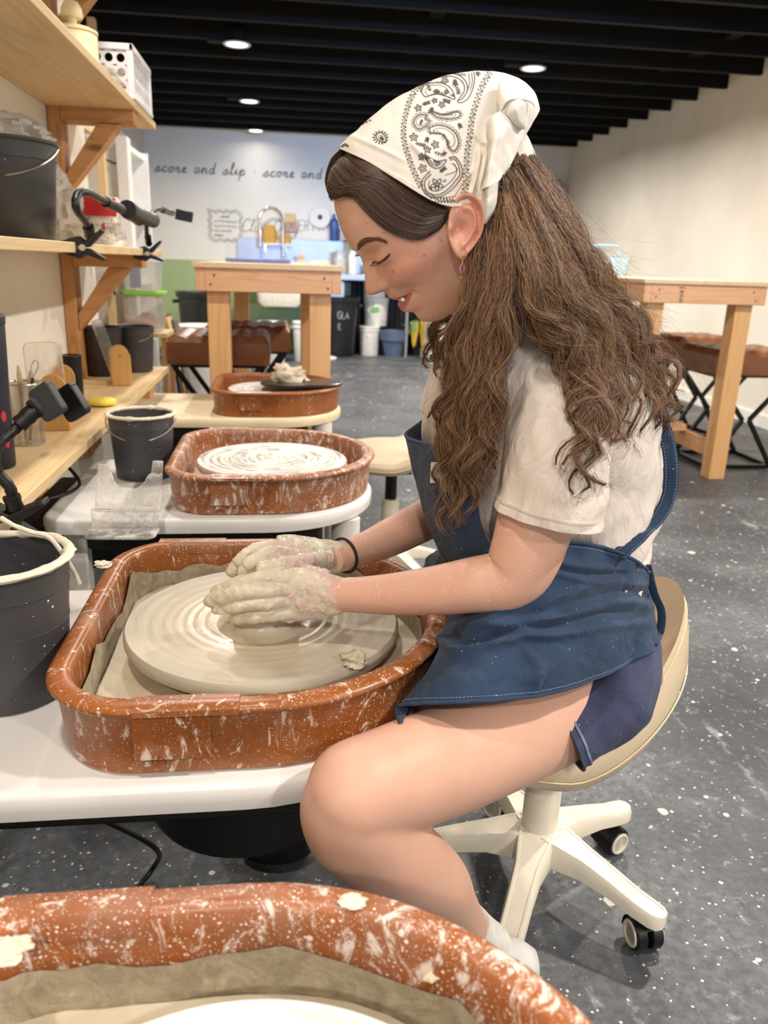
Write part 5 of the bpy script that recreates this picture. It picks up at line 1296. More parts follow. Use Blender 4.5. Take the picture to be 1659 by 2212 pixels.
ac_ = ac_*(1-edge[:, None])+CLAYD[None, :]*edge[:, None]
sp = (n3 > .60)*(1-cov)*.8*(axx < 1150)
ac_ = ac_*(1-sp[:, None])+np.array(lin((232, 214, 190)))[None, :]*sp[:, None]
cols[o1:o2] = ac_
wet = np.zeros(len(BV)); wet[o1:o2] = cov; cols[:, 3] = 1-.999*wet
# clay relief on the covered skin
def vnormals(V, F):
    N = np.zeros_like(V); Fa = np.array([f[:4] if len(f) > 3 else f+(f[-1],) for f in F]); a, b, c, d = (V[Fa[:, i]] for i in range(4)); n = np.cross(c-a, d-b)
    for i in range(4): np.add.at(N, Fa[:, i], n)
    return N/np.maximum(1e-12, np.linalg.norm(N, axis=1))[:, None]
VN = vnormals(BV, BF_)
disp = np.zeros(len(BV)); disp[o1:o2] = cov*(.0008+.0011*np.maximum(0, n2)+.0011*sm(nn, .03, .09)*(.6+n2))
BV = BV+VN*disp[:, None]
t = NT('skin'); v = t.map()
at_ = t.n.new('ShaderNodeAttribute'); at_.attribute_name = 'tint'; at_.attribute_type = 'GEOMETRY'
wetf = t.math('SUBTRACT', 1.0, at_.outputs['Alpha'])
c = t.mix(t.ramp(t.noise(v, 26, 5), [(.35, 0.0), (.75, .22)]), at_.outputs['Color'], lin((196, 134, 112)))
c = t.mix(wetf, c, at_.outputs['Color'])
t.set(color=c, rough=t.mix(wetf, .48, t.ramp(t.noise(v, 60, 4), [(.4, .28), (.6, .6)])), sss=.08, spec=.4)
t.b.inputs['Subsurface Radius'].default_value = (.012, .004, .002); t.b.inputs['Subsurface Scale'].default_value = .5
t.bump(t.noise(v, 420, 4), .10, .0006); SKIN = t.m
body = obj_np('body', BV, BF_, SKIN, PER, cols=cols, center=(.43, 1.0, .5))
from mathutils.bvhtree import BVHTree
HB = BVHTree.FromPolygons([Vector(v) for v in HV], HF)
def hit(px, py, off=0.0, bvh=None):
    px, py = float(px), float(py)
    r = cF+(px-829.5)/FPX*cR+(py-1106)/FPX*cD; d = r.normalized(); h = (bvh or HB).ray_cast(cO, d)
    if h[0] is None: return None
    return h[0]+h[1]*off
# ---------------- face details
HAIRM = NT('brown_hair'); geo = HAIRM.n.new('ShaderNodeNewGeometry')
HAIRM.set(color=HAIRM.ramp(geo.outputs['Random Per Island'], [(0, lin((70, 48, 34))), (.4, lin((108, 76, 54))), (.75, lin((146, 110, 78))), (1, lin((182, 146, 108)))]), rough=.42, spec=.45); HAIRM = HAIRM.m
HAIRD = NT('dark_roots'); geo = HAIRD.n.new('ShaderNodeNewGeometry')
HAIRD.set(color=HAIRD.ramp(geo.outputs['Random Per Island'], [(0, lin((38, 27, 22))), (.5, lin((66, 49, 40))), (1, lin((116, 90, 72)))]), rough=.40, spec=.5); HAIRD = HAIRD.m
CORE = plain('hair_underlayer', (46, 32, 24), .7, var=.3, scale=40)
class Strands:
    def __init__(s): s.V = []; s.F = []; s.n = 0
    def add(s, P, r0, r1):
        P = np.asarray(P); m = len(P); T = np.gradient(P, axis=0); T /= np.maximum(1e-9, np.linalg.norm(T, axis=1))[:, None]
        ref = np.array([.1, -1, .2]); a = np.cross(T, ref); a /= np.maximum(1e-9, np.linalg.norm(a, axis=1))[:, None]; b = np.cross(T, a)
        R = (r0+(r1-r0)*np.linspace(0, 1, m))[:, None]
        ang = (0, 2.094, 4.189)
        ring_ = np.stack([P+R*(a*math.cos(q)+b*math.sin(q)) for q in ang], axis=1).reshape(-1, 3)
        i = np.arange(m-1)[:, None]*3; k = np.array([0, 1, 2])[None, :]; k2 = np.array([1, 2, 0])[None, :]
        f = np.stack([i+k, i+k2, i+3+k2, i+3+k], axis=2).reshape(-1, 4)+s.n
        s.V.append(ring_); s.F.append(f); s.n += m*3
    def build(s, name, mat, parent, kind=None):
        V = np.concatenate(s.V); F = np.concatenate(s.F); c = V.mean(axis=0)
        me = bpy.data.meshes.new(name); me.vertices.add(len(V)); me.vertices.foreach_set('co', (V-c).ravel().astype(np.float32))
        me.loops.add(F.size); me.loops.foreach_set('vertex_index', F.ravel().astype(np.int32)); me.polygons.add(len(F))
        me.polygons.foreach_set('loop_start', (np.arange(len(F))*4).astype(np.int32)); me.update(calc_edges=True)
        me.polygons.foreach_set('use_smooth', np.ones(len(F), bool)); me.materials.append(mat)
        ob = bpy.data.objects.new(name, me); COL.objects.link(ob); ob.parent = parent; ob.location = Vector(c)-parent_world(parent)
        if kind: ob['kind'] = kind
        return ob
C4 = lambda x, y: (680+x/3.19, 140+y/3.19)
S_ = Strands()
brow = [(292, 1258), (310, 1235), (345, 1212), (390, 1200), (435, 1198), (490, 1218)]
B_ = cr([(x, y, 0) for x, y in brow], 60)
for i in range(900):
    k = RNG.integers(0, 59); s = k/59; wdt = 22*math.sin(PI*min(.9, s*1.1+.18))**.6*(1-.6*s)+5
    x, y = B_[k][:2]+np.array([0, RNG.uniform(-wdt, wdt)]); dx, dy = 16, (-10+16*s)+RNG.uniform(-4, 4)
    pts = [hit(*C4(x+dx*q, y+dy*q), .0004+.0008*q) for q in (0, .5, 1)]
    if all(p is not None for p in pts): S_.add([tuple(p) for p in pts], .00018, .00006)
S_.build('eyebrow', HAIRM, PER, 'stuff')
S_ = Strands(); lash = cr([(404, 1356, 0), (430, 1362, 0), (462, 1350, 0), (495, 1325, 0), (520, 1300, 0)], 40)
for i in range(80):
    k = RNG.integers(0, 40); x, y = lash[k][:2]; s = k/39; p = hit(*C4(x, y), .0006)
    if p is None: continue
    L = .0065; d = Vector((-.45+.25*s, -.35, -.75)).normalized(); S_.add([tuple(p), tuple(p+d*L*.6), tuple(p+d*L+Vector((-.0018, -.001, .0012)))], .00022, .00006)
for i in range(22):   # lashes of the other eye beyond the nose bridge
    p = A3((779+RNG.uniform(-1, 3), 549+RNG.uniform(-3, 3), YH+.018)); S_.add([p, p+np.array([-.004, .002, -.001]), p+np.array([-.007, .003, -.001+RNG.uniform(-.003, .003)])], .0002, .00006)
S_.build('eyelashes', HAIRD, PER, 'stuff')
mbx = MB(); P = [hit(*C4(x, y), .0004) for x, y in lash[:, :2]]; P = [p for p in P if p is not None]
mbx.tube([tuple(p) for p in P], .0007, 6); mbx.build('lash_line', HAIRD, PER, smooth=60, origin=P[len(P)//2])
P = [Vector(HO)+Vector(Fv)*float(ff(u_mouth)-.0055-.16*abs(q)*abs(q)*8)+Vector(Lv)*q+Vector(U)*(u_mouth+.0004) for q in np.linspace(-.019, .019, 15)]
mbx = MB().tube([tuple(p) for p in P], [.0022]*15, 8); mbx.build('teeth', plain('tooth_enamel', (206, 196, 182), .35), PER, origin=P[7])
# ---------------- earring
GOLD = plain('gold', (222, 170, 110), .25, 1.0)
e0 = hit(1000, 541, .001); e0 = Vector(A3((1000, 541, .815))) if e0 is None else Vector(e0)
eh = MB().tube([(e0.x+.0035*math.cos(a), e0.y-.001, e0.z-.003+.005*math.sin(a)) for a in [2*PI*k/20 for k in range(20)]], .0005, 6, closed=True).build('earring', GOLD, PER, origin=e0)
MB().tube([(e0.x, e0.y-.001, e0.z-.008), (e0.x, e0.y-.001, e0.z-.013)], .0006, 6).build('earring_drop', GOLD, eh, origin=(e0.x, e0.y, e0.z-.01))
MB().tube([(e0.x+.0022*math.cos(a), e0.y-.001, e0.z-.0175+.0045*math.sin(a)) for a in [2*PI*k/20 for k in range(20)]], .0006, 6, closed=True).build('earring_ring', plain('pink_gold', (214, 150, 150), .25, 1.0), eh, origin=(e0.x, e0.y, e0.z-.0175))
# ================================================================== clothes
def cloth_mat(name, col, rough=.85, weave=900, bump=.25, var=.06, stretch=None):
    t = NT(name); v = t.map(); c = lin(col)
    n = t.noise(v, 12, 4); w1 = t.noise(t.map((1, 1, 6)), weave*.3, 2); w2 = t.noise(t.map((6, 6, 1)), weave*.3, 2)
    wv_ = t.math('ADD', w1, w2)
    colr = t.ramp(n, [(.3, tuple(x*(1-var) for x in c[:3])+(1,)), (.7, tuple(min(1, x*(1+var)) for x in c[:3])+(1,))])
    t.set(color=colr, rough=rough, spec=.2, sheen=.15)
    b1_ = t.bump(t.noise(t.map((1.6, 1.6, .8), (0, .5, 0)), 13, 5, .5, 1.4), .75, .012); t.bump(wv_, bump, .0006, b1_); return t.m
TEE = cloth_mat('off_white_jersey', (216, 205, 195))
def denim(name, c1, c2, sc=1.0):
    t = NT(name); tw = t.n.new('ShaderNodeTexWave'); tw.wave_type = 'BANDS'; tw.bands_direction = 'DIAGONAL'; tw.inputs['Scale'].default_value = 260*sc; tw.inputs['Distortion'].default_value = 2.0; tw.inputs['Detail'].default_value = 2
    v = t.map((1, .6, 1.3), (0, 0, .3)); t.link(v, tw.inputs['Vector'])
    n = t.noise(t.map(), 14, 5, .6); fn = t.noise(t.map(), 900, 2)
    f = t.math('ADD', t.math('MULTIPLY', tw.outputs['Fac'], .35), t.math('MULTIPLY', n, .55)); f = t.math('ADD', f, t.math('MULTIPLY', fn, .25))
    c = t.ramp(f, [(.30, lin(c1)), (.80, lin(c2))])
    d = t.math('LESS_THAN', t.math('ADD', t.voro(t.map(), 150), t.math('MULTIPLY', t.noise(t.map(), 45, 2), .6)), .315)
    c = t.mix(t.math('MULTIPLY', d, .8), c, lin((196, 196, 196)))
    t.set(color=c, rough=.85, spec=.15, sheen=.1); b1_ = t.bump(t.noise(t.map((.7, 1, 1.8)), 16, 4, .5, 1.2), .5, .008); t.bump(tw.outputs['Fac'], .35, .0006, b1_); return t.m
DENIM = denim('apron_denim', (26, 38, 58), (58, 78, 106)); DENIMS = denim('shorts_denim', (36, 40, 62), (78, 84, 112), 1.4)
STITCH = plain('stitch_thread', (128, 148, 180), .7)
def gridnormals(G):
    du = np.gradient(G, axis=0); dv = np.gradient(G, axis=1); n = np.cross(du, dv); return n/np.maximum(1e-9, np.linalg.norm(n, axis=2))[..., None]
def cloth(name, G, mat, parent, th=.0014, out=None, closed=False, disp=None):
    """G: H x W grid of points -> sheet with real thickness; out = a point well outside, to orient it"""
    N = gridnormals(G)
    if out is not None and np.sum(N*(np.array(out)-G)) < 0: N = -N
    if disp is not None: G = G+N*disp[..., None]
    H, W = G.shape[:2]; V = np.concatenate([G.reshape(-1, 3), (G-N*th).reshape(-1, 3)]); o = H*W
    F = []
    for i in range(H-1):
        for j in range(W-1):
            a = i*W+j; F.append((a, a+1, a+W+1, a+W)); F.append((o+a, o+a+W, o+a+W+1, o+a+1))
    for j in range(W-1):
        F.append((j, o+j, o+j+1, j+1)); a = (H-1)*W+j; F.append((a, a+1, o+a+1, o+a))
    for i in range(H-1):
        a = i*W; F.append((a, a+W, o+a+W, o+a)); a = i*W+W-1; F.append((a, o+a, o+a+W, a+W))
    return obj_np(name, V, F, mat, parent)
def ringgrid(RR, m, n=None):
    Q = np.array(rings_interp(RR, m)).transpose(1, 0, 2); return np.concatenate([Q, Q[:, :1]], axis=1)
def wr(G, f): return np.array([[f(*p) for p in r] for r in G])
def ridge(x): return 1-abs(x)*2
OUT = (.6, -1.5, 1.2)
def tube_cloth(name, RR, m, mat, th, amp, seed, stretch=(1, 1, 1), extra=None):
    G = ringgrid(RR, m); C = G.mean(axis=1, keepdims=True); N = gridnormals(G)
    if np.sum(N*(G-C)) < 0: N = -N
    D = np.array([[amp*fbm((p[0]*stretch[0])*14+seed, p[1]*stretch[1]*14, p[2]*stretch[2]*14, 3) for p in r] for r in G])
    if extra is not None: D = D+extra(G)
    D[:, -1] = D[:, 0]; G = G+N*D[..., None]
    H, W = G.shape[:2]; V = np.concatenate([G.reshape(-1, 3), (G-N*th).reshape(-1, 3)]); o = H*W; F = []
    for i in range(H-1):
        for j in range(W-1): a = i*W+j; F.append((a, a+1, a+W+1, a+W)); F.append((o+a, o+a+W, o+a+W+1, o+a+1))
    for j in range(W-1): F.append((j, o+j, o+j+1, j+1)); a = (H-1)*W+j; F.append((a, a+1, o+a+1, o+a))
    return V, F, G
NR_ = 96
body_r = [ring((1040, 1262), (1362, 1225), .98, .150, NR_), ring((990, 1180), (1370, 1165), .98, .158, NR_), ring((955, 1110), (1390, 1095), .98, .160, NR_), ring((938, 1020), (1394, 1010), .98, .163, NR_), ring((930, 940), (1398, 925), .975, .170, NR_),
          ring((935, 860), (1377, 845), .97, .180, NR_, 2.2), ring((950, 795), (1322, 775), .965, .178, NR_, 2.2), ring((968, 752), (1253, 738), .955, .150, NR_), ring((982, 718), (1185, 712), .945, .108, NR_), ring((990, 690), (1133, 690), .93, .072, NR_)]
def shirt_folds(G):
    x, y, z = G[..., 0], G[..., 1], G[..., 2]
    s = (z-.78)*1.0-(x-.35)*.55
    return .0045*np.sin(s*95+3*np.sin(x*22))*np.exp(-((z-.70)/.08)**2)+.004*np.abs(np.sin((z+.8*x)*38+2*np.sin(y*20)))*np.exp(-((z-.84)/.06)**2)
V1, F1, Gs = tube_cloth('t', body_r, 110, TEE, .0012, .0085, 3, (1, 1, .5), shirt_folds)
slv = [ring((1128, 752), (1300, 800), .870, .070, NR_), ring((1115, 800), (1318, 850), .835, .075, NR_), ring((1108, 880), (1308, 905), .810, .072, NR_), ring((1098, 980), (1292, 1000), .795, .069, NR_), ring((1088, 1060), (1283, 1078), .790, .0675, NR_), ring((1083, 1098), (1280, 1116), .788, .0670, NR_)]
def sl_folds(G):
    x, y, z = G[..., 0], G[..., 1], G[..., 2]; hem = np.zeros(x.shape); hem[int(.86*x.shape[0]):] = .0012
    s = (x-.24)*.75+(z-.80)*.45
    return .0055*np.abs(np.sin(s*60+2.5*np.sin(z*24+1)))**1.5*np.exp(-((z-.85)/.08)**2)+.003*np.abs(np.sin((x*.5-z)*90+2*np.sin(y*40)))*np.exp(-((x-.33)/.05)**2)+hem
V2, F2, G2_ = tube_cloth('t', slv, 90, TEE, .0014, .0075, 11, (1, 1, .6), sl_folds)
slf = [ring((975, 725), (1160, 770), 1.06, .070, NR_), ring((945, 775), (1150, 800), 1.10, .068, NR_), ring((925, 830), (1100, 860), 1.125, .062, NR_), ring((906, 886), (1062, 925), 1.140, .058, NR_)]
V3, F3, _ = tube_cloth('t', slf, 50, TEE, .0014, .0040, 21, (1, 1, .6))
VT = np.concatenate([V1, V2, V3]); FT = F1+[tuple(i+len(V1) for i in f) for f in F2]+[tuple(i+len(V1)+len(V2) for i in f) for f in F3]
shirt = obj_np('t_shirt', VT, FT, TEE, PER)
for fr in (.865, .875):
    row = G2_[int(fr*(len(G2_)-1))]; c = row.mean(axis=0)
    MB().tube([tuple(p+(p-c)/np.linalg.norm(p-c)*.0006) for p in row[:-1]], .0005, 5, closed=True).build('hem_stitching', plain('cream_thread', (206, 196, 178), .8), shirt, origin=tuple(c))
# shorts
def hy_ring(p1, p2, cy, hy, n=NR_, e=2.2): return ring(p1, p2, cy, hy, n, e)
def shorts_folds(G):
    x, y, z = G[..., 0], G[..., 1], G[..., 2]; s = (x-.4)*.9-(z-.5)*.35
    return .0030*np.abs(np.sin(s*80+2*np.sin(z*30)))
shr = [ring((1178, 1478), (1226, 1618), .838, .083, NR_), ring((1196, 1462), (1246, 1600), .845, .087, NR_), ring((1216, 1435), (1290, 1560), .865, .100, NR_), ring((1230, 1395), (1330, 1500), .895, .122, NR_, 2.3), ring((1225, 1340), (1355, 1432), .93, .148, NR_, 2.3), ring((1200, 1285), (1372, 1362), .96, .150, NR_, 2.3), ring((1140, 1230), (1375, 1290), .975, .148, NR_), ring((1090, 1195), (1370, 1232), .98, .145, NR_)]
V1, F1, Gh = tube_cloth('t', shr, 90, DENIMS, .0022, .0035, 33, (1, 1, 1), shorts_folds)
shorts = obj_np('shorts', V1, F1, DENIMS, PER)
for k in (0, 9, 10):
    row = Gh[k]; c = row.mean(axis=0); MB().tube([tuple(p+(p-c)/np.linalg.norm(p-c)*.001) for p in row[:-1]], .0016 if k == 0 else .0007, 6, closed=True).build('shorts_hem', DENIMS if k == 0 else STITCH, shorts, origin=tuple(c))
COVER = BVHTree.FromPolygons([Vector(v) for v in np.concatenate([VT, V1, LV])], FT+[tuple(i+len(VT) for i in f) for f in F1]+[tuple(i+len(VT)+len(V1) for i in f) for f in LF])
def lift(P, clr, bvh=None):
    """cloth lies on what is under it: move points that sit below the shirt, shorts or leg out to its surface"""
    P = np.array(P, float); sh_ = P.shape; Q = P.reshape(-1, 3).copy()
    for i in range(len(Q)):
        d = Vector(Q[i])-cO; L = d.length; d /= L; h = (bvh or COVER).ray_cast(cO, d)
        if h[0] is not None and h[3]-clr < L and L-h[3] < .14: Q[i] = np.array(cO+d*(h[3]-clr))
    return Q.reshape(sh_)
# apron: skirt, bib, straps
SKC = [[(960, 1178, 1.16), (965, 1205, 1.0), (1000, 1205, .88), (1060, 1190, .815), (1130, 1178, .790), (1210, 1170, .792), (1290, 1180, .815), (1360, 1203, .86), (1403, 1236, .925)],
       [(925, 1200, 1.22), (955, 1248, 1.0), (985, 1268, .87), (1050, 1262, .795), (1140, 1255, .772), (1225, 1248, .777), (1300, 1255, .800), (1370, 1272, .845), (1412, 1300, .905)],
       [(915, 1225, 1.25), (975, 1322, .97), (975, 1335, .85), (1045, 1325, .775), (1140, 1322, .760), (1230, 1318, .766), (1310, 1320, .792), (1376, 1332, .832), (1420, 1350, .885)],
       [(900, 1260, 1.28), (955, 1392, .92), (958, 1388, .81), (1040, 1388, .752), (1140, 1388, .748), (1235, 1380, .757), (1315, 1374, .784), (1378, 1378, .822), (1424, 1388, .875)],
       [(885, 1300, 1.29), (915, 1470, .86), (918, 1452, .775), (1012, 1455, .722), (1120, 1450, .726), (1220, 1440, .742), (1305, 1424, .772), (1370, 1402, .815), (1416, 1398, .868)],
       [(880, 1340, 1.28), (870, 1540, .80), (864, 1524, .755), (980, 1517, .706), (1090, 1511, .710), (1190, 1497, .728), (1290, 1465, .762), (1358, 1428, .806), (1410, 1408, .860)]]
Gq = lift(surf([[A3(p) for p in r] for r in SKC], 60, 110), .007)
for _ in range(3): Gq[1:-1, 1:-1] = .5*Gq[1:-1, 1:-1]+.125*(Gq[2:, 1:-1]+Gq[:-2, 1:-1]+Gq[1:-1, 2:]+Gq[1:-1, :-2])
Gq = lift(Gq, .004)
G = surf(Gq, 170, 330)
px_, py_ = px_of(G.reshape(-1, 3)); px_ = px_.reshape(G.shape[:2]); py_ = py_.reshape(G.shape[:2])
def fold(pts, w_, a_):
    """a raised fold running along a line of photograph pixels"""
    P = cr([(x, y, 0) for x, y in pts], 60)[:, :2]; D = np.full(px_.shape, 1e9); S = np.zeros(px_.shape)
    for k, (x, y) in enumerate(P):
        d = np.hypot(px_-x, py_-y); m_ = d < D; D = np.where(m_, d, D); S = np.where(m_, k/59, S)
    return a_*np.exp(-(D/w_)**2)*np.clip(4*S*(1-S)+.35, 0, 1)
D = fold([(1405, 1310), (1330, 1300), (1230, 1325), (1120, 1345)], 11, .0075)+fold([(1400, 1345), (1300, 1352), (1180, 1372), (1090, 1350), (985, 1352)], 13, .008)
D += fold([(1395, 1262), (1300, 1262), (1200, 1290), (1150, 1320)], 9, .0045)+fold([(1180, 1210), (1260, 1225), (1340, 1228)], 8, .0045)+fold([(1190, 1235), (1280, 1258), (1360, 1245)], 7, .004)
D += fold([(965, 1330), (958, 1380), (985, 1412), (1060, 1395), (1130, 1372)], 11, .011)+fold([(1130, 1400), (1160, 1440), (1150, 1490)], 14, .006)+fold([(1240, 1400), (1190, 1440), (1120, 1470)], 16, .004)
D -= fold([(985, 1370), (1010, 1392), (1080, 1372), (1130, 1350)], 10, .010)+fold([(1380, 1325), (1300, 1328), (1200, 1350), (1120, 1362)], 8, .006)+fold([(905, 1470), (960, 1440), (1020, 1430)], 22, .004)
D += .0030*wr(G, lambda x, y, z: fbm(x*13, y*13, z*20, 4))
D -= fold([(1410, 1285), (1330, 1280), (1240, 1305), (1180, 1335)], 7, .005)+fold([(1360, 1238), (1270, 1240), (1180, 1222)], 6, .004)
skirt = cloth('apron_skirt', G, DENIM, PER, .0018, OUT, disp=D)
Gd = G+gridnormals(G)*0
Nn = gridnormals(G); Nn = Nn if np.sum(Nn*(np.array(OUT)-G)) > 0 else -Nn
Gd = G+Nn*(D[..., None]+.0006)
def stitches(path, parent, L=.0022, gap=.0016, r=.00038):
    mbs = MB(); P = np.array(path); s = 0; seg = np.linalg.norm(np.diff(P, axis=0), axis=1); cum = np.concatenate([[0], np.cumsum(seg)])
    while s+L < cum[-1]:
        a = [np.interp(s, cum, P[:, k]) for k in range(3)]; b = [np.interp(s+L, cum, P[:, k]) for k in range(3)]; mbs.tube([a, b], r, 4); s += L+gap
    o = mbs.build('hem_stitches', STITCH, parent, origin=tuple(P.mean(axis=0)), smooth=0); o['kind'] = 'stuff'
stitches(Gd[int(169*.955), 60:329], skirt); stitches(Gd[6, 40:300], skirt)
MB().tube([tuple(p) for p in Gd[0, 20:328:3]], .0022, 8).build('waistband_edge', DENIM, skirt, origin=tuple(Gd[0, 160]), smooth=60)
MB().tube([tuple(p) for p in Gd[169, 20:328:3]], .0018, 8).build('hem_edge', DENIM, skirt, origin=tuple(Gd[169, 160]), smooth=60)
BBC = [[(968, 868, 1.11), (905, 915, 1.03), (876, 941, .965), (918, 958, .90), (962, 964, .855), (1010, 975, .83)],
       [(960, 960, 1.11), (905, 990, 1.03), (886, 1000, .965), (920, 1012, .895), (970, 1015, .85), (1015, 1020, .825)],
       [(965, 1060, 1.10), (925, 1080, 1.03), (908, 1090, .965), (940, 1098, .89), (985, 1100, .845), (1030, 1105, .82)],
       [(975, 1150, 1.10), (955, 1165, 1.03), (940, 1172, .965), (965, 1182, .885), (1010, 1180, .84), (1060, 1178, .815)],
       [(985, 1195, 1.10), (975, 1215, 1.03), (970, 1225, .965), (990, 1230, .885), (1040, 1220, .835), (1100, 1205, .80)]]
G = surf([[A3(p) for p in r] for r in BBC], 110, 150)
bib = cloth('apron_bib', G, DENIM, PER, .0018, (-1, 0, 1), disp=.0035*wr(G, lambda x, y, z: fbm(x*12+4, y*12, z*12, 3)))
MB().tube([tuple(p) for p in G[0, ::3]], .0020, 8).build('bib_edge', DENIM, bib, origin=tuple(G[0, 60]), smooth=60)
tp = A3((947, 1016, .860)); o = MB().box((0, 0, 0), (.016, .0015, .024)).build('white_cloth_tag', plain('white_tag', (206, 200, 190), .8), bib, origin=None, loc=Vector(tp)+Vector((-.003, -.010, 0))-parent_world(bib))
def ribbon(name, pts, w_, mat, parent, n=60, th=.0014, wd=(0, 1, 0), up=True):
    P = cr([A3(p) for p in pts], n); P = lift(P, .005) if up else P; P[1:-1] = (P[:-2]+P[1:-1]*2+P[2:])/4; w0 = np.array(wd, float); T = np.gradient(P, axis=0); T /= np.linalg.norm(T, axis=1)[:, None]
    S = w0[None, :]-T*(T @ w0)[:, None]; S /= np.linalg.norm(S, axis=1)[:, None]; G = np.stack([P-S*w_/2, P-S*w_/6, P+S*w_/6, P+S*w_/2], axis=1)
    o = cloth(name, G, mat, parent, th); return o, P, S
ribbon('neck_strap', [(1012, 676, .985), (1000, 712, 1.01), (978, 765, 1.035), (958, 830, 1.06), (956, 885, 1.075)], .026, DENIM, PER, wd=(.7, .7, 0), up=False)
ss, P, S = ribbon('side_strap', [(1418, 880, .90), (1440, 945, .885), (1449, 1000, .875), (1447, 1060, .87), (1428, 1108, .865), (1392, 1148, .855), (1336, 1200, .845)], .017, DENIM, PER, wd=(.9, -.45, 0))
for q in (-.36, .36): stitches(P+S*.017*q+np.array([0, -.0012, 0]), ss)
ribbon('strap_tail', [(1398, 1220, .90), (1412, 1280, .885), (1428, 1320, .875), (1426, 1360, .872), (1412, 1390, .87)], .011, DENIM, PER, wd=(.6, -.8, 0))
# orange print on the chest
op = A3((966, 905, .862)); MB().box((0, 0, 0), (.020, .002, .040)).build('orange_print', plain('orange_print', (212, 112, 52), .8), shirt, loc=Vector(op)-parent_world(shirt), bevel=.0008)
# hair tie on the far wrist
wc = A3((744, 1200, .997)); ax = np.array(A3((790, 1184, 1.025))-A3((715, 1206, .985))); ax /= np.linalg.norm(ax); b_ = np.cross(ax, [0, 1, 0]); b_ /= np.linalg.norm(b_); c_ = np.cross(ax, b_)
MB().tube([tuple(wc+b_*math.cos(a)*.0235+c_*math.sin(a)*.0245) for a in [2*PI*k/48 for k in range(48)]], .0021, 8, closed=True).build('hair_tie', plain('black_elastic', (22, 20, 22), .6), PER, origin=tuple(wc))
# sock and shoe of the near foot
SOCK = plain('white_sock', (226, 222, 218), .9, bump=.4, scale=60)
mbs = MB(); limb(mbs, [(1012, 1999, .826, .030, .031), (1034, 2022, .842, .031, .032), (1058, 2042, .86, .032, .034)], 32); mbs.build('sock', SOCK, PER, smooth=60, origin=tuple(A3((1058, 2022, .842))))
mbs = MB()
an = A3((1046, 2030, .85))
RRs = []
for q, w_, h_, dz in ((.06, .020, .030, .0), (.04, .034, .050, 0), (0, .038, .062, .0), (-.05, .040, .050, 0), (-.10, .044, .034, -.01), (-.15, .040, .026, -.015), (-.175, .022, .018, -.018)):
    RRs.append([(an[0]+q+.02, an[1]+w_*math.cos(a), an[2]-.055+dz+h_*math.sin(a)*.8) for a in [2*PI*k/28 for k in range(28)]])
mbs.rings(RRs); mbs.build('shoe', plain('white_shoe', (222, 220, 216), .6), PER, smooth=60, origin=tuple(an))
# ================================================================== head scarf
SC_T = [(733, 318), (758, 294), (800, 258), (838, 227), (880, 199), (920, 180), (962, 167), (1002, 160), (1042, 158), (1080, 161), (1112, 171), (1138, 192), (1152, 214), (1158, 236)]
SC_E = [(735, 321, .006), (762, 333, .040), (800, 352, .058), (835, 374, .068), (870, 396, .075), (905, 418, .080), (938, 436, .082), (972, 446, .083), (1008, 448, .083), (1036, 470, .082), (1052, 462, .080), (1076, 405, .076), (1105, 350, .066), (1135, 296, .050)]
Tn = cr([tuple(A3((x, y, YH))) for x, y in SC_T], 420)
En = cr([tuple(A3((x, y, YH-l))) for x, y, l in SC_E], 420)
NV = 300; GS = np.zeros((NV, 420, 3))
for i in range(NV):
    th = (i/(NV-1))*PI/2; s, c = math.sin(th), math.cos(th)
    GS[i] = Tn*c+En*(1-c); GS[i][:, 1] = Tn[:, 1]+(En[:, 1]-Tn[:, 1])*s
    bul = math.sin(th*2)*.006; GS[i][:, 2] += bul*.3
NS = gridnormals(GS); NS = NS if np.sum(NS*(GS-HO)) > 0 else -NS
sx, sy = px_of(GS.reshape(-1, 3)); sx = sx.reshape(NV, 420); sy = sy.reshape(NV, 420)
px_, py_ = sx, sy
Ds = .0016*np.array([[fbm(p[0]*18, p[1]*18+3, p[2]*18, 4) for p in r] for r in GS])
for pts, w_, a_ in (([C4(1210, 380), C4(1195, 520), C4(1150, 700), C4(1120, 880)], 7, .0055), ([C4(1130, 560), C4(1120, 700), C4(1090, 850), C4(1070, 930)], 6, .0045), ([C4(1090, 470), C4(1150, 540), C4(1200, 560)], 6, .005), ([C4(1260, 380), C4(1260, 560), C4(1210, 720)], 7, .004),
                    ([C4(660, 540), C4(740, 620), C4(830, 680)], 7, .0035), ([C4(250, 490), C4(420, 560), C4(620, 660)], 6, .002), ([C4(1100, 700), C4(1060, 800), C4(1050, 930)], 5, .004)):
    Ds += fold(pts, w_, a_)
for pts, w_, a_ in (([C4(1170, 600), C4(1130, 760), C4(1100, 920)], 5, .005), ([C4(1100, 560), C4(1090, 700), C4(1060, 860)], 4, .003)): Ds -= fold(pts, w_, a_)
hemf = np.zeros_like(Ds); hemf[-9:] = .0010
# --- printed pattern: pen strokes in the scarf's own plane (as laid out on the left half, mirrored on the right)
ink = np.zeros((NV, 420))
def pen(P, wd=1.35, c4=True):
    P = [C4(*p) if c4 else p for p in P]; P = np.array(P, float)
    for a, b in zip(P[:-1], P[1:]):
        lo = np.minimum(a, b)-4; hi = np.maximum(a, b)+4; m_ = (sx > lo[0]) & (sx < hi[0]) & (sy > lo[1]) & (sy < hi[1])
        if not m_.any(): continue
        x, y = sx[m_], sy[m_]; d = b-a; L2 = max(1e-6, d @ d); t_ = np.clip(((x-a[0])*d[0]+(y-a[1])*d[1])/L2, 0, 1)
        dist = np.hypot(x-a[0]-t_*d[0], y-a[1]-t_*d[1]); ink[m_] = np.maximum(ink[m_], np.clip(wd-dist+.3, 0, 1))
def spl(P, n=30): return [tuple(q[:2]) for q in cr([(x, y, 0) for x, y in P], n)]
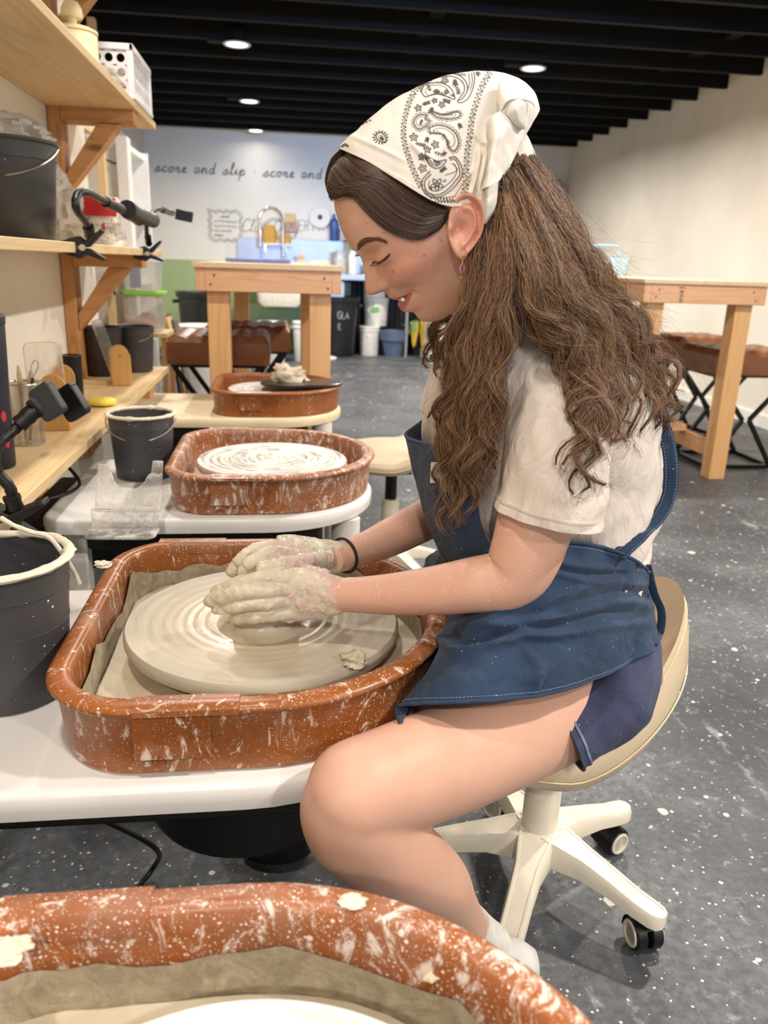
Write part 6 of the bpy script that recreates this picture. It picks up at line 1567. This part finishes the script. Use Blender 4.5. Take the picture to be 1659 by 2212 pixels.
def loop(cx, cy, r, n=10, sq=1, rot=0):
    return [(cx+r*math.cos(a)*math.cos(rot)-r*sq*math.sin(a)*math.sin(rot), cy+r*math.cos(a)*math.sin(rot)+r*sq*math.sin(a)*math.cos(rot)) for a in [2*PI*k/n for k in range(n+1)]]
def flower(cx, cy, r, rot=0):
    pen([(cx+(r*(.78+.30*math.cos(5*(a-rot))))*math.cos(a), cy+(r*(.78+.30*math.cos(5*(a-rot))))*math.sin(a)) for a in [2*PI*k/40 for k in range(41)]], 1.5)
    pen(loop(cx, cy, r*.30, 8), 1.0)
def leaf(x, y, r, rot, fill=False):
    P = [(-r, 0), (-r*.3, -r*.45), (r*.6, -r*.3), (r, 0), (r*.6, r*.3), (-r*.3, r*.45), (-r, 0)]; c, s = math.cos(rot), math.sin(rot)
    pen([(x+u*c-v*s, y+u*s+v*c) for u, v in P], 1.1)
    if fill: pen([(x-r*.6*c, y-r*.6*s), (x+r*.6*c, y+r*.6*s)], 1.8)
def sprig(P, L=16):
    P = spl(P, 9); pen(P, 1.0)
    for i in range(1, 8, 1):
        dx, dy = P[i+1][0]-P[i][0], P[i+1][1]-P[i][1]; q = math.atan2(dy, dx)
        for sg in (1, -1): pen([P[i], (P[i][0]+L*math.cos(q+sg*.9), P[i][1]+L*math.sin(q+sg*.9))], 1.35)
def border(P, rad_=13):
    P = spl(P, 400); P = np.array(P); cum = np.concatenate([[0], np.cumsum(np.hypot(*np.diff(P, axis=0).T))]); s = 0; k = 0
    while s < cum[-1]:
        x, y = np.interp(s, cum, P[:, 0]), np.interp(s, cum, P[:, 1]); x2, y2 = np.interp(s+5, cum, P[:, 0]), np.interp(s+5, cum, P[:, 1]); q = math.atan2(y2-y, x2-x); nx, ny = -math.sin(q), math.cos(q)
        if k % 2 == 0: leaf(x+nx*4, y+ny*4, rad_*1.15, q+.75)
        else: leaf(x-nx*4, y-ny*4, rad_*1.0, q-.6)
        for sg in (1, -1): pen([(x+nx*sg*rad_*1.25, y+ny*sg*rad_*1.25), (x+nx*sg*rad_*1.2+6*math.cos(q), y+ny*sg*rad_*1.2+6*math.sin(q))], 1.7)
        s += rad_*2.1; k += 1
def paisley(P, closed_scallop=True, inner=.80, sc_r=11, seed=0):
    P = spl(P+[P[0]], 70); pen(P, 1.6); A_ = np.array(P); c = A_.mean(axis=0)
    ins = [tuple(c+(p-c)*inner) for p in A_]; pen(ins, 1.0)
    if closed_scallop:
        cum = np.concatenate([[0], np.cumsum(np.hypot(*np.diff(A_, axis=0).T))]); s = 0
        while s < cum[-1]:
            x, y = np.interp(s, cum, A_[:, 0]), np.interp(s, cum, A_[:, 1]); d = np.array([x, y])-c; d /= max(1e-6, np.linalg.norm(d))
            pen(loop(x+d[0]*sc_r*.9, y+d[1]*sc_r*.9, sc_r*.72, 8), 1.0); s += sc_r*1.75
    sprig([tuple(c+(np.array(P[0])-c)*.2), tuple(c), tuple(c+(A_[35]-c)*.5)], 9)
border([(765, 92), (700, 160), (655, 240), (625, 340), (612, 440), (618, 540), (648, 640), (680, 730), (712, 800), (735, 850)], 12)
border([(1205, 62), (1160, 140), (1120, 240), (1085, 360), (1070, 480), (1052, 600), (1046, 720), (1040, 820), (1025, 920)], 13)
pen(spl([(760, 880), (820, 920), (880, 940), (960, 935)]), 1.3); pen(spl([(750, 860), (820, 905), (900, 915), (970, 905)]), 1.3)
for x in range(800, 980, 22): leaf(x, 915+.12*(x-800), 9, 1.2, True); leaf(x+8, 945, 8, -1.0, True)
paisley([(800, 320), (840, 360), (900, 375), (960, 370), (1000, 350), (985, 325), (940, 330), (880, 345), (835, 330)], True, .7, 12)
paisley([(770, 345), (720, 345), (690, 375), (685, 410), (715, 445), (755, 430), (790, 390), (765, 375)], True, .72, 12)
paisley([(790, 440), (850, 420), (920, 435), (975, 480), (990, 545), (960, 590), (920, 560), (905, 510), (860, 475), (800, 475)], True, .74, 13)
paisley([(730, 180), (760, 130), (820, 120), (880, 125), (940, 165), (965, 235), (900, 215), (850, 200), (800, 205), (760, 215)], False, .74)
for k in range(9): pen(loop(760+22*k*.0+30*math.cos(PI+.35*k), 170+44*math.sin(PI+.35*k), 9, 8), 1.2)
pen(loop(838, 182, 20, 4, .8), 1.6); pen(loop(838, 182, 9, 6), 1.6); pen(loop(908, 186, 16, 4), 1.5); pen(loop(908, 186, 7, 6), 1.2); leaf(950, 210, 12, .9, True); leaf(790, 165, 12, .4, True)
pen(spl([(800, 75), (900, 62), (990, 75), (1040, 120), (1050, 180), (1020, 230), (990, 245)], 40), 1.5); pen(spl([(830, 90), (920, 80), (985, 95), (1025, 135), (1030, 180), (1010, 215), (985, 245), (1000, 262), (1050, 240), (1085, 180), (1100, 110), (1095, 60)], 60), 1.5)
pen(spl([(1060, 70), (1065, 130), (1050, 190)], 20), 1.2); pen(spl([(1080, 65), (1085, 120), (1070, 180)], 20), 1.2)
for k in range(14): pen(loop(840+15*k, 62+.10*(k-6)**2*3, 6, 6), 1.0)
for x, y, r in ((895, 108, 24), (790, 92, 20), (712, 295, 24), (875, 275, 22), (825, 245, 18), (682, 503, 27), (830, 552, 26), (775, 588, 24), (742, 715, 28), (735, 640, 20)): flower(x, y, r, x)
for P in ([(945, 120), (985, 165), (990, 200)], [(960, 100), (975, 140)], [(880, 240), (930, 255)], [(740, 270), (790, 255)], [(810, 290), (800, 330)], [(690, 545), (760, 560)], [(820, 600), (880, 620), (900, 600)], [(780, 500), (770, 530)], [(860, 740), (900, 710)], [(990, 400), (1005, 430)], [(1110, 60), (1130, 75)]): sprig(P, 14)
paisley([(755, 620), (800, 650), (850, 665), (905, 655), (880, 695), (840, 715), (790, 690)], False, .66); pen(loop(772, 650, 16, 4, .8), 1.5); pen(loop(842, 684, 13, 4, .8), 1.4); pen(loop(772, 650, 6, 6), 1.3)
pen(spl([(935, 655), (965, 650), (990, 690), (1000, 750), (970, 800), (915, 860), (850, 895), (790, 885), (760, 850), (760, 800), (800, 755)], 70), 1.6)
pen(spl([(945, 680), (968, 690), (978, 740), (950, 790), (895, 840), (845, 868), (800, 862), (785, 835), (790, 800)], 60), 1.3)
for k, p in enumerate(spl([(930, 640), (970, 635), (1008, 690), (1018, 755), (985, 815), (925, 875), (850, 912), (780, 902), (742, 855), (742, 795), (790, 738)], 60)): pen(loop(p[0], p[1], 4.5, 6), 1.0)
flower(842, 825, 42, .3); flower(842, 825, 24, .9); leaf(800, 850, 12, 1, True); leaf(895, 800, 14, -.6)
pen(spl([(960, 690), (985, 720), (960, 740), (900, 760)], 20), 1.2)
for x, y, rt in ((538, 205, -.6), (335, 388, -.7)):
    for k in range(4):
        for j in (-1, 0, 1): leaf(x-36+24*k+j*10, y+18-12*k+j*16, 9, rt+j*.5, k % 2 == 0)
paisley([(420, 480), (445, 462), (475, 478), (492, 520), (480, 535), (445, 522), (425, 508)], False, .5)
for a in range(14): x, y = 452+52*math.cos(a*.45), 498+46*math.sin(a*.45); pen([(x, y), (452+42*math.cos(a*.45), 498+36*math.sin(a*.45))], 1.9)
for k in range(5): pen(loop(190+9*k, 548+abs(k-2)*6, 6, 6), 1.6)
CREAMH = plain('scarf_hem_cotton', (228, 222, 212), .9); CR = np.array(lin((228, 222, 211))); IK = np.array(lin((40, 36, 46)))
t = NT('printed_scarf_cotton'); v = t.map(); aa_ = t.n.new('ShaderNodeAttribute'); aa_.attribute_name = 'tint'
t.set(color=t.mix(t.ramp(t.noise(v, 20, 4), [(.3, 0.0), (.8, .10)]), aa_.outputs['Color'], lin((190, 180, 160))), rough=.9, spec=.15, sheen=.1)
w1 = t.noise(t.map((1, 1, 5)), 500, 2); t.bump(w1, .25, .0005); SCARFM = t.m
def scarf_half(sgn, name_parts):
    G = GS+NS*(Ds+hemf)[..., None]; G2v = G-NS*.0013
    st = 1 if sgn > 0 else 3
    G, G2v, I = G[::st, ::st], G2v[::st, ::st], ink[::st, ::st]
    if sgn < 0: G = G.copy(); G[..., 1] = 2*YH-G[..., 1]; G2v = G2v.copy(); G2v[..., 1] = 2*YH-G2v[..., 1]
    H, W = G.shape[:2]; V = np.concatenate([G.reshape(-1, 3), G2v.reshape(-1, 3)]); o = H*W
    a = (np.arange(H-1)[:, None]*W+np.arange(W-1)[None, :]).ravel(); F = [tuple(x) for x in np.stack([a, a+1, a+W+1, a+W], 1).tolist()]+[tuple(x) for x in np.stack([o+a, o+a+W, o+a+W+1, o+a+1], 1).tolist()]
    for j in range(W-1): b = (H-1)*W+j; F.append((b, b+1, o+b+1, o+b))
    C = CR[None, :]*(1-I.reshape(-1, 1)*.93)+IK[None, :]*I.reshape(-1, 1)*.93; C = np.concatenate([C, np.tile(CR, (o, 1))]); return V, F, C
Va, Fa, Ca = scarf_half(1, 0); Vb, Fb, Cb = scarf_half(-1, 0)
V = np.concatenate([Va, Vb]); F = Fa+[tuple(i+len(Va) for i in f) for f in Fb]
scarf = obj_np('head_scarf', V, F, SCARFM, PER, cols=np.concatenate([Ca, Cb]))
def flap(name, C, nu, nv, seed, amp=.002, folds=()):
    G = surf([[A3(p) for p in r] for r in C], nu, nv)
    Dn = amp*wr(G, lambda x, y, z: fbm(x*25+seed, y*25, z*25, 3))
    N = gridnormals(G); N = N if np.sum(N*(np.array(OUT)-G)) > 0 else -N
    G = G+N*Dn[..., None]; H, W = G.shape[:2]; V = np.concatenate([G.reshape(-1, 3), (G-N*.0013).reshape(-1, 3)]); o = H*W; F = []
    for i in range(H-1):
        for j in range(W-1): a = i*W+j; F.append((a, a+1, a+W+1, a+W)); F.append((o+a, o+a+W, o+a+W+1, o+a+1))
    for j in range(W-1): F.append((j, o+j, o+j+1, j+1)); a = (H-1)*W+j; F.append((a, a+1, o+a+1, o+a))
    for i in range(H-1): a = i*W; F.append((a, a+W, o+a+W, o+a)); a = i*W+W-1; F.append((a, o+a, o+a+W, a+W))
    return obj_np(name, V, F, SCARFM, scarf, cols=np.tile(CR, (len(V), 1))), G
q = lambda x, y, yy: (C4(x, y)[0], C4(x, y)[1], yy)
# tied tails: broad triangular flap, narrow flap below it, long tail down the back, rolled loop at the knot
flap('scarf_flap', [[q(1180, 400, .822), q(1215, 370, .800), q(1260, 330, .800), q(1330, 300, .812), q(1420, 300, .835)], [q(1195, 560, .812), q(1225, 520, .786), q(1275, 470, .788), q(1350, 430, .805), q(1435, 440, .828)],
                    [q(1175, 720, .806), q(1200, 690, .780), q(1250, 640, .784), q(1330, 580, .800), q(1432, 512, .820)], [q(1150, 870, .802), q(1180, 850, .778), q(1230, 818, .782), q(1290, 770, .795), q(1400, 600, .815)]], 60, 60, 3, .003)
flap('scarf_flap', [[q(1150, 860, .806), q(1190, 830, .798), q(1262, 790, .806)], [q(1140, 960, .804), q(1190, 940, .790), q(1256, 920, .802)], [q(1145, 1030, .806), q(1180, 1020, .794), q(1235, 1010, .802)], [q(1165, 1092, .808), q(1172, 1096, .802), q(1190, 1085, .806)]], 40, 30, 5)
flap('scarf_tail', [[q(1390, 330, .850), q(1430, 400, .86), q(1450, 440, .872)], [q(1400, 560, .842), q(1450, 560, .85), q(1500, 560, .862)], [q(1440, 700, .838), q(1500, 740, .846), q(1560, 740, .86)], [q(1530, 860, .842), q(1590, 880, .85), q(1640, 900, .862)], [q(1640, 960, .85), q(1650, 962, .855), q(1662, 960, .862)]], 60, 30, 8)
lp, _ = flap('scarf_loop', [[q(1290, 330, .806), q(1330, 250, .800), q(1400, 225, .806), q(1480, 240, .830)], [q(1330, 360, .800), q(1390, 300, .792), q(1450, 262, .800), q(1519, 282, .830)], [q(1380, 420, .806), q(1420, 400, .800), q(1460, 370, .806), q(1505, 350, .832)], [q(1440, 445, .815), q(1450, 440, .812), q(1462, 420, .815), q(1470, 410, .835)]], 40, 40, 12, .0025)
for a, b in (((1200, 400), (1340, 245)), ((1205, 330), (1420, 160))): pass
flap('scarf_loop', [[q(1270, 330, .802), q(1320, 252, .796), (1119, 210, .800), (1144, 214, .822), (1156, 228, .830)], [(1078, 238, .804), (1085, 200, .812), (1116, 194, .822), (1146, 203, .846), (1159, 222, .850)], [(1072, 222, .825), (1080, 176, .835), (1118, 178, .850), (1148, 198, .875), (1159, 220, .885)]], 30, 40, 15, .0015)
MB().tube([tuple(A3(q(x, y, .803))) for x, y in spl([(1225, 400), (1300, 320), (1350, 265), (1430, 235), (1500, 260), (1519, 290)], 30)], [.0014]*30, 8).build('rolled_hem', CREAMH, scarf, origin=tuple(A3(q(1350, 265, .803))), smooth=60)
# ================================================================== hair
# smooth hair swept back from the parting to the ear
S_ = Strands(); top_edge = [(735, 322), (760, 334), (800, 354), (840, 378), (880, 402), (920, 424), (955, 445)]
def scalp_pt(x, y, off): 
    p = hit(x, y, 0)
    if p is None: p = Vector(A3((x, y, YH-.004))); return p
    return p+(p-Vector(HO)).normalized()*off
lowp = [(722, 430), (742, 418), (775, 424), (800, 450), (825, 478), (860, 502), (905, 516), (945, 510), (962, 492)]
LO = cr([(x, y, 0) for x, y in lowp], 60)[:, :2]
def scalp_strand(s0, layer):
    """s0 0..1: 0 = along the hairline nearest the face, 1 = along the scarf edge"""
    a = np.array([(737, 322), (716, 345), (706, 380), (709, 405), (722, 428), (744, 419), (775, 424), (800, 450), (827, 479), (862, 503), (906, 515), (945, 500), (968, 470)], float)
    b = np.array([(742, 325), (748, 332), (765, 340), (790, 354), (815, 368), (838, 382), (860, 394), (882, 406), (904, 418), (925, 428), (944, 438), (958, 446), (970, 456)], float)
    P = a*(1-s0)+b*s0; P = cr([(x, y, 0) for x, y in P], 40)[:, :2]; return P
for i in range(2200):
    s0 = RNG.uniform(0, 1)**.9; P = scalp_strand(s0, 0); k0 = RNG.integers(0, 6) if s0 > .1 else 0; k1 = 40 if RNG.random() > .25 else RNG.integers(28, 40)
    jit = RNG.normal(0, 4.0, 2); ph = RNG.uniform(0, 6.3); off = .0035+.0045*RNG.random()*math.sin(PI*min(1, s0+.15))
    Q = []
    for k in range(k0, k1, 1):
        x, y = P[k]+jit*math.sin(PI*k/39)+np.array([0, 1.0*math.sin(ph+k*.30)]); Q.append(scalp_pt(x, y, off))
    if len(Q) > 5: S_.add([tuple(p) for p in Q], .00026, .00014)
for i in range(12):      # stray hairs round the hairline
    x, y = [(712, 415), (735, 440), (790, 455), (905, 520), (870, 508), (955, 510)][i % 6]; x += RNG.uniform(-8, 8); y += RNG.uniform(-4, 6)
    p = scalp_pt(x, y, .002); d = Vector((RNG.uniform(-.5, .8), RNG.uniform(-.8, -.1), RNG.uniform(-1.2, -.2))); L = RNG.uniform(.008, .022)
    S_.add([tuple(p), tuple(p+d*L*.5+Vector((.001, 0, .001))), tuple(p+d*L)], .00012, .00005)
S_.build('front_hair', HAIRD, PER, 'stuff')
# scalp layer under the strands (front part)
mbc = MB(); rowsC = []
for s0 in np.linspace(-.0, 1.0, 26):
    P = scalp_strand(max(0, s0), 0); rowsC.append([tuple(scalp_pt(x+(2 if s0 < .05 else 0), y, .0022)) for x, y in P[:39]])
obj_np('hair_underlayer', np.array(rowsC).reshape(-1, 3), [tuple(x) for x in (lambda W, H: np.stack([(np.arange(H-1)[:, None]*W+np.arange(W-1)[None, :]).ravel()+k for k in (0, 1, W+1, W)], 1).tolist())(39, 26)], CORE, PER)
# long wavy hair
GF = [[(1068, 470, .812), (1052, 560, .800), (1020, 650, .792), (995, 740, .795), (972, 840, .805), (958, 950, .815), (948, 1050, .82)],
      [(1078, 465, .810), (1066, 580, .795), (1030, 690, .788), (1002, 800, .790), (982, 920, .800), (966, 1050, .808), (955, 1165, .815)],
      [(1074, 460, .808), (1066, 580, .790), (1042, 700, .782), (1022, 820, .786), (1006, 940, .793), (992, 1060, .80), (980, 1190, .805)],
      [(1078, 450, .806), (1078, 570, .786), (1062, 700, .778), (1044, 820, .782), (1030, 940, .786), (1018, 1050, .790), (1004, 1165, .795)],
      [(1082, 440, .806), (1092, 560, .782), (1084, 690, .774), (1068, 800, .776), (1056, 910, .780), (1048, 1010, .784), (1040, 1110, .788)],
      [(1086, 430, .806), (1104, 550, .780), (1106, 660, .772), (1094, 770, .770), (1080, 870, .772), (1072, 970, .776), (1064, 1070, .78)]]
GBk = [[(1085, 425, .808), (1115, 540, .782), (1135, 630, .772), (1165, 700, .772), (1215, 735, .782), (1270, 775, .79), (1310, 830, .79)],
       [(1095, 400, .812), (1140, 520, .786), (1175, 610, .772), (1225, 680, .770), (1270, 760, .770), (1300, 860, .765), (1290, 960, .765), (1265, 1070, .77), (1290, 1120, .775)],
       [(1105, 380, .818), (1165, 510, .795), (1215, 600, .785), (1265, 680, .785), (1310, 760, .790), (1340, 860, .795), (1335, 960, .80), (1325, 1070, .81)],
       [(1115, 360, .826), (1190, 490, .81), (1240, 580, .80), (1300, 670, .805), (1350, 750, .815), (1385, 840, .825), (1400, 930, .835), (1390, 1020, .845)],
       [(1125, 340, .840), (1205, 470, .83), (1260, 560, .825), (1330, 660, .835), (1385, 740, .845), (1425, 820, .855), (1445, 900, .862), (1450, 970, .87)],
       [(1135, 330, .862), (1210, 440, .86), (1262, 540, .86), (1345, 650, .87), (1405, 740, .88), (1445, 820, .885), (1462, 880, .89), (1470, 940, .90)],
       [(1130, 330, .92), (1200, 440, .94), (1255, 550, .95), (1330, 650, .96), (1390, 740, .96), (1430, 830, .965), (1450, 920, .97)]]
S_ = Strands(); core = Strands(); fine = Strands()
def guide(GL_, s, rng):
    i = min(int(s*(len(GL_)-1)), len(GL_)-2); t_ = s*(len(GL_)-1)-i
    a = cr([A3(p) for p in GL_[i]], 60); b = cr([A3(p) for p in GL_[i+1]], 60); return a*(1-t_)+b*t_
SHB = BVHTree.FromPolygons([Vector(v) for v in VT], FT)
def lock(GL_, s, nst, rad_, amp, lam, depth, L0=1.0, loose=1.0, cr_=.55, r_s=.00024):
    P = guide(GL_, s, RNG); n = int(60*L0); P = P[:n]; P = P+np.array([RNG.normal(0, .005), depth, 0])
    P = lift(P, rad_*.9+.002, SHB); P[1:-1] = (P[:-2]+P[1:-1]+P[2:])/3
    T = np.gradient(P, axis=0); seg = np.linalg.norm(T, axis=1); T /= seg[:, None]; arc = np.cumsum(seg); ref = np.array([.15, -1, 0.]); A = np.cross(T, ref); A /= np.linalg.norm(A, axis=1)[:, None]; B = np.cross(T, A)
    ph = RNG.uniform(0, 6.28); u = np.linspace(0, 1, n); env = np.clip((u-.04)/.6, 0, 1)**1.0*amp*(1+.6*u)
    lam_ = lam*(1.15-.45*u); phase = ph+np.cumsum(2*PI*seg/lam_); dirn = RNG.choice([-1, 1])
    C = P+A*(env*np.sin(phase))[:, None]+B*(env*.55*np.cos(phase)*dirn)[:, None]
    for k in range(nst):
        r0 = rad_*math.sqrt(RNG.random()); q = RNG.uniform(0, 6.28); fr = RNG.uniform(.82, 1.0) if RNG.random() < .8 else RNG.uniform(.5, .85); m = max(8, int(n*fr))
        tw = q+RNG.normal(0, 1.2)*u*1.5; rr = r0*(1.25-.75*u**1.3)*(.75+.5*np.sin(u*7+ph)**2)*(.4+.6*np.clip(u/.22, 0, 1))
        ph2 = RNG.normal(0, .35*loose); env2 = env*RNG.normal(0, .16*loose); fz_ = RNG.uniform(0, 6.28)
        Q = C+A*(rr*np.cos(tw)+env2*np.sin(phase+ph2)+.0009*loose*np.sin(arc*210+fz_))[:, None]+B*(rr*np.sin(tw)*.7+env2*.5*np.cos(phase+ph2))[:, None]
        Q = Q[:m]
        if RNG.random() < .06*loose:
            k2 = np.clip(np.linspace(-.4, 1, m), 0, 1)[:, None]; Q = Q+k2*np.array([RNG.normal(0, .010), RNG.normal(-.004, .006), RNG.normal(0, .008)])
        S_.add(Q, r_s, r_s*.5)
    core.add(C[:int(n*.96)]+np.array([0, .002, 0]), rad_*.50, rad_*.16)
for i in range(62):
    s = (i+.5)/62; s = min(.999, max(0, s+RNG.normal(0, .015))); lock(GF, s, 60, RNG.uniform(.006, .011), RNG.uniform(.003, .0075), RNG.uniform(.07, .11), RNG.uniform(-.004, .030), RNG.uniform(.80, 1.0))
for i in range(92):
    s = RNG.random(); L0 = RNG.uniform(.62, .82) if RNG.random() < .35 else RNG.uniform(.82, 1.0)
    lock(GBk, s, 56, RNG.uniform(.005, .010), RNG.uniform(.005, .011), RNG.uniform(.075, .12), RNG.uniform(-.006, .035), L0, 1.3)
for i in range(60):      # upper mass only, closes the crown
    lock(GBk, RNG.random(), 26, .009, .003, .09, RNG.uniform(-.002, .05), RNG.uniform(.42, .60), 1.0)
for i in range(34):
    lock(GF, RNG.random(), 26, .009, .003, .09, RNG.uniform(.01, .06), RNG.uniform(.42, .60), 1.0)
# hair falling on the far side of the neck
GN = [[(1000, 560, .98), (985, 660, 1.0), (955, 700, 1.02), (935, 740, 1.03), (948, 790, 1.03)], [(1010, 560, .98), (1000, 660, 1.0), (975, 710, 1.02), (950, 760, 1.03), (955, 820, 1.03)]]
for i in range(7): lock(GN, RNG.random(), 40, .006, .005, .06, 0, 1.0)
for i in range(420):     # flyaways
    GL_ = GBk if RNG.random() < .75 else GF; P = guide(GL_, RNG.random(), RNG); k0 = RNG.integers(4, 34); m = RNG.integers(10, 24); P = P[k0:k0+m]
    if len(P) < 8: continue
    u = np.linspace(0, 1, len(P))[:, None]; d = np.array([RNG.normal(.012 if GL_ is GBk else 0, .018), RNG.normal(-.010, .012), RNG.normal(.008, .018)])
    P = P+np.array([RNG.normal(0, .006), RNG.uniform(-.010, .006), RNG.normal(0, .006)])+d*u**1.5+np.array([.004, 0, .004])*np.sin(u*RNG.uniform(5, 14)+RNG.uniform(0, 6))
    fine.add(P, .00013, .00006)
S_.build('long_wavy_hair', HAIRM, PER, 'stuff')
core.build('hair_inner_locks', CORE, PER, 'stuff')
fine.build('flyaway_hair', HAIRM, PER, 'stuff')
# gold hair pin over the scarf above the ear
gp = [C4(x, y) for x, y in ((925, 950), (980, 880), (1010, 830), (1050, 780), (1078, 752))]
P = [tuple(A3((x, y, .806-.001*i))) for i, (x, y) in enumerate(gp)]
MB().tube(P, .0006, 6).build('hair_pin', GOLD, PER, origin=P[2])
